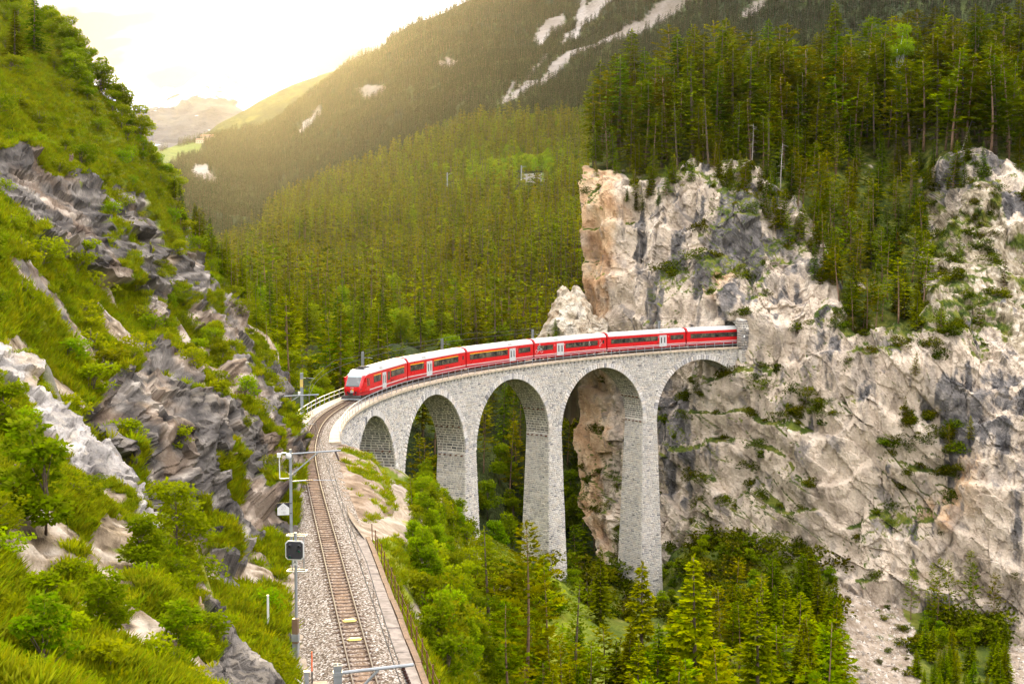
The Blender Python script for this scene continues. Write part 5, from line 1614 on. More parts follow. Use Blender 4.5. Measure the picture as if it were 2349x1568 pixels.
cowl = [(1.25, 0.98, 2.90), (1.75, 1.0, 3.22), (2.3, 1.0, 3.52), (3.05, 0.98, 3.54)]
cv = [(xs1 + x, -w, z + 0.012) for x, w, z in cowl] + [(xs1 + x, w, z + 0.012) for x, w, z in cowl]
side_l = [(xs1 + 1.25, -1.05, 2.80), (xs1 + 1.75, -1.28, 2.93), (xs1 + 2.3, -1.31, 3.0), (xs1 + 3.05, -1.31, 3.02)]
cv += side_l + [(x, -y, z) for x, y, z in side_l]
cw_.add(cv, [(0, 1, 5, 4), (1, 2, 6, 5), (2, 3, 7, 6), (0, 8, 9, 1), (1, 9, 10, 2), (2, 10, 11, 3), (4, 5, 13, 12), (5, 6, 14, 13), (6, 7, 15, 14)])
cw_.build('roof_cowl', M_ROOF, car1)
MB().box(xs1 + 2.9, xs1 + 5.2, -0.55, 0.55, 3.60, 3.72).box(xs1 + 3.2, xs1 + 4.2, -0.35, 0.35, 3.72, 3.86).box(xs1 + 4.3, xs1 + 5.0, -0.5, 0.5, 3.72, 3.80).build('roof_equipment', M_UNDER, car1)
for sg in (-1, 1):
    hwf = lambda x: float(np.interp(x, [q[0] for q in secs], [q[1] for q in secs]))
    poly = [(0.62, 1.55), (2.25, 1.52), (2.25, 2.55), (1.75, 2.50), (1.15, 2.12)]
    mm = MB()
    k = len(poly)
    mm.add([(xs1 + x, sg * (hwf(x) - 0.05), z) for x, z in poly] + [(xs1 + x, sg * (hwf(x) + 0.02), z) for x, z in poly], [tuple(range(k)), tuple(range(2 * k - 1, k - 1, -1))] + [(i, (i + 1) % k, k + (i + 1) % k, k + i) for i in range(k)])
    mm.build('cab_side_window', M_GLASS, cab)
    MB().box(xs1 + 2.45, xs1 + 2.8, min(sg * (HWID - 0.03), sg * (HWID + 0.012)), max(sg * (HWID - 0.03), sg * (HWID + 0.012)), 1.5, 2.5).build('window', M_GLASS, cab)
    MB().hexa([(xs1 + 0.02, sg * 0.80, 1.18), (xs1 + 0.30, sg * 1.13, 1.18), (xs1 + 0.30, sg * 1.16, 1.20), (xs1 + 0.0, sg * 0.86, 1.20), (xs1 + 0.02, sg * 0.80, 1.34), (xs1 + 0.34, sg * 1.13, 1.38), (xs1 + 0.34, sg * 1.16, 1.36), (xs1 + 0.0, sg * 0.88, 1.32)]).build('headlight', M_BAND, cab)
    MB().box(xs1 + 1.15, xs1 + 1.3, min(sg * 1.32, sg * 1.5), max(sg * 1.32, sg * 1.5), 2.1, 2.75).build('mirror_camera', M_RED, cab)
    MB().tube([(xs1 - 0.02, sg * 0.55, 1.0), (xs1 - 0.14, sg * 0.56, 0.8), (xs1 - 0.10, sg * 0.5, 0.5)], 0.035, 6).box(xs1 - 0.12, xs1 + 0.02, sg * 0.55 - 0.09, sg * 0.55 + 0.09, 0.86, 1.04).build('brake_hose', M_BAND, car1)
MB().hexa([(xs1 - 0.55, -1.28, 0.10), (xs1 + 0.2, -1.15, 0.12), (xs1 + 0.2, 1.15, 0.12), (xs1 - 0.55, 1.28, 0.10), (xs1 - 0.30, -1.25, 0.52), (xs1 + 0.3, -1.12, 0.58), (xs1 + 0.3, 1.12, 0.58), (xs1 - 0.30, 1.25, 0.52)]).build('snow_plough', M_UNDER, car1)
MB().hexa([(xs1 - 0.60, -1.28, 0.08), (xs1 - 0.55, -1.28, 0.08), (xs1 - 0.55, 1.28, 0.08), (xs1 - 0.60, 1.28, 0.08), (xs1 - 0.57, -1.27, 0.17), (xs1 - 0.52, -1.27, 0.17), (xs1 - 0.52, 1.27, 0.17), (xs1 - 0.57, 1.27, 0.17)]).build('plough_blade', M_GALV, car1)
MB().tube([(xs1 - 0.05, 0, 0.78), (xs1 - 0.45, 0, 0.78)], 0.13, 10).box(xs1 - 0.5, xs1 - 0.45, -0.3, 0.3, 0.62, 0.94).build('coupling', M_UNDER, car1)
em = MB().tube([(xs1 + 0.0, 0, 1.06), (xs1 - 0.03, 0, 1.06)], 0.24, 18).build('round_emblem', M_DOOR, car1)
MB().box(xs1 - 0.035, xs1 - 0.015, -0.2, -0.03, 1.1, 1.3).build('emblem_mark', M_YLINE, em)
MB().box(xs1 - 0.035, xs1 - 0.015, 0.06, 0.14, 1.1, 1.28).build('emblem_mark', M_BAND, em)
pt = text_mesh('57806', 0.19, M_DOOR, 'running_number', 0.004)
o = link('running_number', pt, car1, (xs1 + 0.055, 0, 1.47))
o.rotation_euler = (math.pi / 2 - 0.3, 0, -math.pi / 2)
print('train', round(time.time() - T0, 1))
# ------------------------------------------------------------------ plants
M_BARK = plain('spruce_bark', (0.13, 0.095, 0.07), 0.95, 0, 0.3, 4, 0.1)
M_BARKP = plain('pine_bark', (0.20, 0.125, 0.08), 0.95, 0, 0.3, 4, 0.1)
M_BIRCH = plain('birch_bark', (0.55, 0.53, 0.50), 0.8, 0, 0.35, 7, 0.1)
M_SNAG = plain('bleached_deadwood', (0.34, 0.30, 0.26), 0.9, 0, 0.25, 5, 0.1)
F_SPRUCE = foliage('spruce_needles', (0.036, 0.056, 0.010), (0.095, 0.125, 0.016), (0.200, 0.225, 0.024), 0.22, 0.16)
F_PINE = foliage('pine_needles', (0.054, 0.074, 0.013), (0.130, 0.150, 0.020), (0.225, 0.225, 0.030), 0.2, 0.16)
F_LARCH = foliage('larch_needles', (0.07, 0.10, 0.015), (0.12, 0.155, 0.025), (0.16, 0.19, 0.03), 0.3, 0.08)
F_LEAF = foliage('broad_leaves', (0.075, 0.130, 0.010), (0.140, 0.205, 0.014), (0.215, 0.26, 0.018), 0.4, 0.10)
F_BUSH = foliage('shrub_leaves', (0.085, 0.120, 0.010), (0.160, 0.190, 0.014), (0.25, 0.255, 0.022), 0.4, 0.12)
F_LEDGE = foliage('ledge_plants', (0.035, 0.050, 0.008), (0.080, 0.095, 0.012), (0.15, 0.14, 0.03), 0.3, 0.14)
F_GRASS = foliage('grass_blades', (0.115, 0.155, 0.010), (0.205, 0.235, 0.015), (0.32, 0.29, 0.05), 0.4, 0.14)
F_HILL = foliage('hill_needles', (0.060, 0.074, 0.007), (0.160, 0.165, 0.011), (0.290, 0.270, 0.016), 0.22, 0.14)  # hill conifers' yellow green, with part of the sun glow put into the colour
F_FAR = foliage('far_needles', (0.014, 0.024, 0.012), (0.034, 0.050, 0.018), (0.055, 0.075, 0.024), 0.1, 0.08)
F_RUSTY = foliage('rusty_needles', (0.12, 0.055, 0.015), (0.20, 0.09, 0.02), (0.26, 0.13, 0.03), 0.2, 0.04)

def diamonds(B, D, W, L, wid, tip=None):
    """kite-shaped sprays: base B, direction D, sideways W, length L, width wid"""
    B, D, W = np.asarray(B, float), np.asarray(D, float), np.asarray(W, float)
    L, wid = np.asarray(L, float)[:, None], np.asarray(wid, float)[:, None]
    P = np.stack([B, B + D * L * 0.45 + W * wid * 0.5, B + D * L, B + D * L * 0.45 - W * wid * 0.5], 1)
    n = len(B)
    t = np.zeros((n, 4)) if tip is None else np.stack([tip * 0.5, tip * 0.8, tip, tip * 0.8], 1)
    return P.reshape(-1, 3), (np.arange(n)[:, None] * 4 + np.arange(4)[None]), t.ravel()
def nz(v):
    return v / (np.linalg.norm(v, axis=-1, keepdims=True) + 1e-9)
def trunk_mesh(name, h, r0, r1, mat, bend=0.02, seed=0, n=7, stubs=0, stub_from=0.1, stub_to=0.5, stub_len=1.2):
    r = np.random.default_rng(seed)
    m = MB()
    k = 9
    ph, am = r.uniform(0, 6.28), bend * h
    cx = lambda t: Vector((am * math.sin(2.2 * t + ph) - am * math.sin(ph), am * math.cos(1.7 * t + ph) - am * math.cos(ph), h * t))
    m.tube([cx(i / (k - 1)) for i in range(k)], r0, n, r1)
    for i in range(stubs):
        t = r.uniform(stub_from, stub_to)
        a = r.uniform(0, 6.28)
        L = stub_len * r.uniform(0.4, 1)
        p = cx(t)
        m.tube([p, p + Vector((math.cos(a) * L * 0.6, math.sin(a) * L * 0.6, -0.02 * L)), p + Vector((math.cos(a) * L, math.sin(a) * L, -0.25 * L))], 0.035, 3, 0.008, False)
    return m.mesh(name, mat, True), cx
def conifer(key, h, seed, start, rad, mat, bark, droop=0.35, whorl=0.5, nb=6, tw=7, spray=0.75, shape=0.85, clump=0.0, irregular=0.15, tube=0.016):
    r = np.random.default_rng(seed)
    tm, cx = trunk_mesh(key + '_trunk', h * 0.985, h * tube, 0.03, bark, 0.012 if clump == 0 else 0.03, seed, 7, 14, 0.12, max(0.2, start), 1.4)
    B, D, W, L, wd, tip = [], [], [], [], [], []
    z = start * h
    lev = 0
    while z < h * 0.985:
        t = (z / h - start) / (1 - start)
        bl0 = rad * h * max(0.03, (1 - t) ** shape) * (0.55 + 0.45 * min(1, t * 6 + 0.3))
        n = max(3, int(round(nb * (0.6 + 0.4 * (1 - t)))))
        a0 = r.uniform(0, 6.28)
        for b in range(n):
            if r.random() < irregular * 0.6:
                continue
            a = a0 + 2 * math.pi * b / n + r.normal(0, 0.25)
            bl = bl0 * r.uniform(1 - irregular * 2.2, 1 + irregular)
            out = np.array([math.cos(a), math.sin(a), 0])
            rise = 0.35 * t * bl + r.normal(0, 0.06) * bl
            p0 = np.array(cx(z / h)) + [0, 0, r.normal(0, whorl * 0.3)]
            side = np.array([-math.sin(a), math.cos(a), 0])
            kmax = max(2, int(tw * bl / (rad * h) + 1.5))
            for k in range(kmax):
                u = (k + 0.6) / kmax
                if clump and u < clump:
                    continue
                q = p0 + out * bl * u + np.array([0, 0, rise * u - droop * bl * (u ** 1.5) + 0.18 * droop * bl * u ** 4 * 2])
                for sg in (-1, 1):
                    d = nz(out * r.uniform(0.45, 0.9) + side * sg * r.uniform(0.5, 1.0) + np.array([0, 0, r.uniform(-0.55, 0.05) if not clump else r.uniform(-0.1, 0.6)]))
                    B.append(q)
                    D.append(d)
                    W.append(nz(np.cross(d, np.array([r.normal(0, 0.5), r.normal(0, 0.5), 1.0]))))
                    l = spray * (0.55 + 0.45 * bl / (rad * h)) * r.uniform(0.7, 1.25) * (1 - 0.35 * u)
                    L.append(l)
                    wd.append(l * r.uniform(0.35, 0.6))
                    tip.append(u ** 2)
            d = nz(out + np.array([0, 0, -droop * 0.6 + 0.3 * t]))
            B.append(p0 + out * bl * 0.75 + np.array([0, 0, rise * 0.75 - droop * bl * 0.6]))
            D.append(d)
            W.append(side)
            L.append(bl * 0.35 + 0.25)
            wd.append(0.35 * spray + 0.1)
            tip.append(1.0)
        z += whorl * r.uniform(0.75, 1.25) * (0.65 + 0.5 * (1 - t))
        lev += 1
    top = np.array(cx(1.0))
    for k in range(8):
        a = k * 0.785
        B.append(top - [0, 0, 0.05 + 0.09 * k])
        D.append(nz(np.array([math.cos(a) * 0.35, math.sin(a) * 0.35, 1.0])))
        W.append(np.array([-math.sin(a), math.cos(a), 0]))
        L.append(0.6)
        wd.append(0.18)
        tip.append(0.8)
    V_, F_, T_ = diamonds(B, D, W, L, wd, np.array(tip))
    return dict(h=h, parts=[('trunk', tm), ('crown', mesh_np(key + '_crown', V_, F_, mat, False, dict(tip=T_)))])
def broadleaf(key, h, seed, start, rad, mat, bark, n=1500, leaf=0.34, lobes=11, tube=0.014, stems=1, flat=1.0):
    r = np.random.default_rng(seed)
    tm = MB()
    cs, rs = [], []
    for s_ in range(stems):
        a = r.uniform(0, 6.28)
        lean = 0.0 if stems == 1 else r.uniform(0.1, 0.45)
        tipp = Vector((math.cos(a) * lean * h * 0.5, math.sin(a) * lean * h * 0.5, h * r.uniform(0.7, 0.9)))
        tm.tube([(0, 0, -0.3), tipp * 0.5 + Vector((r.normal(0, 0.05), r.normal(0, 0.05), 0)) * h * 0.3, tipp], h * tube, 6, h * tube * 0.25)
        for k in range(max(3, lobes // stems)):
            t = r.uniform(start, 0.98)
            b = r.uniform(0, 6.28)
            rr = rad * h * r.uniform(0.25, 0.85) * math.sin(min(1, (1.03 - t) / (1 - start) + 0.18) * math.pi * 0.62)
            c = Vector((tipp.x * t + math.cos(b) * rr, tipp.y * t + math.sin(b) * rr, h * t * 0.95))
            tm.tube([tipp * (t * 0.75), c * 0.6 + tipp * t * 0.3, c], h * tube * 0.4, 4, 0.01, False)
            cs.append(c)
            rs.append(rad * h * r.uniform(0.32, 0.58))
    cs, rs = np.array(cs), np.array(rs)
    k = r.choice(len(cs), n, p=rs ** 2 / (rs ** 2).sum())
    dv = nz(r.normal(size=(n, 3)))
    dv[:, 2] = dv[:, 2] * 0.8 + 0.15
    q = r.uniform(0.45, 1.05, n) ** 0.6
    B = cs[k] + dv * (rs[k] * q)[:, None] * np.array([1, 1, 0.8 * flat])
    B[:, 2] = np.maximum(B[:, 2], 0.03 * h)
    D = nz(dv * 0.6 + r.normal(size=(n, 3)) * 0.7 + np.array([0, 0, -0.15]))
    W = nz(np.cross(D, r.normal(size=(n, 3)) + np.array([0, 0, 1.2])))
    L = leaf * r.uniform(0.6, 1.35, n)
    V_, F_, T_ = diamonds(B, D, W, L, L * r.uniform(0.55, 0.9, n), np.clip((q - 0.6) * 2.2, 0, 1) * smooth(dv[:, 2], -0.4, 0.8))  # outer and upper leaves coloured paler, as if lit from above
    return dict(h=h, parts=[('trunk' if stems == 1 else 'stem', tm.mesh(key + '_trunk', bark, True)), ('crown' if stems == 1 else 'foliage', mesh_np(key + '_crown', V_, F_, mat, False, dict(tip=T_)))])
def tuft(key, seed, n, h, spread, mat):
    r = np.random.default_rng(seed)
    a = r.uniform(0, 6.28, n)
    rr = spread * np.sqrt(r.random(n))
    B = np.stack([np.cos(a) * rr, np.sin(a) * rr, np.full(n, -0.03)], -1)
    out = np.stack([np.cos(a), np.sin(a), np.zeros(n)], -1)
    D = nz(out * r.uniform(0.1, 0.9, n)[:, None] + np.array([0, 0, 1.0]) + r.normal(0, 0.15, (n, 3)))
    W = nz(np.cross(D, out + r.normal(0, 0.4, (n, 3))))
    L = h * r.uniform(0.5, 1.2, n)
    V_, F_, T_ = diamonds(B, D, W, L, np.full(n, 0.05) * h / 0.4 * r.uniform(0.6, 1.3, n), r.random(n) ** 2)
    return mesh_np(key, V_, F_, mat, False, dict(tip=T_))
PROTO = {}
for k in range(4):
    PROTO['spruce%d' % k] = conifer('spruce%d' % k, 18, 10 + k, (0.05, 0.10, 0.06, 0.14)[k], (0.21, 0.19, 0.235, 0.18)[k], F_SPRUCE, M_BARK, 0.36, 0.5, 7, 7, 1.15, 0.85, 0, 0.18)
for k in range(4):
    PROTO['tallspruce%d' % k] = conifer('tallspruce%d' % k, 22, 20 + k, (0.14, 0.22, 0.18, 0.28)[k], (0.18, 0.165, 0.19, 0.17)[k], F_SPRUCE, M_BARK, 0.40, 0.55, 6, 6, 1.2, 0.65, 0, 0.24)
for k in range(4):
    PROTO['pine%d' % k] = conifer('pine%d' % k, 18, 30 + k, (0.25, 0.33, 0.20, 0.40)[k], (0.20, 0.185, 0.22, 0.20)[k], F_PINE, M_BARKP, -0.03, 0.62, 6, 7, 1.25, 0.45, 0.28, 0.32, 0.012)
for k in range(2):
    PROTO['youngpine%d' % k] = conifer('youngpine%d' % k, 8, 40 + k, 0.05, 0.24, F_PINE, M_BARKP, -0.02, 0.42, 6, 6, 0.75, 0.75, 0.12, 0.2, 0.014)
for k in range(2):
    PROTO['larch%d' % k] = conifer('larch%d' % k, 18, 50 + k, 0.22, 0.17, F_LARCH, M_BARK, 0.2, 0.7, 5, 6, 0.95, 0.7, 0.1, 0.3)
PROTO['rusty0'] = conifer('rusty0', 10, 60, 0.08, 0.2, F_RUSTY, M_BARKP, 0.1, 0.5, 6, 6, 0.8, 0.7, 0.1, 0.25)
for k in range(3):
    PROTO['leafy%d' % k] = broadleaf('leafy%d' % k, 9, 70 + k, 0.25, (0.30, 0.36, 0.27)[k], F_LEAF, M_BARK, 2200, 0.42, 13)
PROTO['birch0'] = broadleaf('birch0', 16, 80, 0.38, 0.17, F_LEAF, M_BIRCH, 2200, 0.42, 14, 0.011)
for k in range(5):
    PROTO['bush%d' % k] = broadleaf('bush%d' % k, 1.6, 90 + k, 0.15, (0.55, 0.7, 0.5, 0.8, 0.6)[k], F_BUSH if k < 4 else F_LEAF, M_BARK, 620, 0.17, 10, 0.018, 4, 0.9)
for k in range(3):
    PROTO['ledge%d' % k] = broadleaf('ledge%d' % k, 1.5, 100 + k, 0.05, (0.8, 1.0, 0.7)[k], F_LEDGE, M_BARK, 520, 0.22, 11, 0.02, 4, 0.7)
def snag(key, h, seed):
    tm, _c = trunk_mesh(key, h, h * 0.014, 0.03, M_SNAG, 0.03, seed, 6, 26, 0.25, 0.97, 1.6)
    return dict(h=h, parts=[('trunk', tm)])
PROTO['snag0'], PROTO['snag1'] = snag('snag0', 12, 5), snag('snag1', 9, 6)
print('protos', round(time.time() - T0, 1))

NAMES = {'spruce': 'spruce_tree', 'tallspruce': 'spruce_tree', 'pine': 'pine_tree', 'youngpine': 'pine_tree', 'larch': 'larch_tree', 'rusty': 'pine_tree', 'leafy': 'leafy_tree', 'birch': 'birch_tree', 'bush': 'shrub', 'ledge': 'ledge_shrub', 'snag': 'dead_tree'}
PLANTED, REQ = {}, []
def plant(key, loc, height, label, group=None, rz=None, tilt=0.0, wide=1.0, lean=None, zone=None):
    """note a plant; grow() sets them out at the end, the largest in view first"""
    x, y, d = project(np.asarray(loc, float))
    x2, y2, d2 = project(np.asarray(loc, float) + [0, 0, height])
    if x < -70 or x > 2420 or y2 > 1590 or y < -40:
        return
    rot = lean or (tilt * rng.normal(), tilt * rng.normal(), rng.uniform(0, 6.28) if rz is None else rz)
    REQ.append((NAMES[key.rstrip('0123456789')], height / d * (3 if group is None else 1), key, tuple(map(float, loc)), float(height), label, group, rot, wide, zone))
SIZES = {'spruce_tree': (8, 14), 'pine_tree': (8, 13), 'larch_tree': (9, 15), 'leafy_tree': (4, 7), 'shrub': (0.9, 1.6), 'ledge_shrub': (1.1, 1.8)}
def grow(limit=300):
    rest = []
    for nm in sorted(set(r[0] for r in REQ)):
        rs = sorted([r for r in REQ if r[0] == nm], key=lambda r: -r[1])
        for r in rs[:limit]:
            _n, _s, key, loc, h, label, group, rot, wide, zone = r
            pr = PROTO[key]
            o = bpy.data.objects.new(nm, None)
            COL.objects.link(o)
            o.location = loc
            sc = h / pr['h']
            o.scale = (sc * wide, sc * wide, sc)
            o.rotation_euler = rot
            if zone:
                lo, hi = SIZES.get(nm, (5, 10))
                big = ('small', 'mid-sized', 'large') if 'shrub' in nm else ('short', 'mid-sized', 'tall')
                label = '%s %s %s' % (big[0 if h < lo else 1 if h < hi else 2], label, zone)
            if len(label.split()) > 16:
                print('LONG', label)
            tag(o, label, 'shrub' if 'shrub' in nm else 'tree', group)
            for pn, me in pr['parts']:
                c = bpy.data.objects.new(pn, me)
                COL.objects.link(c)
                c.parent = o
        PLANTED[nm] = (len(rs[:limit]), len(rs[limit:]))
        rest += rs[limit:]
    keys = sorted(set(r[2] for r in rest))
    if rest:
        sc = [(r[4] / PROTO[r[2]]['h'] * r[8], r[4] / PROTO[r[2]]['h'] * r[8], r[4] / PROTO[r[2]]['h']) for r in rest]
        scatter_mass('undergrowth', 'smaller trees and shrubs half hidden among the others on the slopes', 'undergrowth', [r[3] for r in rest], sc, [r[7] for r in rest], [keys.index(r[2]) for r in rest], [join_proto(PROTO[k]) for k in keys])
def pick(v, stops):
    for lim, txt in stops:
        if v < lim:
            return txt
    return stops[-1][1]
def zone_top(x, y):
    return pick(-y, [(-380, 'at the brink'), (-350, 'in the second row'), (-325, 'in the third row'), (-300, 'in the fourth row'), (-275, 'in the fifth row'), (-250, 'in the sixth row'), (1e9, 'in the back row')]) + ' ' + pick(x, [(1420, 'above the tan cliff corner'), (1500, 'above the notch right of the tan corner'), (1580, 'left of the pale bluff'), (1660, 'above the pale bluff'), (1740, 'above the tunnel'), (1820, 'above the top of the ramp'), (1900, 'right of the ramp top'), (1980, 'well left of the birch'), (2060, 'next to the white trunked birch'), (2150, 'right of the birch'), (2250, 'behind the grey crag'), (1e9, 'at the right picture edge')])
def zone_ramp(x, y):
    return pick(y, [(480, 'at the top'), (560, 'in the upper part'), (640, 'in the middle'), (720, 'in the lower part'), (1e9, 'at the foot')]) + ' of the wooded ramp, ' + pick(x, [(1850, 'along its left edge'), (1980, 'in its middle'), (1e9, 'by the grey crag')])
def zone_hill(x, y):
    return pick(y, [(220, 'near the top'), (340, 'above the upper rock band'), (480, 'beside the upper rock band'), (620, 'below the upper rock band'), (760, 'between the rock bands'), (900, 'above the dark rock face'), (1060, 'beside the dark rock face'), (1220, 'at the dark rock foot'), (1e9, 'above the signal')]) + ', ' + pick(x, [(120, 'by the picture edge'), (240, 'left of middle'), (360, 'in the middle'), (480, 'right of middle'), (1e9, 'towards the track')])
def zone_spur(x, y):
    return pick(y, [(980, 'left of the slab top'), (1080, 'left of the slab middle'), (1150, 'left of the slab end'), (1280, 'just below the pale slab'), (1400, 'in the middle'), (1500, 'in the lower part'), (1e9, 'at the bottom')]) + ' of the foreground slope, ' + pick(x, [(110, 'by the picture edge'), (220, 'left of its middle'), (330, 'in its middle'), (440, 'right of its middle'), (1e9, 'by the boulder')])
def zone_ledge(x, y):
    return pick(y, [(520, 'high up'), (640, 'in the upper part'), (760, 'level with the tunnel'), (900, 'below the deck level'), (1040, 'in the lower middle'), (1160, 'in the lower part'), (1e9, 'near the foot')]) + ' of cliff, ' + pick(x, [(1450, 'on its tan corner'), (1560, 'behind the fourth pier'), (1700, 'left of the portal line'), (1780, 'just right of the portal'), (1880, 'well right of the portal'), (1990, 'under the ramp'), (2110, 'under the grey crag'), (2230, 'right of the crag'), (1e9, 'at the picture edge')])
def zone_gorge(x, y):
    if y < 870:
        return pick(y, [(790, 'well'), (1e9, 'just')]) + ' above the ' + pick(x, [(600, 'shoulder of the left hillside'), (630, 'shoulder end'), (660, 'rock nose'), (690, 'track before the bridge'), (790, 'far railing'), (860, 'driving cab'), (930, 'first carriage'), (1000, 'front of the second carriage'), (1070, 'rear of the second carriage'), (1150, 'front of the third carriage'), (1230, 'rear of the third carriage'), (1e9, 'fourth carriage')])
    return pick(y, [(960, 'seen high'), (1060, 'seen halfway up'), (1e9, 'seen low')]) + ' through the ' + pick(x, [(700, 'gap by the rock nose'), (760, 'gap left of the abutment'), (820, 'gap at the abutment'), (850, 'left of the first arch'), (890, 'right of the first arch'), (985, 'left of the second arch'), (1080, 'right of the second arch'), (1170, 'left of the third arch'), (1270, 'right of the third arch'), (1e9, 'fourth arch')])
def zone_val(x, y):
    return pick(y, [(1290, 'at the back'), (1380, 'in the second row'), (1470, 'in the middle'), (1e9, 'at the bottom edge')]) + ' of the ' + pick(x, [(1180, 'thicket below the second pier'), (1300, 'thicket below the third pier'), (1420, 'thicket between third and fourth piers'), (1540, 'thicket below the fourth pier'), (1640, 'clump around the bright spruce'), (1730, 'clump left of the lone spruce'), (1820, 'clump right of the lone spruce'), (1930, 'clump beside the scree'), (1e9, 'hollow right of the scree')])
def zone_bank(x, y):
    return pick(y, [(1180, 'below the bench'), (1290, 'at the wall end'), (1400, 'along the wire fence'), (1500, 'in the lower part'), (1e9, 'at the bottom edge')]) + ', ' + pick(x, [(990, 'next to the track'), (1070, 'in its middle'), (1150, 'before the second pier'), (1e9, 'towards the third pier')])
def ground_at(sh, x, y):
    q = (sh.P[..., 0] - x) ** 2 + (sh.P[..., 1] - y) ** 2
    i, j = np.unravel_index(np.argmin(q), q.shape)
    return sh.P[i, j, 2]
def tree_by_top(key, px, py, d, label, group=None, sh=None, wide=1.0, hmax=40, zone=None):
    """a tree whose tip stands at that place; its foot is on the ground below"""
    top = at(px, py, d)
    z = ground_at(sh or S_VAL, top[0], top[1]) - 0.3
    h = min(max(top[2] - z, 1.5), hmax)
    return plant(key, (top[0], top[1], top[2] - h), h, label, group, wide=wide, zone=zone)

# masses that nobody could count: scattered by geometry nodes
def scatter_mass(name, label, cat, pts, scl, rot, idx, protos):
    """protos: meshes; one object with instances on its points"""
    col = bpy.data.collections.new(name + '_kinds')
    for k, me in enumerate(protos):
        col.objects.link(bpy.data.objects.new('%s_kind_%02d' % (name, k), me))
    me = bpy.data.meshes.new(name)
    n = len(pts)
    me.vertices.add(n)
    me.vertices.foreach_set('co', np.asarray(pts, np.float32).ravel())
    me.attributes.new('scl', 'FLOAT_VECTOR', 'POINT').data.foreach_set('vector', np.asarray(scl, np.float32).ravel())
    me.attributes.new('rot', 'FLOAT_VECTOR', 'POINT').data.foreach_set('vector', np.asarray(rot, np.float32).ravel())
    me.attributes.new('idx', 'INT', 'POINT').data.foreach_set('value', np.asarray(idx, np.int32))
    ob = link(name, me)
    tag(ob, label, cat, None, 'stuff')
    ng = bpy.data.node_groups.new(name, 'GeometryNodeTree')
    ng.interface.new_socket('Geometry', in_out='INPUT', socket_type='NodeSocketGeometry')
    ng.interface.new_socket('Geometry', in_out='OUTPUT', socket_type='NodeSocketGeometry')
    N = ng.nodes
    gi, go = N.new('NodeGroupInput'), N.new('NodeGroupOutput')
    m2p, iop, ci = N.new('GeometryNodeMeshToPoints'), N.new('GeometryNodeInstanceOnPoints'), N.new('GeometryNodeCollectionInfo')
    ci.inputs['Collection'].default_value = col
    ci.inputs['Separate Children'].default_value = True
    ci.inputs['Reset Children'].default_value = True
    iop.inputs['Pick Instance'].default_value = True
    def na(nm, ty):
        a = N.new('GeometryNodeInputNamedAttribute')
        a.data_type = ty
        a.inputs['Name'].default_value = nm
        return [o_ for o_ in a.outputs if o_.enabled][0]
    e2r = N.new('FunctionNodeEulerToRotation')
    lk = ng.links.new
    lk(gi.outputs[0], m2p.inputs['Mesh'])
    lk(m2p.outputs['Points'], iop.inputs['Points'])
    lk(ci.outputs[0], iop.inputs['Instance'])
    lk(na('idx', 'INT'), iop.inputs['Instance Index'])
    lk(na('rot', 'FLOAT_VECTOR'), e2r.inputs[0])
    lk(e2r.outputs[0], iop.inputs['Rotation'])
    lk(na('scl', 'FLOAT_VECTOR'), iop.inputs['Scale'])
    lk(iop.outputs[0], go.inputs[0])
    md = ob.modifiers.new('scatter', 'NODES')
    md.node_group = ng
    return ob
def join_proto(pr):
    """trunk and crown of a kind as one mesh, for the masses"""
    bm = bmesh.new()
    mats = []
    for nm, me in pr['parts']:
        k = len(bm.faces)
        bm.from_mesh(me)
        bm.faces.ensure_lookup_table()
        for f in bm.faces[k:]:
            f.material_index = len(mats)
        mats.append(me.materials[0])
    o = bpy.data.meshes.new('joined')
    bm.to_mesh(o)
    bm.free()
    for m in mats:
        o.materials.append(m)
    return o
# ------------------------------------------------------------------ planting
LOD = []
for k in range(3):
    pr = conifer('farspruce%d' % k, 20, 200 + k, (0.12, 0.2, 0.28)[k], (0.15, 0.135, 0.13)[k], F_HILL, M_BARK, 0.4, 1.3, 5, 2.4, 2.0, 0.8, 0, 0.2)
    LOD.append(join_proto(pr))
LOD.append(join_proto(conifer('farpine', 18, 210, 0.35, 0.16, F_PINE, M_BARKP, -0.03, 1.5, 5, 2.5, 2.2, 0.5, 0.3, 0.3)))
LOD.append(join_proto(broadleaf('farleafy', 11, 211, 0.2, 0.33, F_LEAF, M_BARK, 260, 1.25, 10)))
LOD.append(join_proto(conifer('farlarch', 18, 212, 0.2, 0.16, F_LARCH, M_BARK, 0.2, 1.4, 5, 2.5, 2.0, 0.7, 0.1, 0.3)))
LOD2 = []
for k in range(2):
    LOD2.append(join_proto(conifer('tinyspruce%d' % k, 20, 220 + k, 0.1, 0.16, F_FAR, M_BARK, 0.4, 2.8, 4, 1, 3.6, 0.85, 0, 0.15)))
def mass_arrays(Q, hlo, hhi, h0, seed, weights):
    r = np.random.default_rng(seed)
    n = len(Q)
    s = r.uniform(hlo, hhi, n) / h0
    w = s * r.uniform(0.85, 1.2, n)
    return np.stack([w, w, s], -1), np.stack([r.normal(0, 0.03, n), r.normal(0, 0.03, n), r.uniform(0, 6.28, n)], -1), r.choice(len(weights), n, p=np.array(weights) / sum(weights))

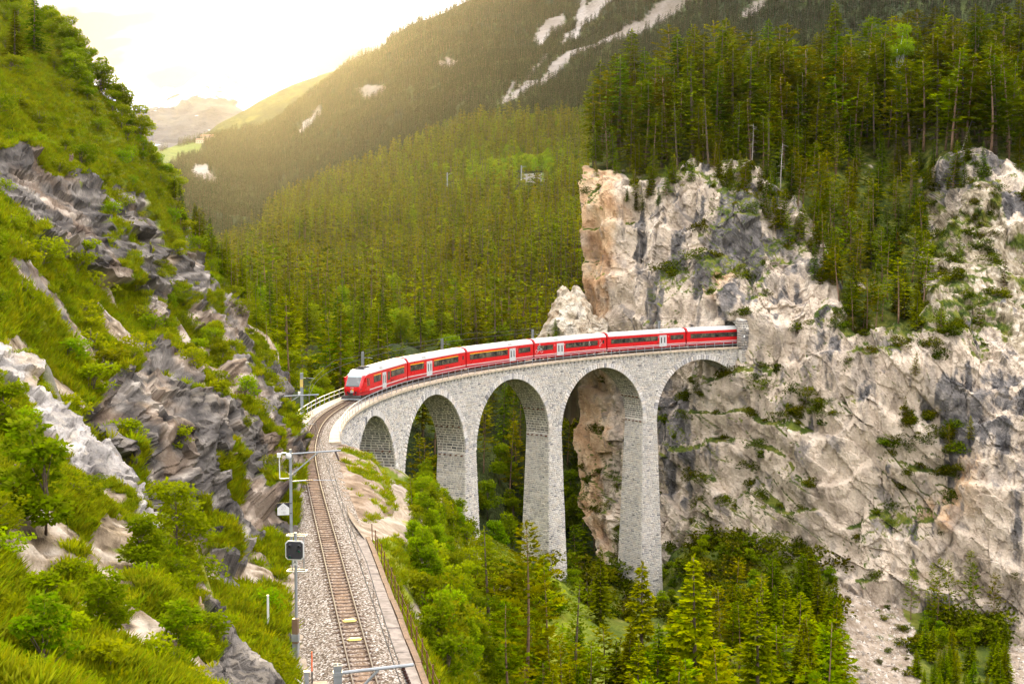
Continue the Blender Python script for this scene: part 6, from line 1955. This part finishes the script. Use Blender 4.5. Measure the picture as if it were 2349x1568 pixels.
# forest over the hill across the gorge
notrock = lambda sh, nm: (1 - smooth(sh.A[nm], 0.3, 0.6))
Qw, Nw, pxw, pyw = S_WOOD.scatter(26000, seed=1, weight=notrock(S_WOOD, 'scree') * (1 - np.clip(S_WOOD.A['meadow'], 0, 1)))
dw = Qw[:, 1]
nearw = dw < 330
Qw, pxw, pyw = Qw[~nearw], pxw[~nearw], pyw[~nearw]
clr = ~((np.abs(pxw - 1218) < 42) & (pyw > 405) & (pyw < 460)) & ~((np.abs(pxw - 1028) < 14) & (pyw > 420) & (pyw < 462))
Qw, pxw, pyw = Qw[clr], pxw[clr], pyw[clr]
Qw, kp = thin(Qw, 3.6)
pxw, pyw = pxw[kp], pyw[kp]
sc_, ro_, ix_ = mass_arrays(Qw, 13, 25, 20, 2, (4, 4, 3.5, 1.2, 0.6, 0.8))
leafzone = np.exp(-(((pxw - 1130) / 150) ** 2 + ((pyw - 420) / 60) ** 2)) + 0.6 * np.exp(-(((pxw - 1250) / 90) ** 2 + ((pyw - 400) / 40) ** 2)) + 0.8 * (pyw > 760) * np.exp(-(((pxw - 850) / 160) ** 2))
sw_ = rng.random(len(ix_)) < leafzone * 0.85
ix_[sw_] = 4
sc_[sw_] *= 0.8
scatter_mass('hill_forest', 'dense conifer forest covering the hill across the gorge', 'forest', Qw, sc_, ro_, ix_, LOD)
# forests on the mountains behind
for sh, nm, lab, n, hl, hh, sd, mk in ((S_BIG, 'mountain_forest', 'dark conifer forest on the high mountain slopes behind the cliff', 40000, 8, 14, 3, lambda x, y: y < 480),
                                       (S_MEAD, 'valley_forest', 'conifer forest around the small green meadow far down the valley', 12000, 8, 14, 4, lambda x, y: y > 300)):
    Q, Nn, x_, y_ = sh.scatter(n, mask=mk, seed=sd, weight=notrock(sh, 'scree') * (1 - np.clip(sh.A['meadow'], 0, 1)))
    sc2, ro2, ix2 = mass_arrays(Q, hl, hh, 20, sd + 9, (1, 1))
    scatter_mass(nm, lab, 'forest', Q, sc2, ro2, ix2, LOD2)
print('masses', round(time.time() - T0, 1))

# single trees: the gorge side seen over and under the viaduct
G1 = 'trees on the gorge side behind the viaduct'
Q, Nn, x_, y_ = S_WOOD.scatter(4000, seed=5, mind=4.2, mask=lambda x, y: (y > 700))
k = 0
for p, a, b in zip(Q, x_, y_):
    if p[1] > 345 or k >= 260:
        continue
    r_ = rng.random()
    if b > 1080 and r_ < 0.55 or r_ < 0.25:
        plant('leafy%d' % rng.integers(3), p, rng.uniform(6, 11), 'leafy gorge tree', G1, zone=zone_gorge(a, b))
    elif r_ < 0.75:
        plant('tallspruce%d' % rng.integers(4), p, rng.uniform(14, 22), 'gorge side spruce', G1, zone=zone_gorge(a, b))
    else:
        plant('pine%d' % rng.integers(4), p, rng.uniform(12, 18), 'loose gorge side pine', G1, zone=zone_gorge(a, b))
    k += 1
# forest on top of the limestone cliff
G2 = 'trees of the forest on top of the cliff'
topmask = lambda x, y: inpoly(x, y, TOPSOIL) | inpoly(x, y, RAMP)
Q, Nn, x_, y_ = S_CLIFF.scatter(5200, seed=6, mind=3.3, mask=topmask)
k = 0
for p, a, b in zip(Q, x_, y_):
    if a > 2420 or k >= 470:
        continue
    ramp = inpoly(np.array(a), np.array(b), RAMP) and b > 420
    if ramp:
        if rng.random() < 0.55:
            plant('pine%d' % rng.integers(4), p, rng.uniform(7, 12), 'slender pine', 'trees on the wooded ramp', tilt=0.03, wide=1.2, zone=zone_ramp(a, b))
        else:
            plant('spruce%d' % rng.integers(4), p, rng.uniform(5, 11), 'dark spruce', 'trees on the wooded ramp', wide=1.2, zone=zone_ramp(a, b))
    else:
        r_ = rng.random()
        edge_ = b > 370
        if r_ < 0.34:
            plant('tallspruce%d' % rng.integers(4), p, rng.uniform(12, 25) * (0.6 if edge_ else 1), 'narrow spruce', G2, wide=rng.uniform(1.1, 1.5), zone=zone_top(a, b))
        elif r_ < 0.46:
            plant('spruce%d' % rng.integers(4), p, rng.uniform(9, 17) * (0.7 if edge_ else 1), 'full spruce', G2, wide=rng.uniform(1.1, 1.4), zone=zone_top(a, b))
        elif r_ < 0.88:
            plant('pine%d' % rng.integers(4), p, rng.uniform(11, 23) * (0.65 if edge_ else 1), 'reddish trunked pine', G2, wide=rng.uniform(1.1, 1.5), zone=zone_top(a, b))
        else:
            plant('larch%d' % rng.integers(2), p, rng.uniform(12, 19), 'light green larch', G2, wide=1.2, zone=zone_top(a, b))
    k += 1
def on_cliff(px, py):
    return S_CLIFF.near(px, py)
plant('spruce0', S_PIN.near(1281, 778) - np.array([0, 0, 0.3]), 4.2, 'bright little spruce on the pale pinnacle, just above the fourth carriage', None, wide=1.4)
plant('spruce1', S_PIN.near(1262, 782) - np.array([0, 0, 0.3]), 2.6, 'smallest spruce on the pale pinnacle, left of the bright little one', None, wide=1.3)
re_ = np.random.default_rng(123)
for k in range(75):                      # trees that hang over the brink and the sides of the ramp
    if k < 40:
        px = re_.uniform(1365, 1780)
        py = np.interp(px, [1352, 1400, 1450, 1500, 1560, 1600, 1680, 1720, 1800], [405, 395, 430, 460, 410, 390, 395, 425, 490]) + re_.uniform(-8, 55)
    elif k < 60:
        t_ = re_.random()
        px, py = 1720 + 190 * t_ + re_.uniform(-30, 20), 430 + 260 * t_ + re_.uniform(-20, 20)
    else:
        px = re_.uniform(2120, 2349)
        py = np.interp(px, [2120, 2200, 2300, 2349], [395, 370, 405, 455]) + re_.uniform(-10, 70)
    if re_.random() < 0.6:
        plant('youngpine%d' % re_.integers(2), on_cliff(px, py) - np.array([0, 0, 0.4]), re_.uniform(3, 8), 'brink pine', 'trees along the brink of the cliff', tilt=0.08, wide=1.1, zone=zone_ledge(px, py))
    else:
        plant('spruce%d' % re_.integers(4), on_cliff(px, py) - np.array([0, 0, 0.4]), re_.uniform(3, 8), 'brink spruce', 'trees along the brink of the cliff', wide=1.1, zone=zone_ledge(px, py))
plant('birch0', on_cliff(2055, 275), 25, 'light green birch with white trunk rising above the forest on the right', None)
plant('leafy0', on_cliff(2020, 300), 13, 'bright yellow green leafy tree glowing in the dark cliff forest', None, wide=0.8)
plant('rusty0', on_cliff(2060, 600), 6.0, 'small rusty orange dying conifer on the wooded ramp', None)
plant('larch0', on_cliff(1625, 400), 15, 'pale green larch at the brink of the cliff top', None, wide=1.25)
plant('snag1', on_cliff(2205, 352), 8, 'bare leaning dead tree on top of the grey crag on the right', None, lean=(0.25, 0.35, 1))
plant('snag0', on_cliff(1790, 440), 10, 'pale dead standing trunk with broken twigs at the edge of the ramp', None)
plant('snag0', on_cliff(1720, 395), 9, 'grey dead trunk at the brink above the tunnel cliff', None)
# small trees and shrubs on the ledges of the cliff
G3 = 'shrubs on the ledges of the limestone cliff'
lw = smooth(S_CLIFF.A['veg'], 0.4, 0.8) + 0.012
Q, Nn, x_, y_ = S_CLIFF.scatter(900, seed=7, mind=2.2, weight=lw, mask=lambda x, y: (y > 400) & ~topmask(x, y) & (x < 2380))
for k, (p, a, b) in enumerate(zip(Q[:170], x_, y_)):
    if abs(a - 1700) < 30 and 720 < b < 830:
        continue
    plant('ledge%d' % rng.integers(3), p - np.array([0, 0, 0.3]), rng.uniform(0.8, 2.1), 'ledge shrub', G3, wide=rng.uniform(0.9, 1.4), zone=zone_ledge(a, b))
for px, py, h in ((2150, 800, 5), (2100, 880, 4), (1830, 960, 3), (1870, 950, 3), (2180, 1040, 5), (2230, 1010, 4), (2080, 960, 4), (1940, 560, 7), (2000, 700, 8), (2060, 720, 7), (1980, 760, 6), (2150, 950, 6), (2200, 620, 6), (2240, 760, 6), (2300, 660, 5)):
    plant('youngpine%d' % rng.integers(2), on_cliff(px, py) - np.array([0, 0, 0.4]), h, 'young pine growing', 'young pines on the cliff', tilt=0.08, zone=zone_ledge(px, py))
for px, py, h, w_ in [(cx_ + re_.normal(0, sx_), cy_ + re_.normal(0, sy_), re_.uniform(0.9, 1.9), re_.uniform(1.0, 1.5)) for cx_, cy_, sx_, sy_, n_ in ((1845, 945, 16, 12, 6), (1885, 950, 18, 10, 6), (2100, 960, 26, 16, 9), (2145, 1000, 22, 12, 7), (2190, 1085, 14, 14, 5), (1700, 728, 8, 4, 3), (2060, 1015, 14, 10, 4), (2145, 830, 24, 14, 8), (2175, 780, 20, 14, 7), (1590, 925, 10, 6, 3), (1640, 905, 8, 6, 3), (2160, 650, 22, 20, 7), (2250, 560, 30, 30, 8), (2300, 480, 30, 24, 7), (1950, 770, 30, 14, 7)) for _k in range(n_)]:
    plant('ledge%d' % rng.integers(3), on_cliff(px, py) - np.array([0, 0, 0.4]), h, 'ledge shrub', G3, wide=w_, zone=zone_ledge(px, py))
print('cliff trees', round(time.time() - T0, 1))
# valley trees in front of the piers and on the valley floor
for key, px, py, d, lab, w_ in (
    ('youngpine0', 945, 1092, 112, 'bushy young pine just below the earth bench beside the track', 1.0),
    ('youngpine1', 1042, 1150, 150, 'slim young pine standing in front of the second pier', 0.8),
    ('larch1', 1125, 1205, 116, 'drooping pale larch between the second and third piers', 1.15),
    ('pine2', 1207, 1190, 116, 'dark pine reaching up before the foot of the third pier', 1.0),
    ('pine0', 1258, 1268, 138, 'thin pale pine at the right edge of the third pier', 0.8),
    ('spruce0', 1378, 1255, 190, 'small spruce in the gap between the third and fourth piers', 1.0),
    ('spruce1', 1477, 1288, 128, 'pointed olive spruce right before the foot of the fourth pier', 1.15),
    ('spruce2', 1604, 1272, 122, 'large bright green spruce to the right of the fourth pier', 1.15),
    ('spruce0', 1738, 1362, 118, 'wide drooping spruce standing alone before the dark valley trees', 1.2),
    ('pine3', 1893, 1418, 118, 'slender pale pine at the left edge of the scree', 0.8),
    ('spruce3', 1560, 1400, 130, 'young spruce low in the frame below the fourth pier', 1.0),
    ('larch0', 1320, 1330, 130, 'pale larch below the gap between third and fourth piers', 1.1),
    ('youngpine0', 1000, 1390, 92, 'young pine among bright shrubs below the track wall', 0.8),
    ('pine1', 1170, 1380, 98, 'broad olive pine low in the frame below the third pier', 1.2),
    ('spruce3', 1440, 1430, 125, 'half hidden spruce at the bottom edge below the fourth pier', 1.1),
    ('pine2', 1655, 1480, 115, 'pine crown at the bottom edge beside the large spruce', 1.2)):
    tree_by_top(key, px, py, d, lab, 'single trees before the viaduct', wide=w_)
G4 = 'dark trees on the valley floor below the cliff'
rv_ = np.random.default_rng(77)
n4 = 0
for t in range(1500):
    px, py = rv_.uniform(1540, 1920), rv_.uniform(1240, 1560)
    lim = np.interp(px, [1540, 1600, 1700, 1760, 1800, 1850, 1900, 1920], [1330, 1275, 1235, 1245, 1195, 1230, 1285, 1330])
    if py < lim or n4 >= 85:
        continue
    d = float(np.interp(py, [1200, 1300, 1420, 1560], [214, 200, 168, 138])) + rv_.uniform(-6, 6)
    k_ = 'spruce%d' % rv_.integers(4) if rv_.random() < 0.7 else 'pine%d' % rv_.integers(4)
    tree_by_top(k_, px, py, d, 'dark spruce' if k_[0] == 's' else 'olive pine', G4, zone=zone_val(px, py), wide=rv_.uniform(1.0, 1.4), hmax=24)
    n4 += 1
n4 = 0
for t in range(600):
    px, py = rv_.uniform(2095, 2310), rv_.uniform(1400, 1568)
    if n4 >= 42:
        break
    tree_by_top('spruce%d' % rv_.integers(4), px, py, float(np.interp(py, [1400, 1568], [196, 168])) + rv_.uniform(-5, 5), 'dark spruce', 'spruces in the hollow below the cliff', zone=zone_val(px, py), wide=1.2, hmax=13)
    n4 += 1
for px, py, h in ((2092, 1285, 0), (2140, 1290, 0), (2152, 1278, 0), (2180, 1282, 0), (2222, 1262, 0), (2238, 1290, 0), (2282, 1312, 0), (2298, 1330, 0), (2335, 1335, 0)):
    tree_by_top('pine%d' % rv_.integers(4), px, py, 200 + rv_.uniform(-3, 3), 'thin pine in the row at the cliff foot, ' + pick(px, [(2100, 'leftmost of the row'), (2145, 'second from the left'), (2160, 'third from the left'), (2200, 'fourth from the left'), (2230, 'fifth from the left'), (2260, 'sixth from the left'), (2290, 'third from the right'), (2310, 'second from the right'), (1e9, 'rightmost of the row')]), 'thin pines at the cliff foot', wide=0.7, hmax=14)
for k in range(60):
    px, py = rv_.uniform(1090, 1600), rv_.uniform(1420, 1600)
    tree_by_top(('pine%d' % rv_.integers(4)) if rv_.random() < 0.5 else ('spruce%d' % rv_.integers(4)), px, py, float(np.interp(py, [1300, 1568], [150, 108])) + rv_.uniform(-8, 8), 'conifer', 'conifers in the thicket below the piers', zone=zone_val(px, py), wide=1.2, hmax=14)
# bright shrubs and young leafy trees on the bank right of the track
G5 = 'leafy trees on the bank right of the track'
for k in range(150):
    py = rv_.uniform(1120, 1568)
    px = rv_.uniform(np.interp(py, [1120, 1250, 1400, 1568], [960, 935, 950, 1010]), np.interp(py, [1120, 1250, 1568], [1010, 1120, 1290]))
    p = S_VAL.near(px, py)
    if rv_.random() < 0.5:
        plant('leafy%d' % rv_.integers(3), p - np.array([0, 0, 0.3]), rv_.uniform(1.8, 4.2), 'bright leafy bank tree', G5, zone=zone_bank(px, py))
    else:
        plant('bush%d' % rv_.integers(5), p - np.array([0, 0, 0.1]), rv_.uniform(1.2, 3.0), 'bright bank shrub', 'shrubs on the bank right of the track', zone=zone_bank(px, py))
print('valley trees', round(time.time() - T0, 1))
# loose blocks on the scree
ico = bmesh.new()
bmesh.ops.create_icosphere(ico, subdivisions=1, radius=0.5)
rs_ = np.random.default_rng(55)
STN = []
for k in range(3):
    bm_ = ico.copy()
    for v in bm_.verts:
        v.co *= rs_.uniform(0.7, 1.25)
        v.co.z *= 0.7
    me_ = bpy.data.meshes.new('scree_block')
    bm_.to_mesh(me_)
    bm_.free()
    me_.materials.append(plain('scree_stone_%d' % k, ((0.38, 0.32, 0.26), (0.46, 0.41, 0.35), (0.27, 0.23, 0.19))[k], 0.95, 0, 0.25, 2, 0.1))
    STN.append(me_)
Q, Nn, x_, y_ = S_VAL.scatter(5200, seed=31, mask=lambda x, y: inpoly(x, y, SCREE_V) | inpoly(x, y, SCREE_V2))
s_ = rs_.uniform(0.15, 0.4, len(Q)) + 0.7 * rs_.random(len(Q)) ** 8
scatter_mass('scree_stones', 'loose pale stones of the scree below the cliff', 'stones', Q, np.stack([s_] * 3, -1), rs_.uniform(0, 6, (len(Q), 3)), rs_.integers(0, 3, len(Q)), STN)
Q, Nn, x_, y_ = S_VAL.scatter(45, seed=32, mask=lambda x, y: (inpoly(x, y, SCREE_V)))
for p, a, b in zip(Q, x_, y_):
    plant('ledge%d' % rs_.integers(3), p, rs_.uniform(0.4, 0.9), 'scree bush', 'low bushes on the scree', wide=1.3, zone='on the ' + pick(b, [(1390, 'top'), (1450, 'upper part'), (1510, 'middle'), (1e9, 'lower part')]) + ' of the scree, ' + pick(a, [(1970, 'left side'), (2030, 'middle'), (1e9, 'right side')]))
# scrub on the valley floor towards the cliff foot
for k in range(165):
    px, py = (rv_.uniform(1500, 1930), rv_.uniform(1250, 1440)) if k < 80 else (rv_.uniform(1120, 1500), rv_.uniform(1300, 1420)) if k < 130 else (rv_.uniform(2100, 2300), rv_.uniform(1425, 1500))
    p = S_VAL.near(px, py)
    plant('leafy%d' % rv_.integers(3) if rv_.random() < 0.3 else 'ledge%d' % rv_.integers(3), p - np.array([0, 0, 0.3]), rv_.uniform(1.5, 4), 'scrub bush', 'scrub on the valley floor', wide=1.3, zone=zone_val(px, py))
# left hillside: conifers on its far shoulder, shrubs all over
for px, py, d, k_, lab in ((75, -20, 128, 'spruce2', 'dark spruce at the top left corner of the picture'), (30, 20, 120, 'spruce0', 'dark spruce half cut by the left picture edge'), (20, -60, 135, 'spruce1', 'tall dark spruce behind the corner trees at top left')):
    tree_by_top(k_, px, py, d, lab, None, S_HILL, wide=1.3, hmax=16)
for k in range(30):
    px = rv_.uniform(400, 625)
    sky = np.interp(px, [400, 470, 545, 610, 640], [455, 545, 628, 712, 790])
    p = S_HILL.near(px, sky + rv_.uniform(4, 60))
    plant(('spruce%d' % rv_.integers(4)) if rv_.random() < 0.6 else ('pine%d' % rv_.integers(4)), p - np.array([0, 0, 0.3]), rv_.uniform(3.5, 6.5), 'conifer on the far shoulder of the left hillside,', 'conifers on the far shoulder of the left hillside', zone=pick(px, [(440, 'at its top end'), (480, 'below its top end'), (520, 'above its middle'), (560, 'below its middle'), (595, 'near its low end'), (1e9, 'at its low end')]))
for k in range(34):
    px = rv_.uniform(110, 400)
    sky = np.interp(px, [105, 160, 215, 275, 340, 400], [60, 150, 225, 300, 355, 445])
    p = S_HILL.near(px, sky + rv_.uniform(2, 45))
    plant('leafy%d' % rv_.integers(3), p - np.array([0, 0, 0.3]), rv_.uniform(2.2, 4.6), 'yellow green leafy bush on the left skyline,', 'leafy bushes on the left skyline', wide=1.2, zone=pick(px, [(150, 'below the corner spruces'), (190, 'in its upper part'), (230, 'above its middle'), (270, 'in its middle'), (310, 'below its middle'), (350, 'in its lower part'), (1e9, 'above the far conifers')]))
G6 = 'shrubs on the left hillside'
Q, Nn, x_, y_ = S_HILL.scatter(900, seed=8, mind=2.4, weight=smooth(S_HILL.A['veg'], 0.6, 0.9) + 0.02, mask=lambda x, y: (x < 650) & (x > -30))
for p, a, b in list(zip(Q, x_, y_))[:300]:
    low = b > 1000
    plant('bush%d' % rng.integers(5), p - np.array([0, 0, 0.1]), rng.uniform(0.7, 1.9) * (0.75 if low else 1.0), 'light green hillside shrub', G6, wide=rng.uniform(1.0, 1.5), zone=zone_hill(a, b))
G7 = 'shrubs on the foreground slope'
Q, Nn, x_, y_ = S_SPUR.scatter(500, seed=9, mind=0.9, weight=smooth(S_SPUR.A['veg'], 0.6, 0.9), mask=lambda x, y: (x < 560) & (y < 1640) & (x > -40))
for p, a, b in list(zip(Q, x_, y_))[:120]:
    if inpoly(np.array(a), np.array(b - 35), SLAB):
        continue
    plant('bush%d' % rng.integers(5), p - np.array([0, 0, 0.05]), rng.uniform(0.25, 0.7), 'leafy shrub', G7, wide=rng.uniform(1.0, 1.5), zone=zone_spur(a, b))
for px, py, h, lab in ((15, 1000, 2.0, 'large leafy shrub at the left picture edge beside the pale rock slab'), (400, 1290, 2.2, 'wide light green shrub below the pale rock slab'), (330, 1310, 1.9, 'shrub in front of the wide one under the pale slab'), (90, 1240, 2.6, 'tall thin sapling with pale leaves on the foreground slope'), (230, 1480, 1.5, 'shrub with yellow green leaves low on the foreground slope'), (420, 1520, 1.5, 'dark green shrub beside the bottom boulder'), (120, 1540, 1.5, 'broad shrub at the bottom left of the picture')):
    plant('leafy%d' % rng.integers(3), S_SPUR.near(px, py) - np.array([0, 0, 0.15]), h, lab, None, wide=1.25)
# far things: houses on the meadow, a gallery wall and line masts on the wooded hill
M_WALLS, M_TILES = plain('house_plaster', (0.55, 0.47, 0.38), 0.9), plain('house_roof', (0.22, 0.12, 0.08), 0.9)
for (px, py, w_, d_, h_), lab in zip(((462, 325, 14, 10, 6), (472, 320, 16, 10, 7), (482, 317, 12, 9, 6)), ('leftmost of the three tiny houses on the far meadow', 'middle one of the three tiny houses on the far meadow', 'rightmost of the three tiny houses on the far meadow')):
    p = S_MEAD.near(px, py + 6)
    ho = empty('house', lab, 'house', 'houses on the far meadow', tuple(p), rng.uniform(-0.3, 0.3))
    MB().box(-w_ / 2, w_ / 2, -d_ / 2, d_ / 2, -2, h_).build('wall', M_WALLS, ho)
    MB().prism([(-d_ / 2 - 0.8, h_ - 0.1), (0, h_ + 3.5), (d_ / 2 + 0.8, h_ - 0.1)], -w_ / 2 - 0.8, w_ / 2 + 0.8).build('roof', M_TILES, ho)
    for k in range(3):
        MB().box(-w_ / 2 + 2 + k * 4, -w_ / 2 + 3.4 + k * 4, -d_ / 2 - 0.06, -d_ / 2 - 0.01, 2, 4).build('window', M_TILES, ho)
p = at(1221, 412, 720)
gw_ = empty('gallery_wall', 'small grey stone retaining wall in the clearing on the wooded hill', 'retaining wall', None, tuple(p), 0.1)
MB().hexa([(-5.5, 0, -2), (5.5, 1, -2), (5.5, 2, -2), (-5.5, 1, -2), (-5.5, 0, 2.6), (5.5, 1, 3.4), (5.5, 2, 3.4), (-5.5, 1, 2.6)]).build('wall_face', M_CONC, gw_)
MB().hexa([(-5.7, -0.2, 2.6), (5.7, 0.8, 3.4), (5.7, 2.1, 3.4), (-5.7, 1.1, 2.6), (-5.7, -0.2, 3.0), (5.7, 0.8, 3.8), (5.7, 2.1, 3.8), (-5.7, 1.1, 3.0)]).build('wall_coping', M_CORBEL, gw_)
mast('tiny catenary mast in the clearing on the wooded hill beside the gallery wall', at(1196, 412, 715), 0.4, 8, (7.4, 3), (1.4, 1.6), None, 0.5)
mast('tiny catenary mast on the wooded hill left of the bright leafy patch', at(1026, 428, 715), 0.4, 8, (7.4, 3), (1.4, 1.6), None, 0.5)
# stumps on the slopes
def stump(sh, px, py, h, r, lab, lean):
    m = MB().tube([(0, 0, -0.3), (0, 0, h * 0.5), (0.05, 0, h)], r, 9, r * 0.8)
    m.tube([(r * 0.5, 0, h - 0.1), (r * 0.7, 0.05, h + 0.18)], r * 0.4, 5, 0.02).tube([(-r * 0.4, 0.1, h - 0.1), (-r * 0.5, 0.1, h + 0.1)], r * 0.35, 5, 0.02)
    o = m.build('tree_stump', plain('weathered_stump', (0.20, 0.14, 0.095), 0.9, 0, 0.4, 5, 0.1), None, tuple(sh.near(px, py)))
    o.rotation_euler = (lean, lean * 0.6, 0.4)
    tag(o, lab, 'tree stump')
stump(S_SPUR, 478, 1440, 0.75, 0.17, 'splintered brown tree stump leaning on the bottom boulder', -0.15)
stump(S_SPUR, 40, 1135, 0.7, 0.11, 'slim old stump at the left edge of the foreground slope', 0.2)
stump(S_HILL, 165, 385, 1.2, 0.2, 'tall pale stump on the upper left hillside', 0.12)
stump(S_HILL, 28, 175, 1.3, 0.22, 'grey stump near the top left corner of the hillside', -0.1)
grow()
# grass and herbs
off_b = np.linspace(2.2, 7.8, BENCH.shape[1])[None]
TU = [tuft('grass_tuft_a', 1, 26, 0.42, 0.16, F_GRASS), tuft('grass_tuft_b', 2, 34, 0.55, 0.25, F_GRASS), tuft('grass_tuft_c', 3, 22, 0.3, 0.2, F_GRASS), tuft('herb_tuft', 4, 30, 0.26, 0.28, F_BUSH)]
def grass(name, label, sh, n, lo, hi, seed, mask, extra=None):
    Q, Nn, x_, y_ = sh.scatter(n, seed=seed, weight=smooth(sh.A['veg'], 0.45, 0.85), mask=mask)
    r = np.random.default_rng(seed)
    if extra is not None:
        Q = np.concatenate([Q, extra])
        n = len(Q)
    s = r.uniform(lo, hi, n)
    scatter_mass(name, label, 'grass', Q, np.stack([s * 1.3, s * 1.3, s], -1), np.stack([r.normal(0, 0.15, n), r.normal(0, 0.15, n), r.uniform(0, 6.28, n)], -1), r.integers(0, 4, n), TU)
grass('foreground_grass', 'bright grass and herbs on the foreground slope', S_SPUR, 26000, 0.25, 0.62, 11, lambda x, y: (x < 640))
grass('hillside_grass', 'bright grass and herbs on the left hillside', S_HILL, 60000, 0.45, 1.05, 12, lambda x, y: (x < 672))
grass('bank_grass', 'bright grass on the bank right of the track', S_VAL, 26000, 0.4, 1.0, 13, lambda x, y: (x < 1250) & (y > 1100), BENCH.reshape(-1, 3)[(N5(BENCH, 0.5, 4) + 0.06 * (off_b - 5.6) > 0.56).ravel()][::4])
print('plants', PLANTED, round(time.time() - T0, 1))
# ------------------------------------------------------------------ the air
mh, nth, outh = new_mat('haze')
vol = nth.nodes.new('ShaderNodeVolumePrincipled')
vol.inputs['Color'].default_value = (1.0, 0.95, 0.84, 1)
vol.inputs['Density'].default_value = 0.00002
vol.inputs['Anisotropy'].default_value = 0.87
nth.links.new(vol.outputs[0], outh.inputs['Volume'])
hz = MB().box(-4600, 4600, -2200, 4900, -260, 640).build('haze', mh)
tag(hz, 'thin warm haze filling the valley air', 'haze', None, 'stuff')
print('done', PLANTED, round(time.time() - T0, 1))
